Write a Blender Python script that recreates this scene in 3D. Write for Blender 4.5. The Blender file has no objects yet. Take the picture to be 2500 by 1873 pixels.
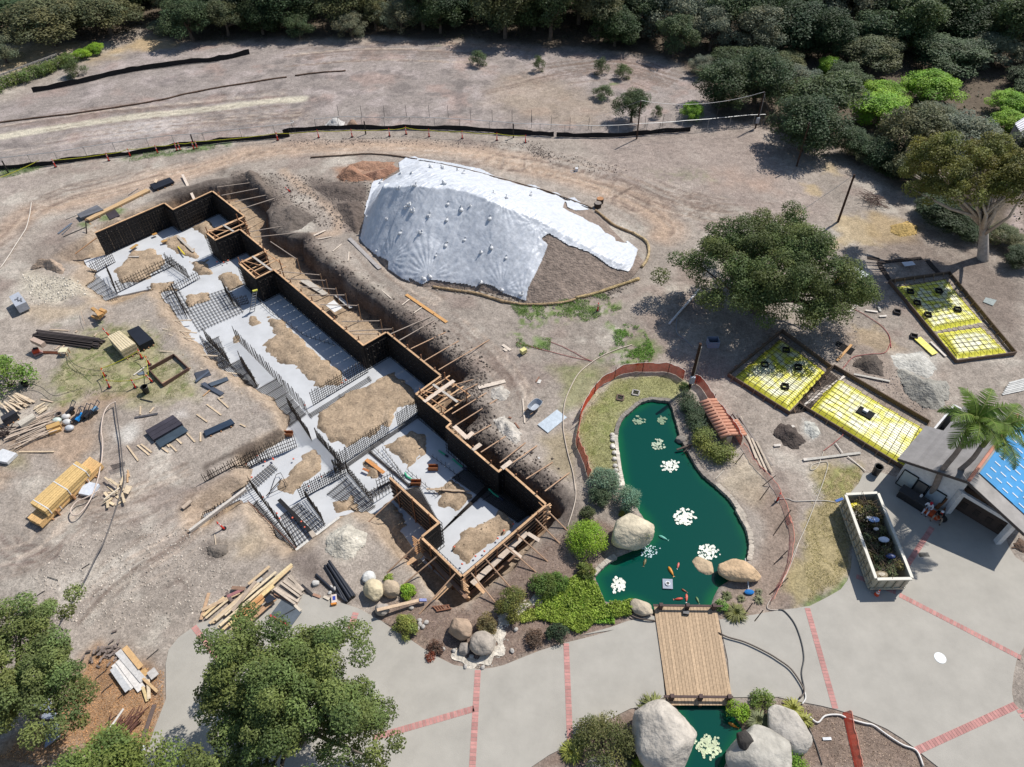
import bpy,math,random
import numpy as np
from mathutils import Vector
R=math.radians
random.seed(7);rng=np.random.default_rng(7)
SC=bpy.context.scene;COL=SC.collection

# ------------------------------------------------------------------ camera, sky, sun, exposure
CAM_H,CAM_D,CAM_F=45.0,46.0,1736.0          # height m, depression deg, focal length in photo pixels (photo 2500 x 1873)
cd=bpy.data.cameras.new('camera');cam=bpy.data.objects.new('camera',cd);COL.objects.link(cam)
cam.location=(0,0,CAM_H);cam.rotation_euler=(R(90-CAM_D),0,0)
cd.sensor_width=36;cd.lens=36*CAM_F/2500;cd.clip_start=0.5;cd.clip_end=3000
SC.camera=cam
SUN_AZ,SUN_EL=41.0,53.0                        # sun stands to the far right; azimuth counted from +x
w=bpy.data.worlds.new('World');SC.world=w;w.use_nodes=True
nt=w.node_tree;bg=nt.nodes['Background']
sky=nt.nodes.new('ShaderNodeTexSky');sky.sky_type='NISHITA';sky.sun_disc=False
sky.sun_elevation=R(SUN_EL);sky.sun_rotation=R(90-SUN_AZ);sky.altitude=100;sky.air_density=1.0;sky.dust_density=0.6
nt.links.new(sky.outputs[0],bg.inputs[0]);bg.inputs[1].default_value=0.10
sd=bpy.data.lights.new('sun','SUN');sun=bpy.data.objects.new('sun',sd);COL.objects.link(sun)
sd.energy=4.4;sd.angle=R(0.5);sd.color=(1.0,0.965,0.91)
sv=Vector((math.cos(R(SUN_AZ))*math.cos(R(SUN_EL)),math.sin(R(SUN_AZ))*math.cos(R(SUN_EL)),math.sin(R(SUN_EL))))
sun.rotation_euler=sv.to_track_quat('Z','Y').to_euler();sun.location=sv*200
SC.view_settings.view_transform='Standard';SC.view_settings.look='None'
SC.view_settings.exposure=0.1;SC.view_settings.gamma=1;SC.view_settings.use_curve_mapping=False
SC.cycles.max_bounces=5;SC.cycles.diffuse_bounces=2;SC.cycles.transparent_max_bounces=6

# ------------------------------------------------------------------ survey: photo pixel -> point in the world
_cd,_sd=math.cos(R(CAM_D)),math.sin(R(CAM_D))
def P(u,v,z=0.0):
    a,b=(u-1250)/CAM_F,-(v-936.5)/CAM_F
    d=Vector((a,_cd+b*_sd,-_sd+b*_cd));t=(z-CAM_H)/d.z
    return Vector((d.x*t,d.y*t,z))
TILE={}
for i,o in enumerate((0,600,1200,1800)): TILE['T%d' % (i+1)]=(o,0,.3169)
for k,v in dict(M=((0,400),(500,400),(1000,400),(1500,400),(1900,400)),N=((0,750),(500,750),(1000,750),(1400,850),(1900,750)),
                 Q=((0,1100),(400,1100),(900,1100),(1350,1150),(1900,1100))).items():
    for i,o in enumerate(v): TILE[k+str(i+1)]=(o[0],o[1],.27162)
for i,o in enumerate((0,400,900,1350,1900)): TILE['R%d' % (i+1)]=(o,1423,.4728)
def px(c,x,y):
    o=TILE[c];return o[0]+x*o[2],o[1]+y*o[2]
def W(c,x,y,z=None):
    u,v=px(c,x,y)
    return P(u,v,z) if z is not None else on_ground(u,v)
def on_ground(u,v,extra=0.0):
    z=0.0
    for _ in range(14):
        p=P(u,v,z);z+=0.6*(float(ground_z(p.x,p.y))+extra-z)
    return P(u,v,z)
def WL(c,*pts,z=None): return [W(c,x,y,z) for x,y in pts]
def mpx(p):                                         # metres covered by one photo pixel at p
    return (Vector((0,0,CAM_H))-p).length/CAM_F

# ------------------------------------------------------------------ object helpers
def tag(o,label=None,cat=None,group=None,kind=None):
    if label: o['label']=label
    if cat: o['category']=cat
    if group: o['group']=group
    if kind: o['kind']=kind
    return o
def thing(name,label,cat,loc=(0,0,0),group=None,kind=None):
    o=bpy.data.objects.new(name,None);COL.objects.link(o);o.location=loc;o.empty_display_size=0.3
    return tag(o,label,cat,group,kind)
def kids(o): return [c for c in COL.objects if c.parent==o]
def dup(src,loc,rz=0.0,label=None,sc=1.0,color=None):     # a copy of a thing with copies of its parts and sub-parts
    r=src.copy();COL.objects.link(r);r.location=loc;r.rotation_euler=(0,0,rz);r.scale=(sc,)*3 if not isinstance(sc,tuple) else sc
    if label: r['label']=label
    def rec(a,b):
        for ch in CH.get(a.name,[]):
            c=ch.copy();COL.objects.link(c);c.parent=b;CH.setdefault(b.name,[]).append(c)
            if color: c.color=color
            rec(ch,c)
    rec(src,r)
    if color: r.color=color
    return r
CH={}
ORD=['first','second','third','fourth','fifth','sixth','seventh','eighth','ninth','tenth','eleventh','twelfth','thirteenth','fourteenth',
       'fifteenth','sixteenth','seventeenth','eighteenth','nineteenth','twentieth','twenty-first','twenty-second','twenty-third','twenty-fourth',
       'twenty-fifth','twenty-sixth','twenty-seventh','twenty-eighth','twenty-ninth','thirtieth','thirty-first','thirty-second','thirty-third','thirty-fourth','thirty-fifth','thirty-sixth','thirty-seventh','thirty-eighth','thirty-ninth','fortieth']+['number %d' % i for i in range(41,200)]
def S(r,g,b,k=0.83):                             # seen sunlit sRGB -> surface albedo
    f=lambda c: ((c/255+0.055)/1.055) ** 2.4 if c>10 else c/255/12.92
    return (f(r)*k,f(g)*k,f(b)*k)
def link_mesh(name,V,F,cols,mat,parent=None,smooth=False,origin=None):
    """V (n,3), F list of index tuples or (m,k) array, cols one colour or (m,3) per face"""
    V=np.asarray(V,dtype=np.float64)
    if parent is not None: org=np.array(WORLD(parent))
    elif origin is not None: org=np.array(origin)
    else: org=np.array([(V[:,0].min()+V[:,0].max())/2,(V[:,1].min()+V[:,1].max())/2,V[:,2].min()])
    V=V-org
    me=bpy.data.meshes.new(name)
    if isinstance(F,np.ndarray):
        m,k=F.shape;loops=F.ravel().astype(np.int32);starts=np.arange(0,m*k,k,dtype=np.int32);tot=np.full(m,k,dtype=np.int32)
    else:
        m=len(F);tot=np.array([len(f) for f in F],dtype=np.int32);loops=np.fromiter((i for f in F for i in f),dtype=np.int32)
        starts=np.concatenate(([0],np.cumsum(tot)[:-1])).astype(np.int32)
    me.vertices.add(len(V));me.vertices.foreach_set('co',V.astype(np.float32).ravel())
    me.loops.add(len(loops));me.loops.foreach_set('vertex_index',loops)
    me.polygons.add(m);me.polygons.foreach_set('loop_start',starts)
    me.polygons.foreach_set('use_smooth',np.full(m,bool(smooth)))
    me.update(calc_edges=True)
    if cols is not None:
        cols=np.asarray(cols,dtype=np.float32)
        if cols.ndim==1: cols=np.tile(cols[None,:3],(m,1))
        if len(cols)==m: cc=np.repeat(cols[:,:3],tot,axis=0);dom='CORNER'
        else: cc=cols[:,:3];dom='POINT'
        at=me.color_attributes.new('Col','FLOAT_COLOR',dom)
        at.data.foreach_set('color',np.concatenate([cc,np.ones((len(cc),1),dtype=np.float32)],axis=1).astype(np.float32).ravel())
    me.materials.append(MAT[mat] if isinstance(mat,str) else mat)
    o=bpy.data.objects.new(name,me);COL.objects.link(o)
    if parent is not None:
        o.parent=parent;CH.setdefault(parent.name,[]).append(o)
    else: o.location=org
    return o
def WORLD(o):
    v=Vector(o.location)
    while o.parent: o=o.parent;v+=Vector(o.location)
    return v
class MB:
    """collects boxes, bars, tubes and prisms and links them as ONE mesh object"""
    def __init__(s): s.V=[];s.F=[];s.C=[]
    def add(s,V,F,c):
        n=len(s.V);s.V+=[tuple(v) for v in V];s.F+=[tuple(i+n for i in f) for f in F]
        s.C+=[tuple(c)]*len(F) if not isinstance(c,list) else c
        return s
    def box(s,p,q,w,h,c,up=(0,0,1),e=0.0):     # a bar of width w and height h from p to q (p, q on its centre line)
        p,q=Vector(p),Vector(q);d=(q-p)
        if d.length<1e-6: return s
        d.normalize();upv=Vector(up);
        if abs(d.dot(upv))>.98: upv=Vector((1,0,0)) if abs(d.x)<.9 else Vector((0,1,0))
        sx=d.cross(upv).normalized();uz=sx.cross(d).normalized()
        p=p-d*e;q=q+d*e;V=[]
        for a in (p,q):
            for i,j in ((-1,-1),(1,-1),(1,1),(-1,1)): V.append(a+sx*(i*w/2)+uz*(j*h/2))
        return s.add(V,[(0,1,2,3),(7,6,5,4),(0,4,5,1),(1,5,6,2),(2,6,7,3),(3,7,4,0)],c)
    def blk(s,c0,sx,sy,sz,c,rz=0.0):              # upright block standing on c0
        a=Vector((math.cos(rz),math.sin(rz),0))*(sx/2);m=Vector(c0)+Vector((0,0,sz/2))
        return s.box(m-a,m+a,sy,sz,c)
    def tube(s,pts,r,c,n=6,cap=True):
        pts=[Vector(p) for p in pts];m=len(pts);rr=r if isinstance(r,(list,tuple)) else [r]*m
        V=[];F=[];prev=None
        for i,p in enumerate(pts):
            d=(pts[min(i+1,m-1)]-pts[max(i-1,0)])
            d=d.normalized() if d.length>1e-9 else Vector((0,0,1))
            ref=prev if prev is not None else (Vector((0,0,1)) if abs(d.z)<.9 else Vector((1,0,0)))
            sx=(ref-d*ref.dot(d));sx=sx.normalized() if sx.length>1e-6 else d.orthogonal().normalized()
            prev=sx;sy=d.cross(sx)
            for k in range(n):
                a=2*math.pi*k/n;V.append(p+(sx*math.cos(a)+sy*math.sin(a))*rr[i])
        for i in range(m-1):
            for k in range(n): F.append((i*n+k,i*n+(k+1) % n,(i+1)*n+(k+1) % n,(i+1)*n+k))
        if cap: F+=[tuple(range(n))[::-1],tuple((m-1)*n+k for k in range(n))]
        return s.add(V,F,c)
    def prism(s,poly,z0,z1,c,ctop=None):           # outline (list of xy) from z0 to z1
        a=sum(poly[i][0]*poly[(i+1) % len(poly)][1]-poly[(i+1) % len(poly)][0]*poly[i][1] for i in range(len(poly)))
        if a<0: poly=poly[::-1]
        n=len(poly);V=[(p[0],p[1],z0) for p in poly]+[(p[0],p[1],z1) for p in poly]
        F=[tuple(range(n))[::-1],tuple(range(n,2*n))]+[(i,(i+1) % n,n+(i+1) % n,n+i) for i in range(n)]
        return s.add(V,F,[c,ctop or c]+[c]*n)
    def slab(s,quad,th,c):                           # thick sheet: quad (4 points), thickness downwards
        q=[Vector(p) for p in quad];nrm=(q[1]-q[0]).cross(q[-1]-q[0]).normalized()
        if nrm.z<0: q=q[::-1];nrm=-nrm
        n=len(q);V=[p-nrm*th for p in q]+q
        return s.add(V,[tuple(range(n))[::-1],tuple(range(n,2*n))]+[(i,(i+1) % n,n+(i+1) % n,n+i) for i in range(n)],c)
    def ball(s,p,rx,ry,rz,c,nu=8,nv=5):
        V=[];F=[]
        for j in range(nv+1):
            th=math.pi*j/nv
            for i in range(nu):
                a=2*math.pi*i/nu
                V.append((p[0]+rx*math.sin(th)*math.cos(a),p[1]+ry*math.sin(th)*math.sin(a),p[2]+rz*math.cos(th)))
        for j in range(nv):
            for i in range(nu): F.append((j*nu+i,(j+1)*nu+i,(j+1)*nu+(i+1) % nu,j*nu+(i+1) % nu))
        return s.add(V,F,c)
    def build(s,name,mat,parent=None,smooth=False,origin=None):
        return link_mesh(name,s.V,s.F,np.array(s.C),mat,parent,smooth,origin)
def jit(c,a=.12):
    k=1+random.uniform(-a,a);return tuple(max(0,x*k) for x in c)
def lerp(a,b,t): return a+(b-a)*t
def spline(pts,n=6):                               # Catmull-Rom through points
    pts=[Vector(p) for p in pts];out=[]
    for i in range(len(pts)-1):
        a,b,c,d=pts[max(i-1,0)],pts[i],pts[i+1],pts[min(i+2,len(pts)-1)]
        for k in range(n):
            t=k/n;out.append(0.5*(2*b+(c-a)*t+(2*a-5*b+4*c-d)*t*t+(-a+3*b-3*c+d)*t ** 3))
    return out+[pts[-1]]
# ------------------------------------------------------------------ numpy noise and distances
def vnoise(x,y,seed=0):
    xi=np.floor(x).astype(np.int64);yi=np.floor(y).astype(np.int64);xf=x-xi;yf=y-yi
    def h(a,b):
        n=(a*374761393+b*668265263+seed*974634777) & 0x7fffffff
        n=((n ^ (n >> 13))*1274126177) & 0x7fffffff;return ((n ^ (n >> 16)) & 0xffff)/65535.0
    u=xf*xf*(3-2*xf);v=yf*yf*(3-2*yf)
    return (h(xi,yi)*(1-u)+h(xi+1,yi)*u)*(1-v)+(h(xi,yi+1)*(1-u)+h(xi+1,yi+1)*u)*v
def fbm(x,y,seed=0,o=4):
    s=0;a=.5;t=0
    for i in range(o): s=s+a*vnoise(x*2 ** i,y*2 ** i,seed+i);t+=a;a*=.5
    return s/t
def sstep(a,b,x):
    t=np.clip((x-a)/(b-a),0,1);return t*t*(3-2*t)
def seg_d(x,y,pts):                               # distance to a polyline
    d=np.full(np.shape(x),1e9)
    for (ax,ay),(bx,by) in zip(pts[:-1],pts[1:]):
        dx,dy=bx-ax,by-ay;L=dx*dx+dy*dy+1e-12
        t=np.clip(((x-ax)*dx+(y-ay)*dy)/L,0,1)
        d=np.minimum(d,np.hypot(x-ax-t*dx,y-ay-t*dy))
    return d
def poly_d(x,y,pts):                              # signed distance, positive inside
    pts=[(p[0],p[1]) for p in pts];d=seg_d(x,y,pts+[pts[0]]);ins=np.zeros(np.shape(x),dtype=bool)
    n=len(pts)
    for i in range(n):
        (ax,ay),(bx,by)=pts[i],pts[(i+1) % n]
        c=(ay>y) != (by>y)
        with np.errstate(divide='ignore',invalid='ignore'):
            ins ^= c & (x<(bx-ax)*(y-ay)/(by-ay+1e-15)+ax)
    return np.where(ins,d,-d)
# ------------------------------------------------------------------ materials (all procedural)
MAT={}
def mat(name,rough=.85,var=.2,scale=3.0,bump=0.0,bscale=None,metal=0.0,spec=.3,world=False,tint=False,alpha=None,trans=0.0,bdist=.05,stretch=None,detail=6,gain=1.0):
    m=bpy.data.materials.new(name);m.use_nodes=True;t=m.node_tree;N=t.nodes;L=t.links;b=N['Principled BSDF'];b.name='P'
    at=N.new('ShaderNodeAttribute');at.attribute_name='Col'
    if world: co=N.new('ShaderNodeNewGeometry').outputs['Position']
    else: co=N.new('ShaderNodeTexCoord').outputs['Object']
    if stretch:
        mp=N.new('ShaderNodeMapping');mp.inputs['Scale'].default_value=stretch;L.new(co,mp.inputs[0]);co=mp.outputs[0]
    nz=N.new('ShaderNodeTexNoise');nz.inputs['Scale'].default_value=scale;nz.inputs['Detail'].default_value=detail;nz.inputs['Roughness'].default_value=.65
    L.new(co,nz.inputs['Vector'])
    mr=N.new('ShaderNodeMapRange');mr.inputs['From Min'].default_value=.25;mr.inputs['From Max'].default_value=.75
    mr.inputs['To Min'].default_value=gain*(1-var);mr.inputs['To Max'].default_value=gain*(1+var);L.new(nz.outputs['Fac'],mr.inputs['Value'])
    mx=N.new('ShaderNodeVectorMath');mx.operation='SCALE';L.new(at.outputs['Color'],mx.inputs[0]);L.new(mr.outputs[0],mx.inputs['Scale'])
    out=mx.outputs[0]
    if tint:
        oi=N.new('ShaderNodeObjectInfo');m2=N.new('ShaderNodeVectorMath');m2.operation='MULTIPLY'
        L.new(out,m2.inputs[0]);L.new(oi.outputs['Color'],m2.inputs[1]);out=m2.outputs[0]
    L.new(out,b.inputs['Base Color'])
    b.inputs['Roughness'].default_value=rough;b.inputs['Metallic'].default_value=metal;b.inputs['Specular IOR Level'].default_value=spec
    if bump:
        n2=N.new('ShaderNodeTexNoise');n2.inputs['Scale'].default_value=bscale or scale*2;n2.inputs['Detail'].default_value=6
        L.new(co,n2.inputs['Vector']);bp=N.new('ShaderNodeBump');bp.inputs['Strength'].default_value=bump;bp.inputs['Distance'].default_value=bdist
        L.new(n2.outputs['Fac'],bp.inputs['Height']);L.new(bp.outputs[0],b.inputs['Normal'])
    if alpha is not None: b.inputs['Alpha'].default_value=alpha
    if trans:                                       # thin leaves and cloth let some light through
        tr=N.new('ShaderNodeBsdfTranslucent');L.new(out,tr.inputs[0]);ms=N.new('ShaderNodeMixShader');ms.inputs[0].default_value=trans
        L.new(b.outputs[0],ms.inputs[1]);L.new(tr.outputs[0],ms.inputs[2]);L.new(ms.outputs[0],N['Material Output'].inputs[0])
    MAT[name]=m;return m
mat('matte',.85,.18,4,.15)
mat('wood',.75,.28,2.2,.1,stretch=(3,3,3))
mat('concrete',.85,.3,1.1,.3,12,world=True,bdist=.03,detail=12)
mat('slab',.9,.13,.5,.4,22,world=True,bdist=.02,detail=14)
mat('steel',.5,.2,3,0,metal=.6,spec=.5)
mat('rust',.8,.3,5,0,metal=.2)
mat('plastic',.45,.1,3,0,spec=.5)
mat('paint',.5,.14,1.5,.05,spec=.45)
mat('phenolic',.6,.3,1.2,0,spec=.3)
mat('rock',.9,.35,1.3,.9,3.0,bdist=.14,detail=10)
mat('leaf',.6,.22,1.5,0,tint=True,trans=.3,spec=.3,gain=1.5)
mat('bark',.9,.35,3,.5,8)
mat('cloth',.55,.06,2,.1,6,trans=.12,spec=.4)
mat('skin',.6,.08,6)
mat('fabric',.9,.12,9)
mat('soil',.95,.5,2.2,1.0,5.0,world=True,bdist=.16,detail=12)
mat('film',.42,.16,2.5,.5,5,spec=.5,bdist=.05)
mat('mesh_net',.7,.2,2,0,alpha=.85);mat('thin_net',.7,.25,2,0,alpha=.36)
mat('roofing',.9,.2,1.1,.2,8)
def terrain_mat():
    m=bpy.data.materials.new('terrain');m.use_nodes=True;t=m.node_tree;N=t.nodes;L=t.links;b=N['Principled BSDF']
    at=N.new('ShaderNodeAttribute');at.attribute_name='Col';g=N.new('ShaderNodeNewGeometry')
    out=at.outputs['Color']
    for sc,lo,hi,d,w in ((.22,.86,1.14,6,.4),(1.5,.66,1.34,12,.9),(7.0,.58,1.42,10,.3)):
        nz=N.new('ShaderNodeTexNoise');nz.inputs['Scale'].default_value=sc;nz.inputs['Detail'].default_value=d;nz.inputs['Roughness'].default_value=.68;nz.inputs['Distortion'].default_value=w
        L.new(g.outputs['Position'],nz.inputs['Vector']);mr=N.new('ShaderNodeMapRange')
        mr.inputs['From Min'].default_value=.28;mr.inputs['From Max'].default_value=.72;mr.inputs['To Min'].default_value=lo;mr.inputs['To Max'].default_value=hi
        L.new(nz.outputs['Fac'],mr.inputs['Value']);mx=N.new('ShaderNodeVectorMath');mx.operation='SCALE'
        L.new(out,mx.inputs[0]);L.new(mr.outputs[0],mx.inputs['Scale']);out=mx.outputs[0]
    L.new(out,b.inputs['Base Color']);b.inputs['Roughness'].default_value=.95;b.inputs['Specular IOR Level'].default_value=.15
    n2=N.new('ShaderNodeTexNoise');n2.inputs['Scale'].default_value=3.2;n2.inputs['Detail'].default_value=12;n2.inputs['Roughness'].default_value=.72
    L.new(g.outputs['Position'],n2.inputs['Vector']);bp=N.new('ShaderNodeBump');bp.inputs['Strength'].default_value=.75;bp.inputs['Distance'].default_value=.14
    L.new(n2.outputs['Fac'],bp.inputs['Height']);L.new(bp.outputs[0],b.inputs['Normal']);MAT['terrain']=m
terrain_mat()
def water_mat():
    m=bpy.data.materials.new('water');m.use_nodes=True;t=m.node_tree;N=t.nodes;L=t.links;b=N['Principled BSDF']
    at=N.new('ShaderNodeAttribute');at.attribute_name='Col';L.new(at.outputs['Color'],b.inputs['Base Color'])
    b.inputs['Roughness'].default_value=.06;b.inputs['IOR'].default_value=1.33;b.inputs['Specular IOR Level'].default_value=.5
    g=N.new('ShaderNodeNewGeometry');n2=N.new('ShaderNodeTexNoise');n2.inputs['Scale'].default_value=3.5;n2.inputs['Detail'].default_value=3
    L.new(g.outputs['Position'],n2.inputs['Vector']);bp=N.new('ShaderNodeBump');bp.inputs['Strength'].default_value=.08;bp.inputs['Distance'].default_value=.03
    L.new(n2.outputs['Fac'],bp.inputs['Height']);L.new(bp.outputs[0],b.inputs['Normal']);MAT['water']=m
water_mat()

# ------------------------------------------------------------------ building frame of the site: s runs along the long wall, t across it
TH=R(-46.4);O2=Vector((2.465,29.884));AX=Vector((math.cos(TH),math.sin(TH)));BX=Vector((-AX.y,AX.x))
def ST(s,t,z=0.0):
    q=O2+AX*s+BX*t;return Vector((q.x,q.y,z))
FLOOR,WTOP=-1.8,1.2
# ------------------------------------------------------------------ the ground: one sheet with the excavation and the pond sunk into it
def zz(c,z,*pts): return [P(*px(c,x,y),z)[:2] for x,y in pts]
LG=-0.7                                            # the ground left of the excavation lies a little lower
pit=(zz('M1',0,(1880,215))+zz('M2',0,(340,160),(600,365),(545,440),(570,590),(730,680),(870,690),(880,770),(1290,1085),(1480,1215),(1750,1400))
       +zz('N3',0,(0,215),(330,470),(515,620),(400,720),(395,790),(560,940),(610,985),(490,1095),(520,1170),(660,1240),(770,1330),(900,1480),(1130,1600))
       +zz('Q3',0,(1480,280),(1755,520),(1720,590),(1640,655),(1330,1000),(1190,1110),(920,1330),(700,1420),(600,1290),(380,1030),(280,940),(120,760),(0,620))
       +zz('Q2',-.3,(1700,580),(1440,745),(1110,960),(1060,940),(760,590),(690,465),(380,655),(230,725),(150,540),(200,430),(620,200))
       +zz('N2',LG,(300,1330),(690,1105),(640,960),(440,790),(200,640),(0,520))
       +zz('N1',LG,(1600,240))+zz('M1',LG,(1340,1150),(1080,1240),(900,1265),(650,1060),(730,930))+zz('M1',-.3,(490,835),(770,670),(850,590))+zz('M1',0,(1450,335)))
pond=(zz('N4',-.2,(600,490),(690,460),(860,472),(900,540),(940,680),(985,830),(1040,920),(1120,1060),(1200,1160),(1290,1230),(1400,1330),(1500,1480))
        +zz('Q4',-.2,(1640,350),(1735,520),(1775,650),(1755,800),(1640,960),(1500,1050),(1450,1150),(1420,1260))+zz('R4',-.2,(880,420),(905,640),(990,760),(920,880),(890,960),(880,1060),(560,1060),(620,960),(690,800),(640,660),(590,560),(540,300))
        +zz('Q4',-.2,(890,1250),(700,1170),(470,1190),(440,1130),(370,960),(400,900),(480,845),(560,770),(860,650),(900,560),(770,370))+zz('N4',-.2,(450,1230),(430,1120),(400,960),(392,840),(395,720),(430,640),(500,570)))
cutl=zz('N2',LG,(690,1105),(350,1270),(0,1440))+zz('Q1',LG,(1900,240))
isles=[zz(c,FLOOR,*p) for c,p in (
    ('M1',((1030,980),(1200,800),(1400,770),(1490,900),(1330,1060),(1100,1090))),('M1',((1440,715),(1600,650),(1760,770),(1800,880),(1640,850))),
    ('M1',((1720,580),(1880,520),(1990,600),(1850,690))),('M1',((1700,890),(1880,870),(1920,1000),(1800,1020))),('M1',((1940,1010),(2090,980),(2209,1090),(2080,1160))),
    ('M1',((1650,1200),(1880,1150),(1910,1250),(1720,1300))),('M1',((1330,1090),(1560,1080),(1600,1150),(1380,1200))),
    ('N2',((520,60),(700,130),(930,340),(1260,620),(1240,740),(1010,720),(830,560),(690,520),(510,350),(620,260),(560,150))),
    ('N2',((390,90),(480,80),(520,150),(420,200))),('N2',((230,270),(320,260),(330,330),(270,350))),
    ('N2',((1030,960),(1270,770),(1500,680),(1700,600),(1890,760),(1910,870),(1740,930),(1660,1090),(1300,1280),(1150,1230),(1000,1110))),
    ('N2',((1630,1270),(1870,1090),(2040,1230),(2000,1330),(1840,1480),(1740,1400))),
    ('Q2',((1020,330),(1180,120),(1330,10),(1430,60),(1420,190),(1230,320),(1180,430),(1080,400))),('N2',((1390,1440),(1480,1360),(1640,1480),(1560,1580))),
    ('Q3',((590,370),(740,270),(930,430),(800,590),(650,500))),('Q3',((710,900),(830,770),(1180,560),(1290,650),(1250,720),(1080,890),(880,1050))),
    ('Q2',((1460,470),(1700,410),(1780,560),(1560,600))),('Q3',((0,600),(190,480),(330,620),(300,800),(100,760))))]
drive_l=(zz('R1',0,(700,1000),(755,882),(800,750),(858,600),(856,420),(872,345),(920,285),(1000,228))+zz('Q2',0,(300,1560),(800,1400),(1230,1285),(1340,1312),(1600,1372),(1750,1420),(1950,1530),(2209,1657))
           +zz('R3',0,(70,200),(130,245),(210,290),(290,345),(360,385),(440,425),(560,448),(640,440),(700,425),(790,388),(880,352),(1010,312),(1140,280),(1269,243))+zz('R4',0,(150,270),(290,232),(380,200),(500,172),(528,172),(545,250),(578,588),(480,640),(400,650),(300,700),(230,745),(150,795),(60,850),(-20,890))+zz('R3',0,(840,952),(700,1100),(-400,1100)))
drive_r=(zz('R4',0,(858,190),(1040,165),(1150,145),(1269,130))+zz('R5',0,(60,138),(130,125),(165,120))+zz('Q5',0,(300,1390),(420,1330),(560,1250),(620,1170),(655,1050),(668,900),(660,700),(620,560),(600,450),(650,380),(720,300),(760,210),(900,190),(1080,250),(1500,430),(2000,690),(2080,880),(2130,960),(2209,1010))
           +zz('R5',0,(1269,330),(1230,400),(1215,470),(1205,560),(1215,620),(1240,650),(1269,700),(1500,760),(1500,1100),(950,1060),(825,952),(760,900),(700,850),(640,805),(560,755),(450,705),(340,668),(300,655),(220,635),(140,620),(60,605),(0,592))+zz('R4',0,(1200,590),(1100,590),(960,592),(918,592),(903,400)))
def height(X,Y,full=True):
    s=(X-O2.x)*AX.x+(Y-O2.y)*AX.y;t=(X-O2.x)*BX.x+(Y-O2.y)*BX.y
    g=LG*sstep(-4,-13,t)*sstep(-9,-20,s)*sstep(-66,-48,s)
    g=g+.10*(fbm(X*.25,Y*.25,3)-.5)*sstep(0,6,s+12)*sstep(3,7,np.abs(X)+4)*0
    rough=sstep(-7,-14,s)+sstep(3,9,t);rough=np.clip(rough,0,1)
    g=g+rough*(.28*(fbm(X*.22,Y*.22,5)-.5)+.10*(fbm(X*1.1,Y*1.1,9)-.5))
    d=poly_d(X,Y,pit);nz=(fbm(X*.9,Y*.9,21)-.5)
    right=sstep(-3,1,t);front=sstep(-9,-5,s)*sstep(-14,-9,t);steep=np.maximum(right,front*.8)
    lft=np.exp(-(seg_d(X,Y,cutl)/1.2) ** 2);steep=np.maximum(steep,.9*np.clip(lft*1.5,0,1));wdt=1.5-1.15*steep
    dn=d+nz*(.9-.35*steep)
    g=g+right*.42*np.exp(-((d+.9)/.75) ** 2)*(.5+1.0*fbm(X*.6,Y*.6,31))    # spoil berm along the bank
    isl=np.zeros_like(X)
    for q in isles:
        x0,x1=min(p[0] for p in q)-2,max(p[0] for p in q)+2;y0,y1=min(p[1] for p in q)-2,max(p[1] for p in q)+2
        m=(X>x0) & (X<x1) & (Y>y0) & (Y<y1)
        if m.any():
            dd=poly_d(X[m],Y[m],q)+1.1*(fbm(X[m]*1.5,Y[m]*1.5,77,5)-.5)
            isl[m]=np.maximum(isl[m],sstep(-.25,.55,dd))
    fl=FLOOR+isl*(.16+.5*fbm(X*.9,Y*.9,13,5))+(.16*(fbm(X*2.2,Y*2.2,15)-.5))
    m=sstep(-.05,1,(dn+.1)/wdt)
    z=g*(1-m)+fl*m
    fl2=np.maximum(sstep(-.6,.2,poly_d(X,Y,drive_l)),sstep(-.6,.2,poly_d(X,Y,drive_r)));z=z*(1-fl2)+(-.03)*fl2
    dp=poly_d(X,Y,pond);z=z-.9*sstep(-.1,.5,dp)
    return z,d,dn,s,t,isl,dp,m
_x=np.concatenate([-np.cumsum(np.concatenate([np.full(40,.5),np.full(30,1.0),np.full(30,3.0),np.full(12,25.0)]))[::-1]-42,np.arange(-42,42.01,.22),
                     42+np.cumsum(np.concatenate([np.full(40,.5),np.full(30,1.0),np.full(30,3.0),np.full(12,25.0)]))])
_y=np.concatenate([np.arange(-60,8,4.0),np.arange(8.5,78,.22),np.arange(78,130,.45),np.arange(131,200,2.5),np.arange(205,700,30)])
GX,GY=np.meshgrid(_x,_y)
GZ,Gd,Gdn,Gs,Gt,Gi,Gp,Gm=height(GX,GY)
def ground_z(x,y):
    i=min(max(np.searchsorted(_x,x)-1,0),len(_x)-2);j=min(max(np.searchsorted(_y,y)-1,0),len(_y)-2)
    a=(x-_x[i])/(_x[i+1]-_x[i]);b=(y-_y[j])/(_y[j+1]-_y[j])
    return (GZ[j,i]*(1-a)+GZ[j,i+1]*a)*(1-b)+(GZ[j+1,i]*(1-a)+GZ[j+1,i+1]*a)*b
def gp(x,y,dz=0.0): return Vector((x,y,ground_z(x,y)+dz))
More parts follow.
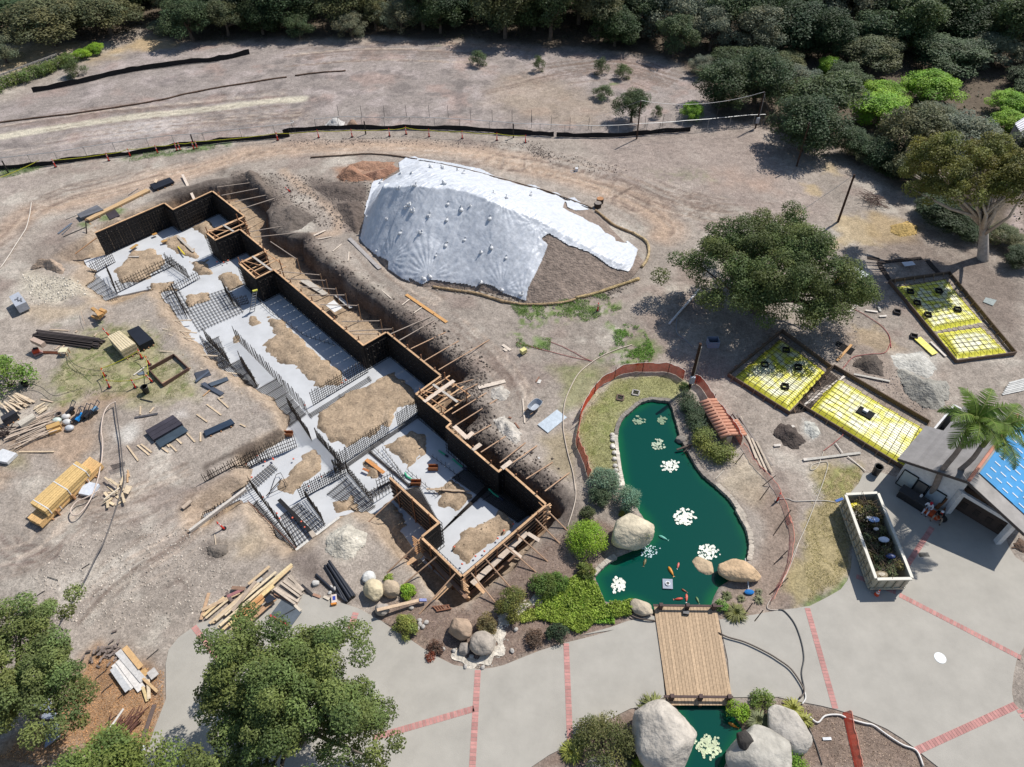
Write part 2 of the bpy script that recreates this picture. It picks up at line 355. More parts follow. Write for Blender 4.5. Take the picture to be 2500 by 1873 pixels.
# colours of the soils and growth on it
GC=np.empty(GX.shape+(3,));GC[:]=S(170,158,146)
def zone(col,pts=None,line=None,wd=1.0,soft=1.0,amp=1.5,k=1.0,ns=.5,seed=1,cut=None):
    pts=[(p[0],p[1]) for p in (pts or line)];mg=soft+amp+wd+1
    x0,x1=min(p[0] for p in pts)-mg,max(p[0] for p in pts)+mg;y0,y1=min(p[1] for p in pts)-mg,max(p[1] for p in pts)+mg
    i0,i1=np.searchsorted(_x,(x0,x1));j0,j1=np.searchsorted(_y,(y0,y1));sl=(slice(j0,j1),slice(i0,i1))
    X,Y=GX[sl],GY[sl]
    d=(wd-seg_d(X,Y,pts)) if line is not None else poly_d(X,Y,pts)
    f=fbm(X*ns,Y*ns,seed);m=sstep(-soft,soft,d+amp*(f-.5)*2)*k
    if cut is not None: m=m*sstep(cut,cut+.18,fbm(X*ns*2.6,Y*ns*2.6,seed+50))
    GC[sl]=GC[sl]*(1-m[...,None])+np.array(col)*m[...,None]
n1=fbm(GX*.09,GY*.09,40)[...,None];n2_=fbm(GX*.35,GY*.35,41,5)[...,None]
GC*=(.80+.4*n1)*(.84+.32*n2_)
GC+=((np.array(S(205,196,182))-GC)*(sstep(.60,.74,fbm(GX*.3,GY*.3,44,5))[...,None]*.55))
GC+=((np.array(S(150,132,122))-GC)*(sstep(.58,.76,fbm(GX*.22,GY*.22,47,5))[...,None]*.6))
# meadow beyond the fence, grey mown stubble with straw-pink patches
far=WL('T1',(-400,1330),(500,1215),(1400,1090),(2209,1030))+WL('T2',(900,985),(2209,1010))+WL('T3',(700,1050),(1500,1010),(2080,960))+WL('T3',(1650,640),(1500,560),(1000,430),(400,360))+WL('T2',(1500,330),(0,350))+WL('T1',(1300,330),(1000,420),(250,720),(-400,900))
zone(S(160,149,142),far,soft=1.5,amp=1,k=.9,seed=3)
zone(S(190,176,170),far,soft=2,amp=2,k=.55,ns=.12,seed=60,cut=.5);zone(S(178,152,140),far,soft=2,amp=2,k=.5,ns=.1,seed=65,cut=.55)
zone(S(120,112,108),far,soft=2,amp=2,k=.55,ns=.2,seed=62,cut=.56)
zone(S(196,170,130),WL('T1',(800,420),(1050,300),(1400,290),(1380,380),(1000,400),(700,480)),soft=1.5,amp=2,k=.8)
zone(S(200,178,140),WL('T1',(-200,560),(200,530),(450,400),(700,360),(500,320),(0,330),(-300,500)),soft=2,amp=2,k=.8)
zone(S(186,160,138),WL('T2',(900,330),(1400,340),(2209,390))+WL('T3',(300,370),(0,330)),soft=1.2,amp=1.2,k=.6)
zone(S(176,156,132),WL('T2',(2000,600),(2209,560))+WL('T3',(600,660),(900,800),(800,960),(300,930),(0,800)),soft=3,amp=3,k=.5,ns=.3)
zone(S(216,206,184),line=WL('T1',(-200,1075),(0,1055),(500,975),(1000,905),(1600,840),(2000,790))+WL('T2',(250,775),(430,765)),wd=.9,soft=.35,amp=.3,k=.95)
zone(S(205,196,190),WL('T1',(700,1000),(1100,940),(1500,930),(1300,1010),(900,1060)),soft=1.5,amp=2,k=.7)
zone(S(130,120,115),line=WL('T2',(0,950),(350,880),(560,800),(530,760)),wd=1.2,soft=.8,amp=.8,k=.6,cut=.4)
# haul road sweeping past the excavation
road=WL('M1',(0,640),(300,430),(700,330),(1200,190),(1700,60))+WL('T2',(0,1190),(500,1140),(1000,1120),(1500,1150),(2209,1250))+WL('T3',(0,1240),(500,1340),(900,1450),(1250,1590))+WL('M4',(0,230),(300,400),(480,560),(430,640))
zone(S(190,165,144),line=road,wd=1.7,soft=1.2,amp=.9,k=.9,ns=.35,seed=5)
zone(S(198,172,148),line=road,wd=.5,soft=.8,amp=.5,k=.7,seed=7)
zone(S(178,164,154),WL('M1',(0,300),(600,150),(0,120),(-300,200),(-300,700),(0,640)),soft=2,amp=2,k=.6)
zone(S(192,168,146),line=WL('M2',(700,60),(900,230),(1100,360),(1220,480),(1180,620),(1000,640)),wd=.7,soft=.5,amp=.4,k=.8)
zone(S(166,150,140),WL('T3',(700,1060),(1500,1020),(2080,970),(2209,1250))+WL('T4',(400,1330),(700,1500))+WL('M4',(1900,500),(1000,420),(300,150))+WL('T3',(900,1400)),soft=2,amp=2,k=.7,seed=8)
zone(S(190,160,140),WL('M4',(900,60),(1400,120),(1500,260),(1000,200)),soft=2,amp=2,k=.5,seed=9);zone(S(150,150,118),WL('M4',(300,60),(700,40),(900,140),(500,140)),soft=1.5,amp=1.5,k=.6,cut=.45)
# dark damp soil round the stockpile and along the banks
zone(S(118,106,98),WL('M2',(930,130),(1450,160),(1500,560),(1330,640),(1200,430),(1000,260)),soft=1.2,amp=1.4,k=.85,seed=11)
zone(S(126,114,104),WL('M2',(150,50),(500,60),(760,330),(1000,470),(900,560),(650,420),(350,180)),soft=1,amp=1.2,k=.8,seed=12)
zone(S(172,136,112),WL('M2',(1150,40),(1500,20),(1740,80),(1540,170),(1250,150)),soft=.6,amp=.6,k=.9)
zone(S(206,198,184),WL('M2',(820,540),(960,520),(1000,600),(800,700),(640,740),(620,690)),soft=.7,amp=.9,k=.85);zone(S(140,128,118),WL('M3',(1300,640),(2000,900),(2060,1000),(1500,1220),(1050,1260)),soft=1,amp=1,k=.7)
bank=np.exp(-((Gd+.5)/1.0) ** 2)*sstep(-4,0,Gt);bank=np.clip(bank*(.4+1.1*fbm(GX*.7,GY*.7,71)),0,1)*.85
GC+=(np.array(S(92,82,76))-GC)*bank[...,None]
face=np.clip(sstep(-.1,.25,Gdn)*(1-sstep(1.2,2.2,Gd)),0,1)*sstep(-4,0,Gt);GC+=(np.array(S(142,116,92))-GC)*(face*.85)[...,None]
faceL=np.clip(sstep(-1.0,.2,Gdn)*(1-sstep(1.6,2.4,Gd)),0,1)*(1-sstep(-4,0,Gt));GC+=(np.array(S(182,160,136))-GC)*(faceL*.7)[...,None]
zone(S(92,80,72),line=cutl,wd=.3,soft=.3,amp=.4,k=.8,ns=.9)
flr=sstep(.6,1.4,Gdn);GC+=(np.array(S(184,160,132))-GC)*(flr*.85)[...,None]
GC*=np.where(flr>.3,.8+.4*fbm(GX*1.2,GY*1.2,73),1)[...,None]
zone(S(206,196,176),WL('M1',(220,980),(500,1000),(750,1080),(850,1200),(500,1230),(200,1150)),soft=1,amp=1.2,k=.85,seed=14)
zone(S(205,182,150),WL('M1',(200,1300),(700,1280),(900,1240),(700,1360),(400,1420)),soft=1,amp=1,k=.5)
zone(S(130,116,106),WL('M1',(280,740),(520,640),(760,640),(780,860),(600,900),(300,900)),soft=.8,amp=1,k=.5)
# left yard, worn lawn and pale scuffs
lawn=WL('N1',(420,720),(560,480),(830,200),(1000,170),(1420,250),(1480,400),(1690,560),(1760,800),(1400,860),(1100,850),(800,780),(560,900))
zone(S(168,160,118),lawn,soft=1.2,amp=1.6,k=.75,seed=16,ns=.7);zone(S(120,132,76),lawn,soft=.8,amp=1.6,k=.7,seed=17,ns=.9,cut=.52)
zone(S(178,150,124),WL('N1',(560,880),(900,740),(1250,760),(1000,900),(900,1200),(700,1400),(250,1320),(0,1250),(0,1600),(-300,1300),(300,1100)),soft=1.2,amp=1.6,k=.7,seed=18)
zone(S(160,150,110),WL('N1',(100,1300),(260,1320),(240,1420),(80,1430)),soft=.6,amp=.8,k=.6)
zone(S(214,208,198),WL('N1',(1020,1150),(1200,1040),(1230,1130),(1160,1200)),soft=.7,amp=.8,k=.85);zone(S(206,198,190),WL('N1',(1540,960),(1650,920),(1690,980),(1600,1010)),soft=.6,amp=.8,k=.7)
zone(S(208,198,184),WL('Q1',(100,1180),(500,1050),(900,950),(1300,850),(1400,1000),(900,1250),(600,1450),(460,1400),(300,1200)),soft=1.2,amp=1.8,k=.75,seed=19)
zone(S(128,112,102),WL('Q1',(1420,1050),(1650,1050),(1700,1250),(1450,1300)),soft=.6,amp=1,k=.65,cut=.4);zone(S(106,96,90),WL('Q2',(360,840),(560,830),(580,960),(400,980)),soft=.5,amp=.6,k=.6)
for i,l in enumerate((((0,760),(60,850),(160,910),(300,890)),((0,900),(100,970),(250,960),(420,890)),((0,1040),(150,1015),(290,1000)),((430,980),(520,950),(550,850)),((140,770),(180,840),(300,860)))):
    zone(S(128,108,100),line=WL('Q1',*l),wd=.10,soft=.12,amp=.08,k=.8)
zone(S(194,172,142),WL('Q2',(560,830),(800,650),(900,830),(850,1000),(620,1000)),soft=.8,amp=1,k=.7);zone(S(200,190,174),WL('Q2',(1450,780),(1640,640),(1850,760),(1800,950),(1560,980)),soft=.7,amp=.9,k=.85)
zone(S(112,98,92),WL('Q2',(1200,900),(1440,880),(1500,1050),(1750,1350),(1300,1230),(1050,1000)),soft=.6,amp=.8,k=.6)
# leaf litter under the left oaks
zone(S(172,136,102),WL('R1',(300,640),(400,500),(500,330),(700,420),(855,450),(850,620),(760,860),(400,900),(200,952),(-100,952)),soft=.8,amp=1,k=.85,seed=22)
zone(S(128,102,84),WL('R1',(500,330),(700,330),(850,420),(800,560),(560,560)),soft=1,amp=1,k=.5,seed=23,cut=.45)
# green growth at the foot of the stockpile and beside the fence
zone(S(118,138,78),WL('M3',(940,1290),(1200,1280),(1400,1250),(1650,1230),(1880,1220),(1900,1320),(1600,1400),(1100,1420),(980,1560),(960,1400)),soft=.6,amp=1.5,k=.85,ns=.8,seed=25,cut=.44)
zone(S(112,142,66),WL('N3',(1800,150),(2080,200),(1900,290),(1820,330)),soft=.4,amp=.8,k=.8,ns=1,cut=.38);zone(S(108,142,60),WL('N3',(1150,290),(1250,290),(1240,370),(1140,350)),soft=.4,amp=.6,k=.8)
zone(S(150,148,106),WL('N3',(1250,540),(1500,520),(1750,560),(1520,900),(1400,900),(1400,700)),soft=.8,amp=1.2,k=.8,seed=26);zone(S(122,130,84),WL('N3',(1300,560),(1720,480),(1700,620),(1500,700)),soft=.6,amp=1.3,k=.6,ns=.9,cut=.48)
zone(S(118,140,74),WL('N3',(1700,480),(1900,300),(2209,250),(2209,500),(1800,520)),soft=.7,amp=1.2,k=.7,ns=.8,seed=27,cut=.36)
zone(S(168,152,120),WL('N3',(1200,1200),(1430,1150),(1480,1500),(1280,1400)),soft=.8,amp=1,k=.7)
zone(S(110,136,76),line=WL('T1',(1000,1220),(1300,1190),(1500,1150),(1750,1110)),wd=.5,soft=.5,amp=1,k=.8,cut=.4);zone(S(120,132,84),line=WL('T1',(0,1340),(300,1285)),wd=.6,soft=.4,amp=.7,k=.8)
for c,pl in (('T3',((900,660),(980,650),(980,640),(910,640))),('T2',((1420,355),(1500,345),(1505,352),(1430,362))),('M1',((650,1380),(690,1380),(690,1400),(650,1400))),('M1',((860,1410),(930,1410),(930,1440),(870,1440))),('N1',((500,150),(530,150),(530,180),(490,175))),('M1',((1040,400),(1130,410),(1110,460),(1030,450))),('M1',((910,470),(970,470),(980,500),(920,510))),('M1',((710,530),(790,530),(780,570),(720,570)))):
    zone(S(112,134,72),WL(c,*pl),soft=.3,amp=.5,k=.8)
# lawn inside the pond fence, garden mulch, dry grass round the skip
zone(S(166,164,112),WL('N4',(60,640),(250,380),(400,270),(800,240),(1050,330),(900,440),(600,490),(430,640),(390,800),(420,1130),(200,1130),(60,900)),soft=.5,amp=.7,k=.9,ns=1)
zone(S(134,142,82),WL('N4',(60,640),(250,380),(500,300),(420,640),(360,700),(200,1000),(100,900)),soft=.5,amp=.9,k=.6,ns=1,seed=31,cut=.46)
mulch=WL('Q3',(1760,560),(1800,720),(1640,760),(1560,820),(1200,1180),(900,1400),(500,1340),(360,1180),(280,1340),(60,1440),(0,1620))+WL('R3',(60,330),(300,360),(400,420),(560,440),(700,425),(880,355),(1010,315),(1269,245))+WL('Q4',(700,1260),(470,1200),(370,950),(480,800),(560,500),(300,400),(120,560))
zone(S(138,118,106),mulch,soft=.4,amp=.5,k=.9,seed=33,ns=.9);zone(S(168,150,134),mulch,soft=.4,amp=.5,k=.5,seed=36,ns=.9,cut=.55)
zone(S(150,128,112),WL('Q4',(1500,1100),(1800,850),(1900,450),(1700,150),(1950,150),(2209,300),(2209,1230),(1900,1270),(1750,1300),(1500,1310)),soft=.6,amp=.8,k=.6,seed=34)
zone(S(188,172,146),WL('N4',(1300,1200),(1450,1080),(1540,960),(1700,1150),(1800,1300),(1650,1400),(1480,1350)),soft=.8,amp=1,k=.6)
zone(S(178,162,118),WL('Q5',(300,150),(450,100),(740,150),(760,300),(620,420),(640,560),(665,950),(620,1170),(560,1250),(260,1400),(60,1280),(220,850),(200,650),(400,420),(310,280)),soft=.5,amp=.9,k=.85,ns=.9)
zone(S(140,146,84),WL('Q5',(560,130),(740,160),(740,280),(560,400),(400,330)),soft=.5,amp=.9,k=.6,ns=1,cut=.4);zone(S(108,132,64),line=WL('Q5',(620,1180),(540,1260),(260,1395)),wd=.18,soft=.25,amp=.35,k=.9,ns=1.2)
zone(S(140,120,106),WL('R5',(0,600),(140,625),(320,665),(560,770),(700,855),(830,960),(-200,960),(-500,700)),soft=.3,amp=.4,k=.85)
zone(S(140,120,106),WL('R4',(400,650),(300,705),(150,800),(0,890),(-150,960),(600,960),(560,640)),soft=.3,amp=.4,k=.85)
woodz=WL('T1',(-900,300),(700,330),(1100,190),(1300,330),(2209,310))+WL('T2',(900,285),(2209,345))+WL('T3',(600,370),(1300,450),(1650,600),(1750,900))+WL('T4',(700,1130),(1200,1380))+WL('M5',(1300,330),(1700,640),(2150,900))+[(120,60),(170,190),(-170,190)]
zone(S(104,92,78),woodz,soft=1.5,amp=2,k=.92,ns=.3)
# sand, gravel and painted tree shade on the right
for pl in (((560,480),(700,440),(860,540),(880,760),(640,700),(450,780),(540,620)),((350,0),(480,0),(540,90),(400,90)),((200,180),(330,180),(390,290),(250,260)),((130,430),(220,430),(210,510),(140,500)),((640,930),(740,950),(700,1020),(640,1000)),((640,1430),(760,1460),(900,1500),(1120,1657),(900,1657),(680,1560))):
    zone(S(200,176,132),WL('M5',*pl),soft=.7,amp=1.4,k=.6,ns=.8,seed=37)
zone(S(186,162,124),WL('M5',(740,560),(850,440),(1260,560),(1240,700),(900,720)),soft=.8,amp=.8,k=.8)
zone(S(214,208,196),WL('N5',(1000,400),(1330,400),(1480,640),(1480,780),(1250,700),(1020,570)),soft=.6,amp=.8,k=.7,seed=38);zone(S(206,202,192),WL('N5',(220,1000),(360,1060),(390,1150),(300,1200),(230,1120)),soft=.4,amp=.5,k=.85)
zone(S(158,138,124),WL('N5',(400,200),(1000,250),(1500,600),(1500,900),(1350,1000),(700,600)),soft=1,amp=1.2,k=.45);zone(S(196,178,168),WL('M5',(2050,420),(2209,300),(2209,700),(2050,640)),soft=.8,amp=.6,k=.8)
zone(S(124,108,98),WL('M5',(800,760),(1300,620),(1800,840),(2209,1100),(2209,1657),(1800,1300),(1500,1000),(900,900)),soft=1.5,amp=1.5,k=.6)  # broad tree shade over the right yard, painted into the ground colour
# tyre lines: many thin darker and paler streaks along the tracks
def streaks(line,n,half,w0=.05,w1=.16,dk=.65):
    sp=spline(line,3)
    for i in range(n):
        o=random.gauss(0,half*.55);a=random.randrange(0,max(1,len(sp)-5));b=min(len(sp),a+random.randrange(5,16));q=[]
        for j in range(a,b):
            d=Vector(sp[min(j+1,len(sp)-1)])-Vector(sp[max(j-1,0)]);d.normalize();q.append((sp[j].x-d.y*(o+random.uniform(-.08,.08)),sp[j].y+d.x*(o+random.uniform(-.08,.08))))
        zone(S(132,114,102) if random.random()<dk else S(206,188,170),line=q,wd=random.uniform(w0,w1),soft=.14,amp=.12,k=random.uniform(.35,.75),ns=.8,seed=i,cut=.3)
streaks(road,60,2.6);streaks(WL('T3',(0,1150),(500,1230),(1000,1350),(1500,1560))+WL('M4',(700,330),(1000,420)),24,2.5);streaks(WL('M4',(1900,560),(1300,480),(800,440),(300,300)),20,3);streaks(WL('T1',(-100,1010),(600,900),(1400,820),(2209,740)),22,2.6);streaks(WL('T1',(0,1180),(600,1060),(1300,970),(2209,900))+WL('T2',(400,900)),24,2);streaks(WL('Q1',(-50,1000),(300,900),(700,560),(1200,420),(1700,200)),22,2.2);streaks(WL('Q1',(600,1500),(1000,1100),(1500,800),(1900,500)),18,2.5);streaks(WL('M1',(0,900),(200,560),(500,330),(900,220),(1400,90)),26,2.4);streaks(WL('T3',(-100,700),(500,560),(1000,520),(1400,640)),24,4,.1,.3,.8);streaks(WL('T2',(300,450),(1000,400),(1800,430)),20,4,.1,.3,.8);streaks(WL('N3',(300,100),(600,330),(900,650),(1000,900)),16,1.6);streaks(WL('M2',(1400,650),(1700,1000),(2100,1250)),12,1.2)
# soft tyre ruts pressed along the road
def ruts(line,offs,dep=.05):
    global GZ
    pts=[(p[0],p[1]) for p in spline(line,4)];x0,x1=min(p[0] for p in pts)-4,max(p[0] for p in pts)+4;y0,y1=min(p[1] for p in pts)-4,max(p[1] for p in pts)+4
    i0,i1=np.searchsorted(_x,(x0,x1));j0,j1=np.searchsorted(_y,(y0,y1));sl=(slice(j0,j1),slice(i0,i1))
    X,Y=GX[sl],GY[sl];d=seg_d(X,Y,pts)
    for o in offs: GZ[sl]-=dep*np.exp(-((d-o)/.28) ** 2)*sstep(.5,.1,Gm[sl])
ruts(road,(.2,1.1,2.0));ruts(WL('Q1',(0,800),(120,900),(350,880),(600,520),(650,480)),(.0,.9),.08);ruts(WL('M4',(1900,600),(1300,700),(500,560)),(.3,1.4),.05)
nj,ni=GX.shape;idx=np.arange(nj*ni).reshape(nj,ni)
Fq=np.stack([idx[:-1,:-1],idx[:-1,1:],idx[1:,1:],idx[1:,:-1]],axis=-1).reshape(-1,4)
GC=np.clip(GC,.01,.9)
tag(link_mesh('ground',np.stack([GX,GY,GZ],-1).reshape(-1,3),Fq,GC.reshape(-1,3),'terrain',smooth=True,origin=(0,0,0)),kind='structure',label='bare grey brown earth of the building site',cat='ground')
# ------------------------------------------------------------------ foundation: concrete footings, black wall forms, reinforcement, braces
REB=(.045,.036,.03);BLK=(.014,.013,.014);LUM=S(222,180,138);LUM2=S(196,150,110);GREYW=S(196,186,174);CONC=S(210,211,212)
out_=[ST(-57.9,-10.1),ST(-58.3,-2.1),ST(-56.5,-2),ST(-57,2.9),ST(-50.4,2.9),ST(-49.8,2.9),ST(-47.8,1.3),ST(-42.4,1.3),ST(-42.4,0),ST(-38.8,.2),ST(-23.3,.2),ST(-23.3,2.8),ST(-15.5,2.8),ST(-15.3,0),ST(-11,-.1),ST(-4.6,-.5),ST(0,0),ST(.1,-8.2),ST(-4.1,-8.6),ST(-7,-8.2)]
out_+=WL('Q2',(1900,600),(1780,570),(1590,600),(1460,690),(1190,905),(1080,950),(760,575),(690,450),(365,610),(250,475),(620,200),(800,90),z=FLOOR)+WL('N2',(740,1085),(560,830),(200,640),(0,520),z=FLOOR)+WL('M1',(1560,1330),(1380,1130),(1060,1200),(900,1265),(700,1060),(800,960),(760,880),z=FLOOR)
def flat_slab(name,poly,z0,z1,col,label,cat,mt='concrete',kind=None):
    me=MB().prism([(p[0],p[1]) for p in poly],z0,z1,col);return tag(me.build(name,mt),label,cat,kind=kind)
flat_slab('concrete_footing',out_,FLOOR-.6,FLOOR+.17,CONC,'pale concrete footings poured over the excavation floor with soil showing between','footing','slab')
def wall(i,p,q,label,inn=-1,grid=True,stakes=True,ties=True,hgt=WTOP,walers=True):
    """one run of wall form from p to q (s,t); inn = side (+1 left of p->q) that holds the bars"""
    a,b=ST(*p,FLOOR),ST(*q,FLOOR);d=(b-a).normalized();n=Vector((-d.y,d.x,0))*inn;L=(b-a).length;H=hgt-FLOOR
    root=thing('formwork_wall',label,'formwork',((a.x+b.x)/2,(a.y+b.y)/2,FLOOR),'black wall forms round the foundation')
    m=MB();k=max(1,round(L/1.22))
    for j in range(k):
        u,v=a.lerp(b,j/k),a.lerp(b,(j+1)/k-.006/L*k*.5);o=n*random.uniform(-.006,.006)
        m.box(u+Vector((0,0,H/2))+o,v+Vector((0,0,H/2))+o,.06,H,jit(BLK,.35))
    m.build('panel','phenolic',root)
    m=MB();x=0
    while x<L-.01:
        y=min(L,x+random.uniform(2.2,3.4));m.box(a+d*x-n*.05+Vector((0,0,H+.03)),a+d*(y-.02)-n*.05+Vector((0,0,H+.03+random.uniform(0,.012))),.17,.06,jit(LUM,.15));x=y
    m.build('top_plate','wood',root)
    if walers:
        m=MB()
        for j in range(6): z=.25+j*(H-.45)/5;m.box(a-n*.10+Vector((0,0,z)),b-n*.10+Vector((0,0,z)),.09,.10,jit(S(150,120,96),.15))
        m.build('waler','wood',root)
    if grid:
        m=MB();off=n*.22;nb=int(L/.30)
        for j in range(nb+1):
            u=a+d*(L*(j+.3)/(nb+.6))+off;m.box(u+Vector((random.uniform(-.03,.03),0,.05)),u+Vector((0,0,H+random.uniform(-.35,-.1))),.034,.034,jit(REB,.3))
        for j in range(7): z=.2+j*.42;m.box(a+off+Vector((0,0,z)),b+off+Vector((0,0,z)),.03,.03,jit(REB,.3))
        m.build('rebar_grid','rust',root)
    if ties:
        m=MB()
        for j in range(max(1,int(L/.62))):
            for z in (.4,1.1,1.8,2.5):
                u=a+d*(.3+j*.62)+Vector((0,0,z));m.box(u+n*.03,u+n*.16,.022,.022,S(170,165,160))
        m.build('form_tie','steel',root)
    if stakes:
        m=MB();s0=None;k=max(1,int(L/1.9))
        for j in range(k):
            u=a+d*(L*(j+.5)/k)-n*.2
            MB().box(u+Vector((0,0,.05)),u+Vector((0,0,H+random.uniform(.2,.42))),.09,.09,jit(S(150,108,80),.2)).build('stake','wood',root)
    return root
V_=[(-57.9,-10.2),(-58.4,-2.2),(-56.45,-2.1),(-57,2.95),(-49.75,3.0),(-49.75,-1.55),(-47.7,-1.5),(-47.7,1.4),(-42.4,1.4),(-42.35,-1.7),(-38.8,-1.75),(-38.85,.3),(-23.35,.3),(-23.35,2.9),(-15.6,2.9),(-15.4,.02),(-10.9,.1),(-10.8,-.5),(-4.55,-.5),(-4.55,.1),(0,0),(.15,-8.2),(-4.05,-8.28)]
WLB=['long black form wall with rebar grid at the far left corner of the pit','short black form return between the two far-left walls','black form wall under the white plank, at the far end of the pit',
 'black form wall running down from the farthest corner of the pit','far side form of the first timber-topped box','inner face of the first timber-topped form box','near face of the first timber-topped form box, black with bars',
 'black form wall between the two timber-topped boxes','far side form of the second timber-topped box, above the ladder','inner face of the second timber-topped form box','near face of the second timber-topped form box',
 'longest black form wall, straight along the middle of the pit','black form return with criss-cross bars at the middle corner','black form wall beyond the middle corner, facing the pad of soil','form return at the plank-decked third box',
 'short black form wall just past the plank-decked box','tiny form jog past the plank-decked box','black form wall beside the green pipe ends','tiny form jog with a short bridging board','last black form wall before the right front corner',
 'front form wall with timber walers and walkway facing the garden','left front form wall beside the boulders']
for i in range(22):
    small=i in (1,4,16,18)
    wall(i,V_[i],V_[i+1],WLB[i],inn=-1,ties=i not in (20,21),stakes=i in (3,7,11,13,15,17,19,20,21),grid=not (i in (16,18)))
wall(22,(-4.1,-8.25),(-4.15,-6.6),'dark form panel with a fine steel grid at the inner front corner',inn=-1,stakes=False,ties=False)
wall(23,(-4.15,-6.62),(-9.9,-6.75),'inner left form wall seen from its timber-ribbed back',inn=-1,stakes=True)
# timber bracing on top of the boxes
def bracing(label,bars,loc):
    r=thing('timber_bracing',label,'bracing',loc,'timber braces across the form boxes')
    for p,q,w_,h_,c in bars: MB().box(p,q,w_,h_,c).build('brace_board','wood',r)
for lab,s0,s1,t0,t1 in (('light timber cross pieces on the first form box from the far end',-49.7,-47.75,-1.5,2.2),('light timber cross pieces on the second form box, above the ladder',-42.35,-38.85,-1.7,1.2),('light timbers and a plank deck on the third form box',-15.2,-12.2,.2,3.0)):
    bars=[]
    for k in range(4):
        s=lerp(s0+.15,s1-.15,k/3);bars.append((ST(s,t0,WTOP+.02-.4*(k % 2)),ST(s,t1+.5,WTOP+.06-.4*(k % 2)),.12,.05,jit(LUM)))
    for k in range(3): t=lerp(t0+.3,t1,k/2);bars.append((ST(s0,t,WTOP+.1),ST(s1,t+.2,WTOP+.1),.22 if k==1 else .09,.05,jit(GREYW if k==1 else LUM2)))
    for s in (s0+.1,s1-.1):
        for t in (t0+.1,t1): bars.append((ST(s,t,FLOOR+.6),ST(s,t,WTOP+.75),.09,.09,jit(S(150,108,80))))
    bars.append((ST(s0+.2,t0+.3,WTOP+.4),ST(s1-.1,t1-.2,WTOP-.6),.08,.05,jit(LUM2)))
    bracing(lab,bars,ST((s0+s1)/2,(t0+t1)/2,FLOOR))
# braces from the top of the forms to the bank
BR=[('M2',x) for x in ((150,285,490,220),(110,210,400,172),(270,340,560,280),(330,405,625,312),(410,610,850,535),(440,660,880,615),(590,700,830,860),(690,970,1040,1000),(760,1035,1090,1050),(860,1105,1180,1128),(950,1180,1265,1180),(1040,1265,1380,1275),(1230,1418,1580,1412),(1300,1505,1690,1485),(1330,1530,1560,1530),(1670,1530,2050,1365),(1745,1590,2075,1400))]
BR+=[('N3',x) for x in ((10,375,325,225),(130,485,440,305),(260,565,715,295),(100,775,655,630),(240,880,610,690),(380,960,690,770),(410,1065,785,830),(520,1180,730,1060),(640,1305,865,1160),(810,1400,1040,1220),(895,1420,1145,1245),(1045,1545,1285,1395),(1215,1655,1435,1490))]
BR+=[('Q3',x) for x in ((1610,545,1785,720),(1465,580,1720,840),(1310,730,1610,1000),(1210,840,1505,1095),(1050,975,1290,1250),(920,1100,1165,1400),(780,1105,455,1470),(635,935,290,1225),(440,840,165,1100),(300,360,0,640))]
for i,(c,(x0,y0,x1,y1)) in enumerate(BR):
    a=W(c,x0,y0,WTOP-.05);q=W(c,x1,y1)
    if q.z<-.8: q=W(c,x1,y1,.1)              # these run level to a stake standing in the trench
    m=MB().tube([a,q],.05,jit(S(176,160,146) if i<17 else S(196,160,130)),6)
    o=tag(m.build('brace_pole','wood'),'slim brace pole from form top to bank, %s from the far end' % ORD[i],'brace','brace poles propping the wall forms')
    if q.z>-.2 and i<17 and ground_z(q.x,q.y)<-.8:
        tag(MB().box(Vector((q.x,q.y,ground_z(q.x,q.y)-.05)),q+Vector((0,0,.15)),.08,.08,jit(S(160,130,104))).build('trench_stake','wood'),'brown stake in the trench under the %s brace pole' % ORD[i],'stake','stakes holding the brace poles')
# walkway planks at the front form
for k,(x0,y0,x1,y1,z0,z1,w_,lab) in enumerate(((930,1200,1425,735,.15,.15,.42,'long pale walkway plank along the front form wall'),(1430,745,1600,850,.2,-.1,.3,'pale plank sloping off the right end of the front walkway'),(1265,885,1420,1000,.12,-.15,.3,'pale plank sloping off the middle of the front walkway'),
        (955,1185,1080,1320,.15,-.1,.3,'tan plank sloping off the left end of the front walkway'),(880,1310,1330,930,-.9,-.9,.2,'grey board low at the foot of the front form'),(500,920,880,1320,.1,.1,.3,'brown waler board along the left front form'),(545,1385,740,1195,-.1,.2,.32,'tan plank leaning to the left front form'),(290,1055,480,930,-.2,.1,.36,'tan plank bridging the ditch left of the front form'),
        (850,1230,880,1330,-.2,-.2,.2,'stub of board at the left front corner'),(330,950,430,1020,-.9,-.9,.3,'dark timber block in the ditch left of the front form'),(1350,0,1400,0,0,0,.1,'')) ):
    if not lab: continue
    a,b=W('Q3',x0,y0,z0),W('Q3',x1,y1,z1)
    tag(MB().box(a,b,w_,.05,jit(LUM if 'tan' in lab else S(218,200,182) if 'pale' in lab else S(150,118,96))).build('plank','wood'),lab,'plank')
for lab,x0,y0,x1,y1 in (('bundled waler ends stacked at the right front corner of the forms',1570,500,1620,470),('bundled waler ends stacked at the left front corner of the forms',830,1150,900,1210),('bundled waler ends at the inner left form corner',440,800,470,770)):
    m=MB();b0=W('Q3',x0,y0,WTOP);dv=(W('Q3',x1,y1,WTOP)-b0).normalized()
    for k in range(9):
        z=-.25-k*.27;m.box(b0+Vector((0,0,z)),b0+dv*random.uniform(.5,.8)+Vector((0,0,z)),.1,.1,jit(LUM));m.box(b0+Vector((.1,-.1,z+.12)),b0+Vector((-dv.y,dv.x,0))*random.uniform(.35,.6)+Vector((0,0,z+.12)),.1,.1,jit(LUM2))
    tag(m.build('timber_ends','wood'),lab,'timber')
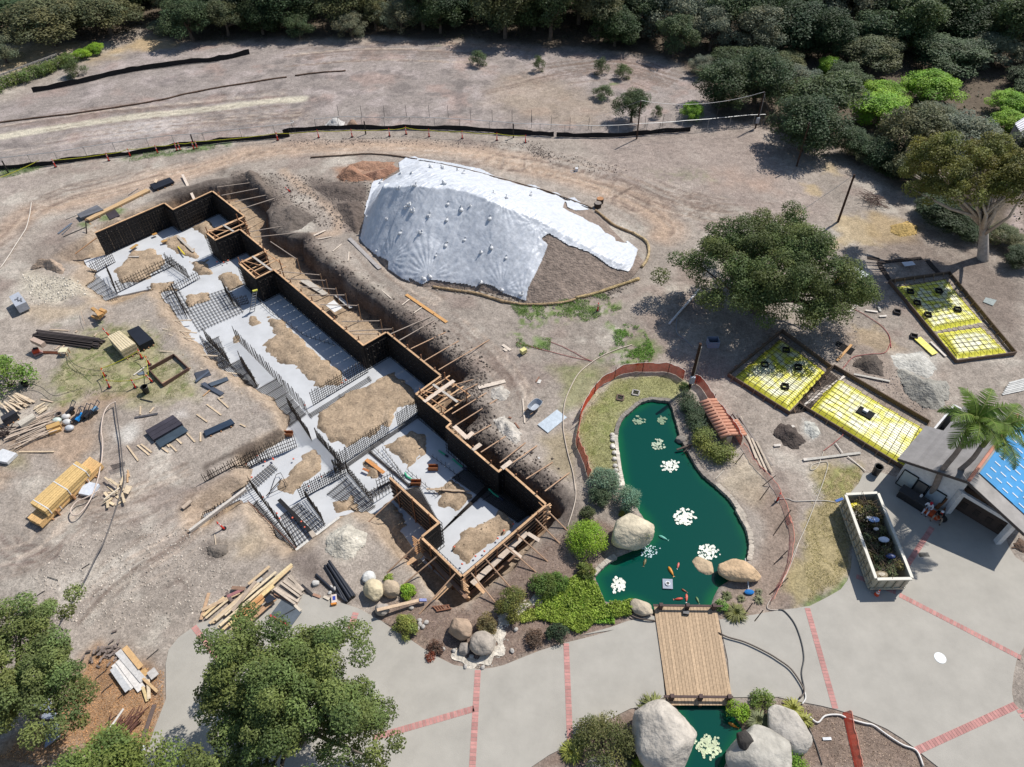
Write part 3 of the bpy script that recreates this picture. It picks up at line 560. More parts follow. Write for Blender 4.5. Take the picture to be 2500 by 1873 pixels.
for c,x0,y0,x1,y1,z,lab in (('N3',510,1180,570,1125,WTOP,'short pale board across the form jog beside the green pipe'),('N3',565,1285,640,1230,WTOP+.1,'square tan board on the form top above the clod bank'),('N3',830,1450,915,1385,WTOP+.1,'pale board bridging the form jog near the right corner'),('N3',400,1070,520,1180,WTOP+.05,'pale board laid along the form top past the plank-decked box'),('N3',130,850,400,660,WTOP+.14,'grey plank deck with a lump of tools on the third form box')):
    tag(MB().box(W(c,x0,y0,z),W(c,x1,y1,z),.36,.05,jit(S(220,200,180))).build('board','wood'),lab,'board')
# reinforcement standing up from the footings
def bars_thing(name,m,label,grp): return tag(m.build(name,'rust'),label,'rebar',grp)
def curtain(c,p,q,label,h=1.3,dx=.2,rows=5,lean=(0,0),rr=.038,hv=.12):
    a,b=W(c,*p,FLOOR+.1),W(c,*q,FLOOR+.1);L=(b-a).length;n=max(2,int(L/dx));m=MB();h=h*1.25
    for j in range(n+1):
        u=a.lerp(b,j/n);m.box(u,u+Vector((lean[0]+random.uniform(-.06,.06),lean[1]+random.uniform(-.06,.06),h*(1+random.uniform(-hv,hv)))),rr,rr,jit(REB,.3))
    for j in range(rows):
        z=Vector((lean[0],lean[1],h))*((j+.5)/(rows+.3));m.box(a+z,b+z+Vector((0,0,random.uniform(-.03,.03))),rr*.9,rr*.9,jit(REB,.3))
    return bars_thing('rebar_curtain',m,label,'rebar curtains standing on the footings')
def matt(c,pts,label,nx,ny,z=FLOOR+.26,rr=.034,c2=None):
    A,B,C_,D=[W(c,x,y,z) for x,y in pts];m=MB()
    for j in range(nx+1): k=j/nx;m.box(A.lerp(B,k),D.lerp(C_,k),rr,rr,jit(REB,.3),e=.15)
    for j in range(ny+1): k=j/ny;m.box(A.lerp(D,k)+Vector((0,0,.03)),B.lerp(C_,k)+Vector((0,0,.03)),rr,rr,jit(REB,.3),e=.15)
    return bars_thing('rebar_mat',m,label,'rebar mats lying on the footings')
CUR=[('N2',(980,890),(1470,590),1.5,.2,7,'dense rebar curtain crossing the pit at the middle corner'),('N2',(1235,1430),(1660,1140),1.5,.18,8,'dense rebar curtain along the near edge of the big soil pad'),('N2',(1740,1080),(1920,960),1.5,.16,8,'rebar curtain meeting the form wall beside the big soil pad'),
 ('N2',(1010,1180),(1235,1430),1.1,.14,5,'rebar curtain beside the soil pad leading to the dark bar knot'),('N2',(290,300),(930,960),1.35,.26,0,'long row of thin upright bars along the middle footing'),('N2',(20,300),(235,520),1.2,.2,2,'rows of upright bars at the left of the pale slab'),('N2',(330,500),(475,730),1.2,.16,4,'rebar curtain on the left footing beside the bank'),
 ('N2',(760,900),(965,1210),1.2,.16,4,'rebar curtain on the left footing before the bar knot'),('N2',(40,1640),(480,1400),1.5,.17,4,'rebar curtain in the left trench, nearest its open end'),('N2',(480,1400),(830,1265),1.4,.17,4,'rebar curtain in the left trench, nearest the middle footing'),('Q2',(640,240),(950,80),1.2,.2,2,'upright bars along the pale footing of the left trench'),
 ('Q2',(1240,440),(1640,225),1.3,.16,6,'rebar curtain between the oval soil heap and the bar knot'),('Q2',(1290,440),(1445,660),1.1,.15,5,'rebar curtain at the short leg nearest the garden'),('Q2',(800,340),(1190,865),1.3,.22,1,'upright bars beside the sloping mat at the near left'),('Q2',(1650,200),(1880,480),1.1,.15,4,'rebar curtain running down from the bar knot'),('Q2',(1890,480),(2055,370),1.4,.28,0,'few upright bars left of the inner form wall'),
 ('M1',(1060,1170),(1570,920),1.15,.3,4,'open rebar curtain in the far left bay'),('M1',(1510,905),(1710,1045),1.2,.2,2,'slanting upright bars beside the curtain in the far left bay'),('M1',(1000,1010),(1060,1180),1.2,.2,3,'short rebar curtain at the left end of the far bay'),('M1',(1580,1180),(1690,1400),1.3,.16,3,'upright bars between the two far bays'),('M1',(850,1000),(1040,890),1.2,.2,5,'rebar curtain in the shaded corner under the first form wall'),
 ('M1',(1500,1210),(1800,1040),1.0,.25,3,'rebar curtain at the dark step between the far bays'),('M2',(190,1160),(270,1290),1.2,.14,4,'rebar curtain left of the step ladder'),('M2',(280,1290),(400,1260),1.0,.14,4,'rebar curtain under the step ladder'),('N2',(1560,1640),(1700,1570),1.2,.2,3,'small rebar curtain beside the board on the soil patch')]
for c,p,q,h,dx,rows,lab in CUR: curtain(c,p,q,lab,h,dx,rows)
m=MB();b0=W('N2',1220,1470,FLOOR)
for k in range(34): u=b0+Vector((random.gauss(0,.28),random.gauss(0,.28),.05));m.box(u,u+Vector((random.uniform(-.12,.12),random.uniform(-.12,.12),random.uniform(1.2,1.7))),.034,.034,jit(REB,.3))
bars_thing('rebar_column',m,'dark knot of upright bars where four footings meet',None)
MATS=[('M1',((1640,1260),(2050,1120),(2180,1330),(1790,1500)),14,10,'wide rebar mat on the slab below the far bays'),('N2',((0,330),(120,270),(235,520),(100,560)),9,5,'rebar mat at the left slab beside the sand slope'),('N2',((230,520),(330,470),(480,700),(420,740)),9,4,'narrow rebar mat on the left footing, middle stretch'),('N2',((480,740),(640,650),(900,960),(760,1060)),16,5,'long rebar mat with close cross bars on the left footing'),
 ('N2',((-40,260),(60,480),(440,760),(560,830)),6,3,'sparse bars over the edge of the left footing'),('Q2',((270,490),(420,420),(480,560),(350,610)),7,3,'small rebar mat at the open end of the left trench'),('Q2',((420,420),(740,260),(790,340),(480,545)),12,4,'rebar mat over the dark sheet in the left trench'),('Q2',((750,560),(840,460),(1190,870),(1085,950)),14,4,'sloping rebar mat at the near left corner'),
 ('Q2',((1060,590),(1210,480),(1440,665),(1195,860)),10,8,'rebar mat in the short leg nearest the garden'),('Q2',((1480,390),(1640,260),(1890,500),(1770,570)),10,6,'rebar mat running down from the bar knot'),('Q2',((780,280),(960,130),(1010,170),(830,330)),8,4,'rebar mat on the pale footing of the left trench'),('M1',((740,1070),(860,990),(1060,1190),(900,1260)),9,6,'rebar mat at the far left edge over sand'),('M1',((1040,1060),(1540,850),(1600,900),(1080,1130)),12,3,'rebar mat lying in the far left bay'),
 ('M1',((1330,1110),(1560,1060),(1720,1330),(1500,1370)),8,8,'loose rebar mat by the sand slope below the far bay'),('Q3',((330,360),(460,330),(640,660),(480,560)),16,2,'short dowels along the footing behind the inner form wall'),('Q3',((760,250),(900,150),(1440,560),(1330,640)),22,2,'row of cross bars along the footing under the right form wall'),('Q3',((640,740),(690,700),(1090,340),(1050,320)),10,3,'bars laid along the cross footing of the front room'),('N2',((940,960),(960,985),(1490,660),(1470,630)),3,2,'pair of long bars on blocks across the middle footing'),('N2',((1230,1440),(1260,1450),(1925,985),(1915,960)),3,2,'pair of long bars on blocks along the lower footing'),('N2',((1480,1310),(1500,1300),(1850,1600),(1830,1610)),3,2,'dark rail of bars along the lower middle footing'),
 ('N2',((1480,1660),(1680,1560),(1700,1600),(1520,1700)),8,4,'rebar mat beside the small soil patch')]
for c,pts,nx,ny,lab in MATS: matt(c,pts,lab,nx,ny)
for c,l,lab in (('Q3',((340,180),(620,420),(830,260),(560,60)),'short dowels tied round the soil pad with the thin pale board'),('N2',((1600,1280),(1720,1440),(1800,1560),(1500,1250)),'short dowels tied beside the round soil pad'),('M2',((420,1180),(600,1350),(900,1560),(1180,1650)),'short dowels tied along the foot of the longest form wall')):
    m=MB()
    for k in range(len(l)-1):
        A,B=W(c,*l[k],FLOOR+.1),W(c,*l[k+1],FLOOR+.1);m.box(A+Vector((0,0,.25)),B+Vector((0,0,.25)),.026,.026,REB)
        for j in range(7): a=A.lerp(B,(j+.5)/7);m.box(a,a+Vector((random.uniform(-.05,.05),0,random.uniform(.5,.8))),.028,.028,jit(REB))
    bars_thing('dowel_row',m,lab,None)
# small safety caps on bar ends
m0=None
CAPS=[('Q2',x,y) for x,y in ((640,190),(680,235),(535,350),(500,300),(445,300),(440,430),(360,380),(740,120),(790,240),(710,140),(840,50),(985,80),(1165,75),(1415,235),(890,420),(1015,565),(1040,610),(1155,605),(1235,640),(1265,690),(1300,320))]+[('Q3',x,y) for x,y in ((1300,660),(1215,720),(1160,790),(1040,905),(960,950),(840,1020),(770,865))]+[('N2',x,y) for x,y in ((1235,680),(1265,655),(900,880),(280,1490),(610,1360),(540,1390),(130,1590))]+[('M1',x,y) for x,y in ((1950,880),(2010,885),(2050,868))]
for i,(c,x,y) in enumerate(CAPS):
    p=W(c,x,y,FLOOR+.5)
    if m0 is None: m0=MB().ball((0,0,0),.085,.085,.07,S(244,120,92)).build('bar_guard','plastic',origin=(0,0,0));o=m0
    else: o=m0.copy();COL.objects.link(o)
    o.location=p;tag(o,'small orange safety cap on a bar end in the foundation','safety cap','orange caps on the bar ends')
# odds and ends in the pit
def slabq(c,pts,th,z,col,name,mt,label,cat,up=0.0):
    q=[W(c,x,y,z) for x,y in pts];return tag(MB().slab(q,th,col).build(name,mt),label,cat)
slabq('Q2',((545,320),(650,265),(715,345),(620,420)),.03,FLOOR+.23,(.03,.034,.045),'black_sheet','phenolic','black board lying under the bars in the left trench','board')
slabq('M2',((1085,1270),(1160,1225),(1235,1295),(1165,1335)),.04,FLOOR+.9,S(238,236,232),'white_board','paint','white board on trestles in the trench behind the longest form','board')
slabq('M2',((1160,1180),(1200,1175),(1330,1290),(1300,1300)),.05,FLOOR+.3,S(190,188,184),'grey_plank','wood','grey plank beside the white board in the trench','plank')
slabq('M2',((850,1050),(920,1035),(1110,1165),(1060,1180)),.05,FLOOR+.2,S(200,192,180),'grey_plank','wood','pale boards lying on the trench floor by the brace poles','plank')
for c,x0,y0,x1,y1,w_,col,lab in (('M1',1595,650,1740,790,.28,GREYW,'pair of grey boards on soil in the far left bay'),('M1',1600,745,1660,815,.12,S(232,210,60),'yellow level lying on soil in the far left bay'),('N2',1450,1370,1610,1490,.3,S(214,150,92),'orange-tan board on the small soil patch'),('N2',1420,1450,1475,1475,.2,S(190,120,74),'short brown offcut on the small soil patch'),
        ('Q3',520,345,915,368,.14,S(200,176,150),'thin pale board lying across the front room soil'),('Q2',920,410,1060,250,.05,REB,'dark bar leaning by the wire frame'),('Q2',1035,440,1340,750,.3,BLK,'dark plank standing across the near rebar mat'),('M1',1150,835,1250,835,.2,GREYW,'grey board on the mesh in the far left bay'),('M1',1450,700,1500,690,.3,S(204,160,100),'tan offcut on the far left slab'),('M1',1175,765,1235,725,.35,S(200,160,100),'tan block pair on the far left slab'),('M1',1370,640,1410,625,.35,S(200,150,86),'orange offcut on the far slab')):
    tag(MB().box(W(c,x0,y0,FLOOR+.5),W(c,x1,y1,FLOOR+.5),w_,.06,col).build('board','wood'),lab,'board')
for c,x,y,lab in (('Q3',580,165,'brown plywood box on the footing near the green pipe'),('Q3',425,300,'small brown plywood box by the green pipe end'),('N2',750,1150,'small brown box tucked beside the left bank')):
    p=W(c,x,y,FLOOR+.2);r=thing('timber_box',lab,'box',p);m=MB()
    for k,o in enumerate((-.18,.18)): m.box(p+Vector((-.4,o,.2)),p+Vector((.4,o,.2)),.05,.36,jit(S(176,112,72)))
    m.build('side_board','wood',r);MB().box(p+Vector((-.4,0,.06)),p+Vector((.4,0,.06)),.3,.05,S(130,84,56)).build('bottom_board','wood',r)
for c,l,lab in (('Q3',((325,200),(345,235),(390,260)),'green drain pipe end beside the small brown box'),('Q3',((630,0),(660,20),(690,40)),'green drain pipe stub under the right form, far one'),('Q3',((755,75),(800,115),(845,150)),'black and green drain pipe stub under the right form, middle one'),('Q3',((1080,345),(1120,385),(1170,420)),'blue and green drain pipe stub under the right form, near one')):
    p=[W(c,*q,FLOOR+.3) for q in l];r=thing('drain_pipe',lab,'pipe',p[1]);MB().tube(p,.07,S(60,190,140),8).build('green_sleeve','plastic',r);MB().tube([p[-1],p[-1]+(p[-1]-p[-2])*.8],.085,(.02,.025,.05),8).build('coupling','plastic',r)
# step ladder against the second box
a,b=W('M2',425,1330,FLOOR+.17),W('M2',452,1140,.75);r=thing('step_ladder','grey step ladder with yellow top leaning at the second form box','ladder',a);sd_=Vector((.22,.1,0));m=MB()
for sgn in (-1,1): m.box(a+sd_*sgn,b+sd_*sgn*.75,.07,.05,S(150,150,152))
m.build('rail','steel',r);m=MB()
for k in range(1,8): q=a.lerp(b,k/8);m.box(q-sd_*.95,q+sd_*.95,.09,.04,S(190,190,190))
m.build('step','steel',r);MB().box(b-sd_,b+sd_,.2,.12,S(220,214,90)).build('top_cap','plastic',r)
# wire frame standing on the oval soil heap
q=[W('Q2',x,y,FLOOR+.5) for x,y in ((1010,215),(1050,200),(1110,315),(950,390))];m=MB()
for k in range(4): m.box(q[k],q[(k+1) % 4],.035,.035,REB)
bars_thing('wire_frame',m,'thin four-sided bar frame propped on the oval soil heap',None)
# ------------------------------------------------------------------ heaps of soil, the covered stockpile, fences, wattles
class Heap:
    def __init__(s,poly,fn,res=.2,pad=.3):
        s.poly=[(p[0],p[1]) for p in poly];s.fn=fn;x0,x1=min(p[0] for p in s.poly)-pad,max(p[0] for p in s.poly)+pad;y0,y1=min(p[1] for p in s.poly)-pad,max(p[1] for p in s.poly)+pad
        s.xs,s.ys=np.arange(x0,x1+res,res),np.arange(y0,y1+res,res);s.X,s.Y=np.meshgrid(s.xs,s.ys)
        s.D=poly_d(s.X,s.Y,s.poly);s.H=s.fn(s.X,s.Y,s.D);s.res=res
        ii=np.clip(np.searchsorted(_x,s.X)-1,0,len(_x)-2);jj=np.clip(np.searchsorted(_y,s.Y)-1,0,len(_y)-2)
        a=(s.X-_x[ii])/(_x[ii+1]-_x[ii]);b=(s.Y-_y[jj])/(_y[jj+1]-_y[jj])
        s.G=(GZ[jj,ii]*(1-a)+GZ[jj,ii+1]*a)*(1-b)+(GZ[jj+1,ii]*(1-a)+GZ[jj+1,ii+1]*a)*b
        s.Z=s.G+s.H
    def mesh(s,name,mt,col,keep=None,Z=None,var=.15):
        Z=s.Z if Z is None else Z;keep=(s.H>-.03) if keep is None else keep
        nj,ni=s.X.shape;idx=np.arange(nj*ni).reshape(nj,ni);k=keep[:-1,:-1] & keep[:-1,1:] & keep[1:,1:] & keep[1:,:-1]
        F=np.stack([idx[:-1,:-1],idx[:-1,1:],idx[1:,1:],idx[1:,:-1]],-1)[k]
        used=np.unique(F);remap=np.full(nj*ni,-1);remap[used]=np.arange(len(used));V=np.stack([s.X,s.Y,Z],-1).reshape(-1,3)[used]
        c=np.array(col)[None]*(1-var+2*var*fbm(V[:,0]*.8,V[:,1]*.8,91,4))[:,None]
        return link_mesh(name,V,remap[F],c,mt,smooth=True)
    def at(s,x,y):
        i=int(min(max((x-s.xs[0])/s.res,0),len(s.xs)-1.01));j=int(min(max((y-s.ys[0])/s.res,0),len(s.ys)-1.01));return float(s.Z[j,i])
    def hit(s,c,x,y):
        u,v=px(c,x,y);z=7.0
        while z>-1.5:
            p=P(u,v,z)
            if s.at(p.x,p.y) >= z: return p
            z-=.04
        return on_ground(u,v)
def lumpy(h,amp=.3,w=None,ns=1.4,sd=3):
    def f(X,Y,D):
        m=float(D.max());e=.5*min(1,m)*(fbm(X*1.6,Y*1.6,sd+3)-.5)+.2*(fbm(X*5,Y*5,sd+4)-.5)
        t=(D+e)/(w or max(.5,m*.95));tt=np.clip(t,0,1)
        return h*np.where(t>0,tt ** 1.25*(1.35-.35*tt),t)*(1-amp+2*amp*fbm(X*ns,Y*ns,sd))+.13*h ** .5*np.clip(tt*4,0,1)*(fbm(X*4,Y*4,sd+7)-.5)
    return f
# --- stockpile
base=WL('M2',(1395,600),(1400,700),(1640,960),(1760,1050),(1960,1110))+WL('M3',(230,1100),(600,1140),(830,1185),(1050,1260),(1400,1240),(1750,1150),(2020,1010),(2110,880),(1930,700),(1640,420),(1200,240),(750,120),(300,10))+WL('T2',(1330,1240),(1180,1300))+WL('M2',(1640,110),(1500,280))
RID=[(W(c,x,y,z),z) for c,x,y,z in (('M2',1650,205,5.2),('M2',1900,185,6.1),('M3',60,190,6.3),('M3',330,205,6.3),('M3',560,250,6.2),('M3',790,345,5.8),('M3',1180,500,4.4),('M3',1550,700,2.5),('M3',1880,880,.9))]
def pile(X,Y,D):
    best=np.full(X.shape,1e9);hh=np.zeros(X.shape)
    for (a,ha),(b,hb) in zip(RID[:-1],RID[1:]):
        dx,dy=b.x-a.x,b.y-a.y;t=np.clip(((X-a.x)*dx+(Y-a.y)*dy)/(dx*dx+dy*dy),0,1);d=np.hypot(X-a.x-t*dx,Y-a.y-t*dy)
        m=d<best;best=np.where(m,d,best);hh=np.where(m,ha+(hb-ha)*t,hh)
    db=np.maximum(D,0);k=db/(db+np.maximum(best-.5,0)+1e-6)
    return np.where(D>-.05,hh*k ** .95+.16*(fbm(X*1.1,Y*1.1,81)-.5)*np.minimum(1,db*2),-.2+D*.3)
SP=Heap(base,pile,.12);tag(SP.mesh('soil_stockpile','soil',S(150,134,122)),'big stockpile of grey brown soil, half hidden under white plastic sheeting','soil heap')
tarp_px=([px('T2',*q) for q in ((985,1430),(1075,1390),(1185,1330),(1180,1290),(1240,1255),(1310,1238))]+[px('M3',*q) for q in ((300,10),(640,82),(760,130),(900,165),(1020,205),(1130,222),(1240,270),(1330,290),(1400,335),(1480,340),(1540,380),(1620,415),(1500,425),(1420,400),(1400,345),(1380,400),(1470,450),(1560,490),(1620,530),(1700,560),(1760,620),(1850,670),(1850,700),(1960,720),(2050,800),(2010,920),(1975,980),(1870,960),(1790,930),(1700,860),(1620,810),(1520,770),(1420,740),(1330,680),(1255,640),(1190,680),(1250,735),(1200,860),(1140,990),(1070,1130),(1048,1245),(960,1215),(830,1168),(760,1120),(700,1095),(640,1080),(600,1120),(480,1090),(330,1075),(200,1050),(110,1098),(0,1040))]
           +[px('M2',*q) for q in ((1850,1075),(1760,1040),(1640,960),(1650,890),(1530,830),(1430,740),(1390,690),(1420,560),(1450,400),(1500,230),(1520,195))])
def project(X,Y,Z):
    dz=Z-CAM_H;w_=Y*_cd-dz*_sd;return 1250+CAM_F*X/w_,936.5-CAM_F*(Y*_sd+dz*_cd)/w_
TP=Heap(base,pile,.085,pad=1.6);U_,V2=project(TP.X,TP.Y,TP.Z);inside=poly_d(U_,V2,tarp_px)
al=TP.X*AX.x+TP.Y*AX.y;ac=TP.X*BX.x+TP.Y*BX.y
fold=.24*(np.abs(fbm(al*1.5+ac*.25,ac*.16,101,3)-.5)*-2+.4)+.13*(np.abs(fbm(al*3.6,ac*.28,103,3)-.5)*-2+.4)+.05*(fbm(TP.X*2.6,TP.Y*2.6,105,3)-.5)
for c,x,y,r0,k,am in (('M3',840,350,5.0,24,.10),('M3',170,1040,6.5,30,.12),('M3',830,1150,4.5,26,.10),('M3',1130,555,3.2,18,.09),('M2',1660,900,5.0,26,.11),('M3',1010,1200,3.5,20,.08),('M3',50,215,3.0,16,.07),('M3',470,430,2.4,14,.07),('M3',870,315,3.0,16,.07),('M3',330,190,2.4,14,.05),('M3',1980,930,3.5,16,.06),('M2',1740,235,2.2,14,.05),('M3',345,520,2.2,14,.06),('M3',730,770,2.2,14,.06),('M2',1990,640,2.2,14,.05)):
    p=SP.hit(c,x,y);dx,dy=TP.X-p.x,TP.Y-p.y;rr=np.hypot(dx,dy);an=np.arctan2(dy,dx)
    wv=np.abs(np.sin(an*k/2+1.7*fbm(TP.X*.6,TP.Y*.6,k))) ;fold=fold+.75*am*(wv-.5)*np.exp(-(rr/(r0*.55)) ** 2)*np.clip(rr/.8,.15,1)-.06*np.exp(-(rr/.35) ** 2)
TZ=TP.G+np.maximum(TP.H,.02)+.07+fold*np.clip((inside+14)/30,.3,1)*np.where(TP.H>.2,1,.6)
TZ=np.maximum(TZ,TP.G+np.maximum(TP.H,0)+.035)
tag(TP.mesh('plastic_sheeting','film',S(226,229,234,.8),keep=(inside>0),Z=TZ,var=.06),'wrinkled white plastic sheeting weighted with bags over the big stockpile','sheeting')
BAGS=[('M2',x,y) for x,y in ((1740,235),(1805,410),(1835,385),(1865,440),(1890,210),(1635,510),(1760,640),(1940,635),(2015,480),(2155,190),(1760,100),(1860,95),(2040,50),(2145,55),(2170,740),(2080,840),(1550,800),(1460,490),(1585,180))]+[('M3',x,y) for x,y in ((195,45),(300,50),(435,70),(485,100),(310,185),(345,380),(465,430),(555,400),(720,510),(335,520),(495,700),(325,750),(645,810),(735,770),(865,860),(25,440),(100,635),(170,490),(185,1030),(875,315),(1090,290),(760,280),(2080,805),(130,1050),(640,1080),(830,1150),(1000,1190))]
pb=None
for i,(c,x,y) in enumerate(BAGS):
    p=SP.hit(c,x,y)+Vector((0,0,.05))
    if pb is None:
        pb=thing('sandbag','','sandbag',(0,0,0));m=MB().ball((0,0,.15),.27,.2,.17,S(246,246,246),10,6);m.build('bag','cloth',pb,smooth=True);MB().tube([(.05,0,.28),(.1,.02,.36),(.2,.02,.44)],[.07,.04,.1],S(238,238,238),6).build('tied_neck','cloth',pb);o=pb;o.location=p
    else: o=dup(pb,p,random.uniform(0,6),sc=random.uniform(.85,1.15))
    tag(o,'white sandbag on the plastic sheeting, %s %s' % (ORD[i if c=='M2' else i-19],'of those on its left third' if c=='M2' else 'of those on its right two thirds'),'sandbag','white sandbags holding the sheeting')
    if c=='M3': tag(MB().box(p+Vector((0,0,.03)),SP.hit(c,x+random.uniform(-8,8),y-50)+Vector((0,0,.12)),.02,.02,S(190,190,190)).build('bag_rope','fabric'),'thin rope above the %s sandbag of the right two thirds' % ORD[i-19],'rope','ropes of the sandbags') if i % 3==0 else None
HEAPS=[('sand_heap','reddish sand heap beside the left end of the white sheeting, larger hump','sand heap',WL('T2',(690,1370),(760,1290),(850,1280),(900,1340),(1000,1385),(880,1400),(740,1400)),lumpy(.9,.25),S(168,128,104)),
 ('sand_heap','reddish sand ridge touching the white sheeting','sand heap',WL('T2',(900,1340),(1050,1310),(1140,1270),(1185,1300),(1130,1360),(1000,1400)),lumpy(.7,.25),S(164,124,102)),
 ('sand_heap','low reddish sand spread behind the two humps','sand heap',WL('T2',(780,1270),(900,1240),(1150,1250),(1120,1290),(950,1320),(850,1300)),lumpy(.3,.3),S(170,132,108)),
 ('dirt_heap','dark clod heap left of the white sheeting','soil heap',WL('M2',(930,200),(1200,160),(1450,210),(1440,330),(1250,330),(1100,300)),lumpy(.5,.5,ns=2),S(112,100,92)),('dirt_heap','dark clod bank below the left edge of the white sheeting','soil heap',WL('M2',(1180,360),(1400,330),(1440,480),(1370,650),(1250,520)),lumpy(.6,.5,ns=2),S(108,96,88)),
 ('dirt_heap','dark soil bank beside the farthest trench','soil heap',WL('M2',(610,400),(800,370),(1000,480),(900,560),(760,620),(600,520)),lumpy(.7,.4,ns=2),S(112,102,94)),('dirt_heap','soil mound by the trench behind the far corner of the forms','soil heap',WL('M2',(330,90),(480,80),(620,300),(560,340),(420,200)),lumpy(.6,.4,ns=2),S(122,110,100)),
 ('gravel_heap','long heap of grey gravel behind the palms','gravel heap',WL('N5',(1060,560),(1150,560),(1300,640),(1520,670),(1560,770),(1480,940),(1300,900),(1120,760)),lumpy(1.1,.15,ns=.8),S(166,162,152)),('gravel_heap','low spread of pale gravel up-slope of the long gravel heap','gravel heap',WL('N5',(1000,430),(1300,400),(1430,560),(1340,640),(1150,570),(1040,540)),lumpy(.3,.2),S(206,202,192)),
 ('gravel_heap','small pale gravel patch beside the dark clod heap near the long yellow pad','gravel heap',WL('N5',(230,1020),(330,1030),(390,1140),(320,1200),(240,1130)),lumpy(.25,.2),S(206,204,194)),
 ('dirt_heap','dark clod heap beyond the gap between the two near yellow pads','soil heap',WL('N5',(650,520),(740,430),(880,430),(950,500),(940,620),(780,590)),lumpy(.7,.3,ns=2),S(104,94,86)),('dirt_heap','dark clod heap on the near side of the long yellow pad','soil heap',WL('N4',(1790,770),(1850,670),(1960,690),(2090,830),(2020,920),(1880,870)),lumpy(.7,.4,ns=2.5),S(92,82,76)),
 ('dirt_heap','tan sand heap lying in tree shade by the dug outline','sand heap',WL('M5',(1000,560),(1160,520),(1260,570),(1250,640),(1100,660),(1000,620)),lumpy(.7,.3),S(208,176,112)),('rubble_heap','pale chunk heap on the clay bank right of the forms','rubble heap',WL('N3',(740,1020),(850,970),(960,1060),(1010,1150),(960,1240),(820,1140)),lumpy(.55,.5,ns=3),S(204,196,184)),('rubble_heap','pale chalky spill by the grey plank right of the forms','rubble heap',WL('N3',(720,740),(820,700),(910,760),(860,840),(740,830)),lumpy(.35,.5,ns=3),S(200,192,180)),
 ('rubble_heap','chalky soil heap between the near rebar and the black pipes','rubble heap',WL('Q2',(1440,820),(1520,720),(1650,660),(1820,740),(1820,860),(1660,980),(1490,960)),lumpy(.7,.4,ns=2),S(206,198,182)),('dirt_heap','dark ring of spoil with a stick in it, left of the near rebar mat','soil heap',WL('Q2',(370,870),(460,830),(570,850),(580,930),(480,975),(390,940)),lumpy(.35,.5,ns=2),S(130,120,110)),('dirt_heap','soil mound with a dark hollow at the far left end of the pit','soil heap',WL('M1',(260,960),(350,880),(520,880),(610,960),(560,1000),(400,940)),lumpy(.8,.3,ns=1.5),S(180,158,138)),
 ('rubble_heap','white rubble heap behind the chain link fence','rubble heap',WL('T2',(580,990),(640,930),(700,910),(770,940),(740,990)),lumpy(.8,.5,ns=3),S(214,210,204)),('dirt_heap','small brown heap beside the white rubble behind the fence','soil heap',WL('T2',(770,980),(800,930),(850,925),(870,975)),lumpy(.6,.4,ns=2),S(150,126,108)),('dirt_heap','dark soil heap under the shade of the skip-side palms at the building','soil heap',WL('Q5',(2080,880),(2160,780),(2240,840),(2220,940)),lumpy(.4,.4,ns=2),S(120,98,84))]
for nm,lab,cat,poly,fn,col in HEAPS: tag(Heap(poly,fn,.14).mesh(nm,'soil',col,var=.25),lab,cat)
# --- loose clods and stones strewn over the bare earth (nobody could count them)
def scatter(name,label,cat,n,pick,col,s0,s1,mt='soil',kind='stuff'):
    B=np.array([(1,0,0),(-1,0,0),(0,1,0),(0,-1,0),(0,0,1),(0,0,-.6)],float);T=np.array([(0,2,4),(2,1,4),(1,3,4),(3,0,4),(2,0,5),(1,2,5),(3,1,5),(0,3,5)])
    pts=[]
    while len(pts)<n:
        q=pick()
        if q is not None: pts.append(q)
    pts=np.array(pts);V=np.empty((n,6,3));sz=s0+(s1-s0)*rng.random(n) ** 3
    sc=sz[:,None,None]*(.6+.8*rng.random((n,6,1)));a=rng.random(n)*6.28;ca,sa=np.cos(a),np.sin(a)
    V[...,0]=B[None,:,0]*ca[:,None]-B[None,:,1]*sa[:,None];V[...,1]=B[None,:,0]*sa[:,None]+B[None,:,1]*ca[:,None];V[...,2]=B[None,:,2]*.7
    V=V*sc+pts[:,None,:];V[...,2]+=(sz*.25)[:,None]
    F=(T[None]+(np.arange(n)*6)[:,None,None]).reshape(-1,3);cc=np.repeat(np.array(col)[None]*(.7+.6*rng.random((n,1))),8,axis=0)
    return tag(link_mesh(name,V.reshape(-1,3),F,cc,mt,origin=(0,0,0)),label,cat,kind=kind)
def pick_line(pts,wd):
    pts=[Vector((p[0],p[1],0)) for p in pts]
    def f():
        i=random.randrange(len(pts)-1);q=pts[i].lerp(pts[i+1],random.random());x,y=q.x+random.gauss(0,wd),q.y+random.gauss(0,wd);return (x,y,ground_z(x,y))
    return f
def pick_poly(pts):
    pts=[(p[0],p[1]) for p in pts];x0,x1=min(p[0] for p in pts),max(p[0] for p in pts);y0,y1=min(p[1] for p in pts),max(p[1] for p in pts);pool=[]
    def f():
        if not pool:
            X,Y=rng.uniform(x0,x1,4000),rng.uniform(y0,y1,4000);k=poly_d(X,Y,pts)>0;pool.extend(zip(X[k].tolist(),Y[k].tolist()))
        x,y=pool.pop();return (x,y,ground_z(x,y))
    return f
right_bank=WL('M2',(880,720),(1290,1050),(1700,1350))+WL('N3',(100,180),(400,420),(600,620),(480,800),(640,950),(620,1150),(900,1350),(1300,1620))
scatter('clods','dark clods of dug earth along the right bank of the pit','clods',3600,pick_line(right_bank,.8),S(112,101,93),.02,.16)
scatter('clods','clods of dug earth strewn between the pit and the stockpile','clods',2600,pick_poly(WL('M2',(150,60),(900,100),(1500,170),(1400,640),(1000,560),(600,380))),S(142,129,119),.02,.15)
scatter('pebbles','pale pebbles and crumbs strewn over the near yard','pebbles',2600,pick_poly(WL('Q1',(900,600),(1900,700),(2209,1300),(1500,1600),(500,1600),(250,1100))),S(204,192,178),.02,.10)
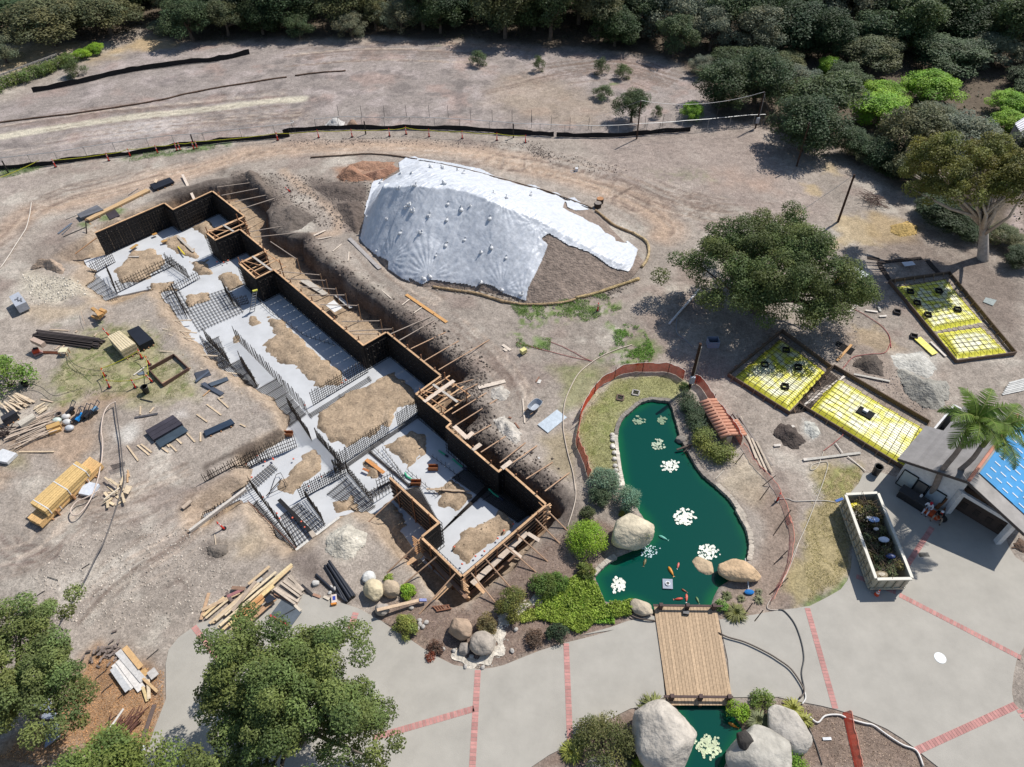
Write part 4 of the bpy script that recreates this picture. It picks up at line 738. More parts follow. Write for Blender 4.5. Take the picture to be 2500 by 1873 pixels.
scatter('pebbles','pale pebbles spilling down the far left end of the pit','pebbles',900,pick_poly(WL('M1',(200,1000),(700,1050),(850,1200),(300,1280))),S(214,204,188),.02,.13)
scatter('clods','crumbs of soil at the toe of the sheeted stockpile','clods',1500,pick_line(WL('M3',(200,1085),(500,1130),(900,1220),(1300,1260),(1800,1160),(2000,1050)),.35),S(150,138,126),.03,.17)
scatter('rubble','broken bits on the floor of the pit','rubble',2600,pick_poly([ST(-57,2),ST(-40,0),ST(-24,2),ST(0,0),ST(0,-8),ST(-14,-10),ST(-40,-12),ST(-57,-9)]),S(190,172,146),.02,.09)
scatter('clods','small clods beside the haul road','clods',2200,pick_line(WL('T2',(300,1110),(1000,1080),(2209,1130))+WL('T3',(400,1200),(1000,1320)),.7),S(140,127,118),.02,.11)
scatter('pebbles','crumbs and chips over the right yard','pebbles',2600,pick_poly(WL('M4',(1600,900),(2209,700),(2209,1657),(1900,1657))+WL('N5',(1500,700),(1300,1000),(600,600))),S(186,172,160),.02,.10)
# --- fences, wattles, posts
def strip(name,label,cat,pts,h,col,mt,sag=.1,lean=0.0,n=5,parent=None,dz=.02):
    sp=spline(pts,n);V=[];F=[]
    for i,p in enumerate(sp):
        k=math.sin(i*1.3)*.5+random.uniform(-.5,.5);z0=ground_z(p.x,p.y)+dz;off=Vector((random.uniform(-.06,.06),random.uniform(-.06,.06)+lean,0))
        V+=[(p.x,p.y,z0),(p.x+off.x*.5,p.y+off.y*.5+.03,z0+h*.5),(p.x+off.x,p.y+off.y,z0+h*(1+sag*k))]
    for i in range(len(sp)-1):
        for j in range(2): a=i*3+j;F.append((a,a+3,a+4,a+1))
    o=link_mesh(name,V,F,np.array([jit(col,.15) for _ in F]),mt,parent,smooth=False)
    return tag(o,label,cat) if parent is None else o
strip('silt_fence','black silt fence running alone across the far meadow','silt fence',WL('T1',(255,715),(480,675),(700,630),(850,590),(1000,560),(1200,530),(1490,490),(1700,468),(1925,420)),.75,(.018,.017,.018),'fabric',.15)
sf=[WL('T1',(0,1315),(250,1290),(500,1258),(800,1220),(1100,1185),(1400,1135),(1700,1102),(2209,1062))+WL('T2',(300,1030),(600,1005),(900,1000),(1300,998),(1700,1010),(2209,1040)),WL('T3',(20,1035),(200,1040),(480,1055)),WL('T3',(500,1055),(750,1062),(1100,1048),(1300,1030),(1530,1015))]
for l,lab in zip(sf,('long black silt fence along the haul road, left of the poles','short black silt fence piece right of the last orange posts','black silt fence piece below the round lone tree')): strip('silt_fence',lab,'silt fence',l,.62,(.016,.015,.016),'fabric',.22)
def wattle(pts,label,r=.12,col=S(176,150,116)):
    sp=spline(pts,5);m=MB().tube([Vector((p.x,p.y,ground_z(p.x,p.y)+r*.8)) for p in sp],[r*random.uniform(.85,1.1) for _ in sp],col,7);return tag(m.build('straw_wattle','soil',smooth=True),label,'wattle')
wattle(WL('M3',(210,1115),(400,1145),(600,1175),(740,1215),(850,1250)),'straw wattle at the near foot of the stockpile, left piece',.16);wattle(WL('M3',(845,1245),(1000,1272),(1200,1272),(1380,1255),(1490,1225)),'straw wattle at the near foot of the stockpile, middle piece',.15)
wattle(WL('M3',(1490,1215),(1650,1180),(1800,1130),(2060,1042)),'pale straw wattle at the near foot of the stockpile, right piece',.17,S(190,166,122));wattle(WL('M3',(1670,425),(1760,500),(1850,565),(2010,630)),'straw wattle on the road side of the stockpile, by the rusty drums',.15);wattle(WL('M3',(2010,630),(2120,700),(2150,780),(2130,870),(2085,935)),'curved pale straw wattle round the right tip of the stockpile',.16,S(200,176,136))
wattle(WL('T2',(500,1218),(700,1205),(900,1190),(1050,1195),(1200,1212),(1320,1232)),'dark wattle behind the reddish sand heaps',.11,S(120,100,86));wattle(WL('M3',(280,5),(620,85),(900,160),(1240,255),(1500,350),(1640,405)),'dark wattle along the back foot of the sheeting',.11,S(120,104,88));wattle(WL('T1',(-60,956),(350,905),(700,860),(1000,815),(1270,768),(1500,715),(1900,645),(2209,598)),'thin brown wattle curving across the far meadow, long piece',.12,S(112,90,76));wattle(WL('T2',(380,587),(560,565),(770,548)),'thin brown wattle on the far meadow, short right piece',.12,S(112,90,76))
def chain(pts,label,h=1.5,gap=3.0):
    sp=[Vector((p.x,p.y,ground_z(p.x,p.y))) for p in spline(pts,6)];r=thing('chain_link_fence',label,'fence',sp[0],'chain link fence runs along the meadow')
    MB().tube([p+Vector((0,0,h)) for p in sp],.045,S(206,206,204),6).build('top_rail','steel',r);acc=0;last=None
    for i,p in enumerate(sp):
        if last is None or (p-last).length>gap or i==len(sp)-1: MB().tube([p,p+Vector((0,0,h+.03))],.034,S(176,176,174),6).build('post','steel',r);last=p
    m=MB()
    for i in range(len(sp)-1):
        L=(sp[i+1]-sp[i]).length;n=max(1,int(L/.35))
        for k in range(n):
            a,b=sp[i].lerp(sp[i+1],k/n),sp[i].lerp(sp[i+1],min(1,(k+3)/n));m.box(a,b+Vector((0,0,h)),.006,.006,S(150,150,148));m.box(a+Vector((0,0,h)),b,.006,.006,S(150,150,148))
    m.build('wire_mesh','steel',r)
chain(WL('T1',(20,1305),(300,1275),(500,1250),(900,1185),(1460,1120),(2209,1040))+WL('T2',(365,1010)),'long galvanised fence run from the left edge along the haul road');chain(WL('T2',(545,1000),(720,985),(900,985),(1270,985),(1650,1000),(2060,1030)),'galvanised fence run in front of the white rubble');chain(WL('T3',(170,1035),(500,1045),(900,1050),(1290,1030)),'galvanised fence run below the round lone tree');chain(WL('T3',(1290,1030),(1660,1000),(1900,975),(2090,965)),'galvanised fence run ending at the meter pole')
def bpole(c,b,t,label,r=.09,cat='post',nm='fence_post',col=(.03,.026,.024)):
    a=W(c,*b);u,v=px(c,*t);h=1.0
    for k in range(400):
        h=.3+k*.03
        if project(np.array(a.x),np.array(a.y),np.array(a.z+h))[1]<v: break
    q=P(u,v,a.z+h);q=Vector((lerp(a.x,q.x,.6),lerp(a.y,q.y,.6),a.z+h))
    return a,q
for b,t,lab in (((65,1335),(18,1240),'black wooden post at the left end of the fence'),((1495,1125),(1470,1038),'black wooden post beside the triple orange markers')):
    a,q=bpole('T1',b,t,lab);tag(MB().tube([a-Vector((0,0,.2)),q],.085,(.03,.026,.024),8).build('fence_post','bark'),lab,'post')
for b,t,lab in (((925,1035),(912,935),'black wooden post by the white rubble heap'),((2062,1062),(2060,958),'black wooden post near the right end of the orange markers')):
    a,q=bpole('T2',b,t,lab);tag(MB().tube([a-Vector((0,0,.2)),q],.085,(.03,.026,.024),8).build('fence_post','bark'),lab,'post')
for i,(c,x,y) in enumerate([('T2',x,905) for x in (720,895,1070,1240,1415,1560)]+[('T2',x,940) for x in (1735,1900,2052,2200)]+[('T3',x,y) for x,y in ((308,985),(457,995),(603,1000),(745,1000),(890,1000),(1180,985),(1315,975),(1450,965),(1725,935))]):
    p=W(c,x,y);tag(MB().tube([p,p+Vector((random.uniform(-.05,.05),0,1.7))],.03,S(110,108,106),5).build('steel_stake','steel'),'thin grey stake behind the fence, %s from the left' % ORD[i],'stake','thin stakes behind the fence')
# --- orange marker posts
DL=thing('marker_post','','marker',(0,0,0));MB().tube([(0,0,0),(0,0,.06)],.2,(.02,.02,.022),8).build('rubber_base','plastic',DL)
mm=MB().tube([(0,0,.06),(0,0,.95)],[.075,.06],S(238,62,44),8);mm.tube([(0,0,.95),(0,0,1.0),(.06,0,1.06),(0,0,1.1)],.03,S(238,62,44),6);mm.build('post','plastic',DL);m_=MB()
for z in (.62,.8): m_.tube([(0,0,z),(0,0,z+.09)],.07,S(240,236,230),8)
m_.build('reflector_band','plastic',DL);DLN=[0]
def marker(p,label,grp=None,tilt=0.0):
    if DLN[0]==0: o=DL;o.location=p
    else: o=dup(DL,p,random.uniform(0,6))
    DLN[0]+=1;o.rotation_euler=(tilt,tilt*.5,random.uniform(0,6));tag(o,label,'marker',grp);return p+Vector((0,0,.95))
tops=[]
for i,(c,x,y) in enumerate([('T1',x,y) for x,y in ((430,1288),(840,1240),(1005,1205),(1215,1180),(1365,1162),(1390,1158),(1495,1150),(1520,1145),(2140,1082))]+[('T2',x,y) for x,y in ((248,1082),(562,1062),(820,1056),(1108,1050),(1236,1036),(1413,1055),(1668,1068),(1935,1083),(2155,1100))]):
    tops.append(marker(W(c,x,y),'orange marker post beside the haul road fence, %s from the left' % ORD[i],'orange markers along the fence'))
def tape(pts,label,col=S(232,226,60),sag=.12,w_=.075):
    m=MB()
    for a,b in zip(pts[:-1],pts[1:]):
        n=6;q=[a.lerp(b,k/n)-Vector((0,0,sag*4*(k/n)*(1-k/n))) for k in range(n+1)]
        for k in range(n): m.box(q[k],q[k+1],.012,w_,col)
    return tag(m.build('caution_tape','plastic'),label,'tape')
tape(tops[:9],'yellow caution tape strung between the left orange markers');tape(tops[8:],'yellow caution tape strung between the right orange markers');tape([W('T1',0,1400)+Vector((0,0,.5)),W('T1',320,1275)+Vector((0,0,.7))],'loose yellow caution tape at the far left edge')
marker(W('M2',765,250),'orange marker post alone on the soil above the far trench',tilt=.5);marker(W('M3',1690,1325),'orange marker post standing in the green weeds');marker(W('Q1',2015,705),'orange marker post alone beside the left trench mouth',tilt=-.2);marker(W('N4',1830,1375),'orange marker post by the net fence right of the pond');marker(W('M3',1395,1050),'orange marker on the bare face of the stockpile',tilt=.3) if False else None
# --- utility poles with guy wires
def upole(c,b,t,label,r=.13,box=False):
    a,q=bpole(c,b,t,'');o=thing('utility_pole',label,'pole',a,'wooden poles on the site');MB().tube([a-Vector((0,0,.3)),q],[r,r*.8],S(72,52,42),8).build('pole','bark',o)
    MB().box(q-Vector((.12,0,.12)),q+Vector((.12,0,-.12)),.1,.1,S(120,120,120)).build('pole_top','steel',o)
    if box:
        p=a.lerp(q,.24)+Vector((0,-.22,0));m=MB().blk(p-Vector((0,0,.35)),.4,.24,.75,S(186,190,196));m.build('meter_box','paint',o);MB().tube([p+Vector((.1,0,.3)),q+Vector((.12,-.1,-.3))],.035,S(190,190,190),6).build('conduit','steel',o)
    return q
p1=upole('T3',(1118,1072),(1148,775),'dark wooden pole in front of the round lone tree',.10);p2=upole('T3',(2032,990),(2100,708),'wooden pole with meter boxes at the end of the fence',.11,True);p3=upole('T4',(457,1282),(552,945),'wooden pole standing before the big dark round tree',.11);p4=upole('M5',(537,522),(675,97),'bare brown pole leaning over the right yard',.14);p5=upole('N4',(1040,365),(1140,-40),'dark pole with a grey meter box by the orange fence and pond',.15,True)
def wire(a,b,label,sag=.3,r=.022,col=S(200,200,200)):
    n=10;return tag(MB().tube([a.lerp(b,k/n)-Vector((0,0,sag*4*(k/n)*(1-k/n))) for k in range(n+1)],r,col,5).build('guy_wire','steel'),label,'wire')
wire(p2,W('T4',258,890),'pale guy wire falling right from the meter pole');wire(p2,p1,'wire sagging between the meter pole and the pole by the round tree',1.0);wire(p3,W('T4',655,1185),'pale guy wire from the pole before the big round tree');wire(p4,W('M5',130,472),'pale guy wire from the leaning brown pole',.1);wire(p1,W('T3',640,960),'thin wire going left from the pole by the round tree',.1,.012)
# ------------------------------------------------------------------ left yard: lumber, sheets, hoses, plants, markers
def sheet(c,pts,th,col,name,mt,label,cat,up=0.0,**k):
    q=[W(c,x,y) for x,y in pts];z=sum(p.z for p in q)/len(q)+up+th+.03
    q=[W(c,x,y,z) for x,y in pts];return tag(MB().slab(q,th,col).build(name,mt),label,cat,k.get('group'))
def lumber_piece(c,x0,y0,x1,y1,w_,label,col=None,th=.045,up=.04,name='board',cat='board',group=None,mt='wood'):
    a,b=W(c,x0,y0),W(c,x1,y1);a.z+=up+th/2;b.z+=up+th/2
    return tag(MB().box(a,b,w_,th,col or jit(LUM)).build(name,mt),label,cat,group)
def stack(c,pts,hgt,layers,col,name,mt,label,cat,up=.08,gap=.012,part='sheet',split=1):
    """pile of sheets or boards: pts = top outline in the photo, hgt = height of the pile; each layer is one course"""
    g=sum(W(c,x,y).z for x,y in pts)/len(pts);zt=g+up+hgt;q=[W(c,x,y,zt) for x,y in pts];ctr=sum(q,Vector())/4;r=thing(name,label,cat,(ctr.x,ctr.y,g));m=MB();th=hgt/layers
    for j in range(layers):
        for k in range(split):
            e=[Vector((random.uniform(-.015,.015),random.uniform(-.015,.015),-j*th)) for _ in range(4)];a0,a1=k/split,(k+1)/split-.012*(split>1)
            qq=[q[0].lerp(q[3],a0)+e[0],q[1].lerp(q[2],a0)+e[0],q[1].lerp(q[2],a1)+e[0],q[0].lerp(q[3],a1)+e[0]]
            m.slab(qq,th-gap,jit(col,.12))
    m.build(part,mt,r);m=MB()
    for t in (.15,.5,.85): a,b=q[0].lerp(q[1],t),q[3].lerp(q[2],t);a.z=b.z=g+up*.5-.01;m.box(a,b,.09,up+.03,jit(LUM2),e=.12)
    m.build('bearer','wood',r);return r,q,zt
def hose(label,pts,r,col,name='hose',cat='hose',mt='plastic',up=0.0,n=5):
    sp=spline(pts,n);m=MB().tube([Vector((p.x,p.y,max(ground_z(p.x,p.y),-.3)+r+.03+up)) for p in sp],r,col,6);return tag(m.build(name,mt,smooth=True),label,cat)
NAVY=(.014,.017,.026)
stack('M1',((1345,185),(1525,122),(1565,158),(1385,232)),.25,4,NAVY,'sheet_stack','phenolic','stack of black form sheets with two sticks on top, by the haul road','sheet stack')
for x0,y0,x1,y1,k in ((1400,195,1410,165,'left'),(1412,197,1424,168,'right')): lumber_piece('M1',x0,y0,x1,y1,.14,'short pale stick on the black sheets by the haul road, %s one' % k,S(236,210,180),up=.38,name='stick',cat='stick')
r,q,z=stack('M1',((770,490),(1310,222),(1350,235),(800,505)),.22,2,S(222,186,140),'lumber_stack','wood','long stack of pale boards beside the haul road at the far end','lumber',split=3,part='board')
stack('M1',((690,452),(870,368),(930,412),(725,487)),.3,3,S(112,112,116),'sheet_stack','phenolic','worn grey form panels piled at the end of the long board stack','sheet stack',split=3)
sheet('M1',((945,443),(1030,405),(1078,465),(988,500)),.04,S(70,62,66),'form_sheet','phenolic','single dark sheet lying by the far green tuft','sheet');lumber_piece('M1',590,503,690,465,.09,'thin grey strip left of the worn form panels',GREYW);lumber_piece('M1',525,632,648,537,.22,'blue grey metal strip on bare earth at the far left',S(150,158,168),mt='steel');lumber_piece('M1',560,640,640,560,.09,'thin strip beside the blue grey metal strip',S(120,122,126));lumber_piece('M1',570,660,770,575,.07,'thin dark bar near the far left metal strips',(.05,.05,.05))
lumber_piece('M1',1155,285,1245,225,.1,'grey board above the long stack of pale boards',S(140,132,128));a=W('M1',1748,322,-.2);b=W('M1',1640,97,.25);tag(MB().box(a,b,.3,.06,S(232,214,196)).build('plank','wood'),'white plank laid as a gangway to the far form wall','plank')
tag(MB().box(W('M1',675,810,-.6),W('M1',870,665,.2),.14,.07,LUM2).build('board','wood'),'tan board leaning at the far left form corner','board');tag(MB().tube([W('M1',785,690,-.8),W('M1',770,520,.9)],.06,S(60,50,44),6).build('stake','wood'),'dark stake beside the far left form corner','stake');lumber_piece('M1',765,505,860,580,.09,'thin board near the dark stake at the far left corner',LUM2)
# wrapped pallet
g=W('M1',155,1235);r=thing('wrapped_pallet','pallet of grey goods under clear wrap at the far left edge','pallet',g);top=[W('M1',x,y,g.z+1.0) for x,y in ((80,1195),(165,1150),(235,1240),(140,1285))];m=MB().slab(top,.85,S(186,190,198));m.build('wrapped_load','film',r);m=MB()
for k in range(3): t=(k+.5)/3;a,b=top[0].lerp(top[3],t),top[1].lerp(top[2],t);a.z=b.z=g.z+.08;m.box(a,b,.14,.14,LUM2)
m.build('pallet_base','wood',r);m=MB()
for k in range(10): c_=top[0].lerp(top[2],random.uniform(.3,.7));m.ball(c_+Vector((random.uniform(-.3,.3),random.uniform(-.3,.3),.03)),.1,.1,.07,jit(S(150,150,155),.3),6,4)
m.build('loose_fittings','steel',r)
g=W('M1',880,1350);r=thing('timber_blocks','jumble of tan timber blocks beside the far sand slope','timber',g)
for k,(x0,y0,x1,y1,z) in enumerate(((830,1300,920,1360,.75),(880,1390,950,1320,.5),(830,1370,880,1385,.3),(870,1330,900,1370,.95),(900,1310,950,1330,.6))): MB().box(W('M1',x0,y0,g.z+z),W('M1',x1,y1,g.z+z),.3,.25,jit(S(206,160,104))).build('block','wood',r)
# dark pipes bundle, table saw corner
g=W('N1',600,320);r=thing('dark_lumber_bundle','long low pile of dark stained boards at the left yard','lumber',g)
for L in range(3):
    m=MB()
    for k in range(9-2*L):
        t=(k+.5+L*.9)/9;a=W('N1',lerp(375,300,t),lerp(218,300,t)+random.uniform(-6,6),g.z);b=W('N1',lerp(925,850,t),lerp(292,380,t)+random.uniform(-6,6),g.z);m.box(a+Vector((random.uniform(-.3,.3),0,.1+L*.14)),b+Vector((random.uniform(-.4,.4),0,.1+L*.14)),.16,.12,jit(S(74,66,64),.35))
    m.build('board_layer','wood',r)
for x0,y0,x1,y1,lab in ((450,205,620,215,'thin dark bar behind the dark board pile'),(680,230,695,215,'short pale stub behind the dark board pile'),(850,265,870,240,'pale stick end at the right of the dark board pile'),(525,405,580,348,'pale board before the dark board pile'),(495,385,540,352,'thin orange stick before the dark board pile'),(370,832,480,857,'thin pale stick on the worn lawn')): lumber_piece('N1',x0,y0,x1,y1,.14,lab,S(206,184,160))
g=W('N1',360,345);MBb=MB().box(W('N1',310,320,.0)+Vector((0,0,.35)),W('N1',410,365,0)+Vector((0,0,.35)),.45,.45,S(200,176,158));tag(MBb.build('timber_beam','wood'),'short thick timber beam offcut beside the red saw','timber')
def tool(name,label,cat,c,x,y,parts):
    g=W(c,x,y);r=thing(name,label,cat,g)
    for nm,mt,fn in parts: m=MB();fn(m,g);m.build(nm,mt,r)
    return r
tool('table_saw','red orange saw with a pale tray near the thick beam offcut','saw','N1',335,415,[('saw_body','paint',lambda m,g: m.blk(g+Vector((0,0,.1)),.55,.4,.35,S(222,84,50),.5)),('saw_table','steel',lambda m,g: m.box(g+Vector((-.1,-.35,.12)),g+Vector((.5,.15,.12)),.45,.05,S(226,190,176))),('motor','steel',lambda m,g: m.tube([g+Vector((-.2,.1,.45)),g+Vector((.15,.2,.45))],.13,(.04,.04,.045),8))])
tool('work_table','small cream work table before the dark board pile','table','N1',590,425,[('table_top','paint',lambda m,g: m.box(g+Vector((-.35,0,.55)),g+Vector((.35,.05,.55)),.62,.06,S(236,226,188))),('leg','wood',lambda m,g: [m.box(g+Vector((a,b,0)),g+Vector((a,b,.53)),.06,.06,LUM2) for a in (-.3,.3) for b in (-.25,.25)])])
tool('rebar_bundle','short rusty bar bundle beside the cream work table','rebar','N1',460,410,[('bars','rust',lambda m,g: [m.box(g+Vector((-.9,k*.05-.1,.05)),g+Vector((.7+random.uniform(-.2,.2),k*.06-.2,.06)),.035,.035,S(120,72,52)) for k in range(6)])])
r,q,z=stack('N1',((965,262),(1075,210),(1218,325),(1085,395)),1.05,14,S(222,204,166),'plywood_stack','wood','chest-high stack of pale plywood on the worn lawn','plywood stack',split=1)
m=MB()
for t in (.18,.34,.5,.66,.82): m.box(q[0].lerp(q[1],t)+Vector((0,0,.02)),q[3].lerp(q[2],t)+Vector((0,0,.02)),.08,.02,S(236,220,186))
m.build('strap','wood',r)
stack('N1',((1140,212),(1245,165),(1372,285),(1252,345)),.62,9,NAVY,'sheet_stack','phenolic','knee-high stack of navy black sheets beside the pale plywood','sheet stack')
stack('N1',((1305,1110),(1555,968),(1640,1045),(1378,1195)),.32,5,S(66,62,70),'sheet_stack','phenolic','large pile of worn dark panels in the left yard','sheet stack',split=3);sheet('N1',((1395,1205),(1640,1062),(1692,1110),(1440,1262)),.04,S(66,80,92),'form_sheet','phenolic','grey blue sheet slid off the large pile of worn panels','sheet',up=.12)
stack('N1',((1828,1112),(2075,1002),(2108,1042),(1850,1158)),.16,3,S(52,68,88),'sheet_stack','phenolic','narrow stack of blue black panels near the pit edge','sheet stack')
sheet('N1',((1745,590),(1870,555),(1900,610),(1770,650)),.03,S(74,78,88),'form_sheet','phenolic','dark offcut sheet upper left of the crossed panels','sheet');sheet('N1',((1750,660),(1870,570),(1885,580),(1765,672)),.05,S(90,98,112),'form_strip','phenolic','narrow dark strip lying across the dark offcut sheet','sheet',up=.05)
sheet('N1',((1800,690),(1840,672),(2015,770),(1980,795)),.05,S(80,86,98),'crossed_sheet','phenolic','dark crossed panel lying to the lower right','sheet',up=.05);sheet('N1',((1870,685),(2040,625),(2055,655),(1900,712)),.05,S(88,98,110),'crossed_sheet','phenolic','dark crossed panel lying to the upper right','sheet',up=.12)
lumber_piece('N1',1825,805,1960,690,.09,'thin tan stick under the crossed dark panels',S(214,170,124))
for i,(x0,y0,x1,y1) in enumerate(((1860,878,1990,975),(1960,820,2055,908),(1770,968,1865,1036),(1145,1248,1245,1386),(1238,1245,1345,1335),(1270,1235,1365,1310),(1455,1265,1515,1310),(1525,1235,1590,1300),(1590,1190,1635,1232),(1682,1138,1755,1217),(1805,1130,1804,1212),(175,1305,490,1303),(1265,895,1262,970),(1348,950,1385,906),(1975,820,2010,812),(2160,1055,2209,1080),(1500,1235,1525,1260))):
    lumber_piece('N1',x0,y0,x1,y1,.13,'loose pale board, left yard, %s' % ('above the pit edge, farthest right','upper one near the crossed panels','middle one near the narrow blue stack','leftmost of three in front of the dark pile','second of three in front of the dark pile','third of three in front of the dark pile','first poking from under the sheet pile','second poking from under the sheet pile','short one right of the sheet pile','tan one right of the sheet pile','upright one left of the blue stack','alone beside the wrapped bundle at the left edge','behind the dark pile, left','behind the dark pile, right','tiny one by the crossed panels','small one beside the blue stack','stub between the two poking boards')[i],jit(S(220,196,164),.1))
lumber_piece('N1',1212,998,1420,962,.2,'narrow dark board behind the large panel pile',S(86,84,88));lumber_piece('N1',1260,828,1375,855,.07,'thin black bar on the worn lawn edge',(.03,.03,.03))
for i,(x0,y0,x1,y1) in enumerate(((1310,123,1720,118),(1460,197,1770,232),(1520,250,1750,285),(1440,395,1950,440),(1800,550,2130,600),(1715,430,1960,440))): tag(MB().box(W('N1',x0,y0,-.6),W('N1',x1,y1,-1.1),.12,.06,jit(S(206,188,164))).build('edge_board','wood'),'pale board staked along left pit edge, %s' % ('farthest','second farthest','third farthest','long middle one','nearest','thin middle one')[i],'board','edge boards along the pit')
# ring of markers with tape, wooden frame, bucket
ring=[((985,725),'front left'),((1218,725),'front middle'),((1368,672),'front right on a rubber foot'),((1345,520),'right, leaning at the wooden frame'),((1275,462),'back, near the plywood'),((942,622),'left')]
tt=[marker(W('N1',*p),'orange marker of the taped ring on the lawn, %s' % l,'markers of the taped ring',random.uniform(-.25,.25)) for p,l in ring];tape([tt[0],tt[1],tt[2],tt[3],tt[4]],'yellow tape round the marker ring, near side');tape([tt[4],tt[5],tt[0]],'yellow tape round the marker ring, far side');marker(W('N1',985,262),'orange marker behind the pale plywood stack',tilt=-.2)
g=W('N1',1510,555);r=thing('sandbox_border','square brown timber frame standing on the lawn','frame',g);fq=[W('N1',x,y,g.z+.38) for x,y in ((1330,548),(1560,420),(1692,545),(1460,690))]
for k in range(4): MB().box(fq[k]-Vector((0,0,.18)),fq[(k+1) % 4]-Vector((0,0,.18)),.07,.38,jit(S(110,84,72))).build('side_board','wood',r)
lumber_piece('N1',1460,690,1715,548,.09,'tan stick along the near side of the brown timber frame',S(190,150,118));lumber_piece('N1',1205,615,1300,545,.12,'pale board end inside the taped ring',S(226,216,204));sheet('N1',((1230,600),(1290,570),(1300,600),(1250,610)),.05,S(150,160,170),'tray','steel','grey tray inside the taped ring','tray')
def bucket(c,x,y,label,r_=.32,h=.7,col=(.012,.012,.014)):
    g=W(c,x,y);r=thing('bucket',label,'bucket',g);m=MB();n=14;V=[];F=[]
    for z,rr in ((0,r_*.82),(h,r_),(h,r_*.9),(.08,r_*.74)):
        V+=[(g.x+rr*math.cos(6.283*k/n),g.y+rr*math.sin(6.283*k/n),g.z+z) for k in range(n)]
    for j in range(3): F+=[(j*n+k,j*n+(k+1) % n,(j+1)*n+(k+1) % n,(j+1)*n+k) for k in range(n)]
    F.append(tuple(3*n+k for k in range(n)));m.add(V,F,col);m.build('tub','plastic',r);MB().tube([g+Vector((r_*1.02*math.cos(6.283*k/n),r_*1.02*math.sin(6.283*k/n),h)) for k in range(n+1)],.025,col,5).build('rim','plastic',r)
bucket('N1',1320,768,'black bucket beside the taped marker ring',.3,.75);bucket('N5',868,1500,'tall black bin alone on the dirt near the building',.33,.95)
hose('white hose looping across the left yard',WL('N1',(1060,882),(1000,915),(955,990),(930,1130),(942,1240),(935,1400))+WL('Q1',(928,150),(900,290),(835,470),(740,600),(680,612),(665,560),(720,490),(800,455),(915,388)),.05,S(220,200,184));hose('black cord running from the left yard to the oak',WL('N1',(1052,890),(1075,1040),(1095,1200),(1112,1370))+WL('Q1',(1122,180),(1130,320),(1050,590),(960,850),(900,960),(790,1180),(660,1390),(560,1560)),.045,S(90,84,82));hose('white hose at the far left edge by the haul road',WL('M1',(285,355),(265,480),(230,600),(120,770),(0,945)),.05,S(226,214,200))
hose('thin black cord across the worn lawn',WL('N1',(630,440),(660,520),(760,580),(900,600),(1000,605)),.022,(.03,.03,.03));hose('thin black cord from the plant pot',WL('N1',(270,725),(380,745),(500,825),(640,800),(760,760)),.022,(.04,.04,.04));hose('thin tan cord from the cream table',WL('N1',(620,430),(700,520),(790,600),(860,670)),.015,S(200,180,140));hose('thin tan cord by the timber blocks',WL('M1',(745,1350),(765,1430),(785,1475)),.015,S(214,180,150))
# scrap and stick piles at the left edge
def stick_pile(name,label,c,x,y,n,L,ang,spread,col,w_=.09,hh=.4,lay=None):
    g=W(c,x,y);r=thing(name,label,'lumber',g)
    for L_ in range(3):
        m=MB()
        for k in range(n // 3):
            a=ang+random.gauss(0,spread);d=Vector((math.cos(a),math.sin(a),0));o=Vector((-math.sin(ang),math.cos(ang),0))*random.uniform(-1,1)*(lay or L*.35)+Vector((math.cos(ang),math.sin(ang),0))*random.uniform(-.2,.2)*L
            l=L*random.uniform(.5,1);z=.05+hh*(L_+random.random())/3*(1-abs(o.length)/(L*.8+(lay or 0))*.5);q=g+o+Vector((0,0,z));m.box(q-d*l/2+Vector((0,0,random.uniform(-.04,.06))),q+d*l/2,w_*random.uniform(.7,1.6),.05,jit(col,.22))
        m.build('board_layer','wood',r)
    return r
stick_pile('stick_pile','spread pile of grey sticks at the left edge of the yard','N1',320,1110,48,3.4,.62,.1,S(200,180,160),.08,.35,1.2);stick_pile('stick_pile','short tan slats in a pile behind the spread grey sticks','N1',160,890,27,2.0,-.55,.1,S(226,204,176),.12,.6,.9);stick_pile('stick_pile','few short pale slats near the plant pot','N1',380,915,12,1.0,.9,.15,S(226,206,176),.1,.15,.5)
r,q,z=stack('N1',((150,1035),(290,950),(318,985),(185,1068)),.6,4,S(206,196,180),'beam_stack','wood','short stack of pale square beams among the left debris','lumber',split=3,part='beam');stack('N1',((0,985),(120,920),(145,945),(15,1020)),.7,3,S(60,60,66),'sheet_stack','phenolic','dark narrow panels on the debris at the left edge','sheet stack')
tool('debris_heap','heap of dark scrap at the left edge below the slats','debris','N1',40,1140,[('scrap','rust',lambda m,g: [m.box(g+Vector((random.uniform(-.8,.8),random.uniform(-.7,.7),random.uniform(.05,.5))),g+Vector((random.uniform(-.8,.8),random.uniform(-.7,.7),random.uniform(.05,.6))),.07,.05,jit(S(90,76,70),.5)) for k in range(26)])])
tool('wrapped_bundle','flat white foil wrapped bundle at the left edge','bundle','N1',60,1350,[('wrap','film',lambda m,g: m.slab([W('N1',x,y,g.z+.35) for x,y in ((-20,1300),(25,1272),(148,1312),(60,1395),(-20,1380))],.3,S(228,228,228)))])
for lab,x,y,col in (('white bag among the left debris, upper',600,995,S(226,222,216)),('white bag among the left debris, middle',610,1045,S(216,214,210)),('clear bag lying in front of the debris',632,1098,S(206,208,210)),('pale bag beside the cardboard box',520,1030,S(216,226,214))):
    g=W('N1',x,y);tag(MB().ball(g+Vector((0,0,.18)),.4,.32,.22,col,9,6).build('plastic_bag','film',smooth=True),lab,'bag')
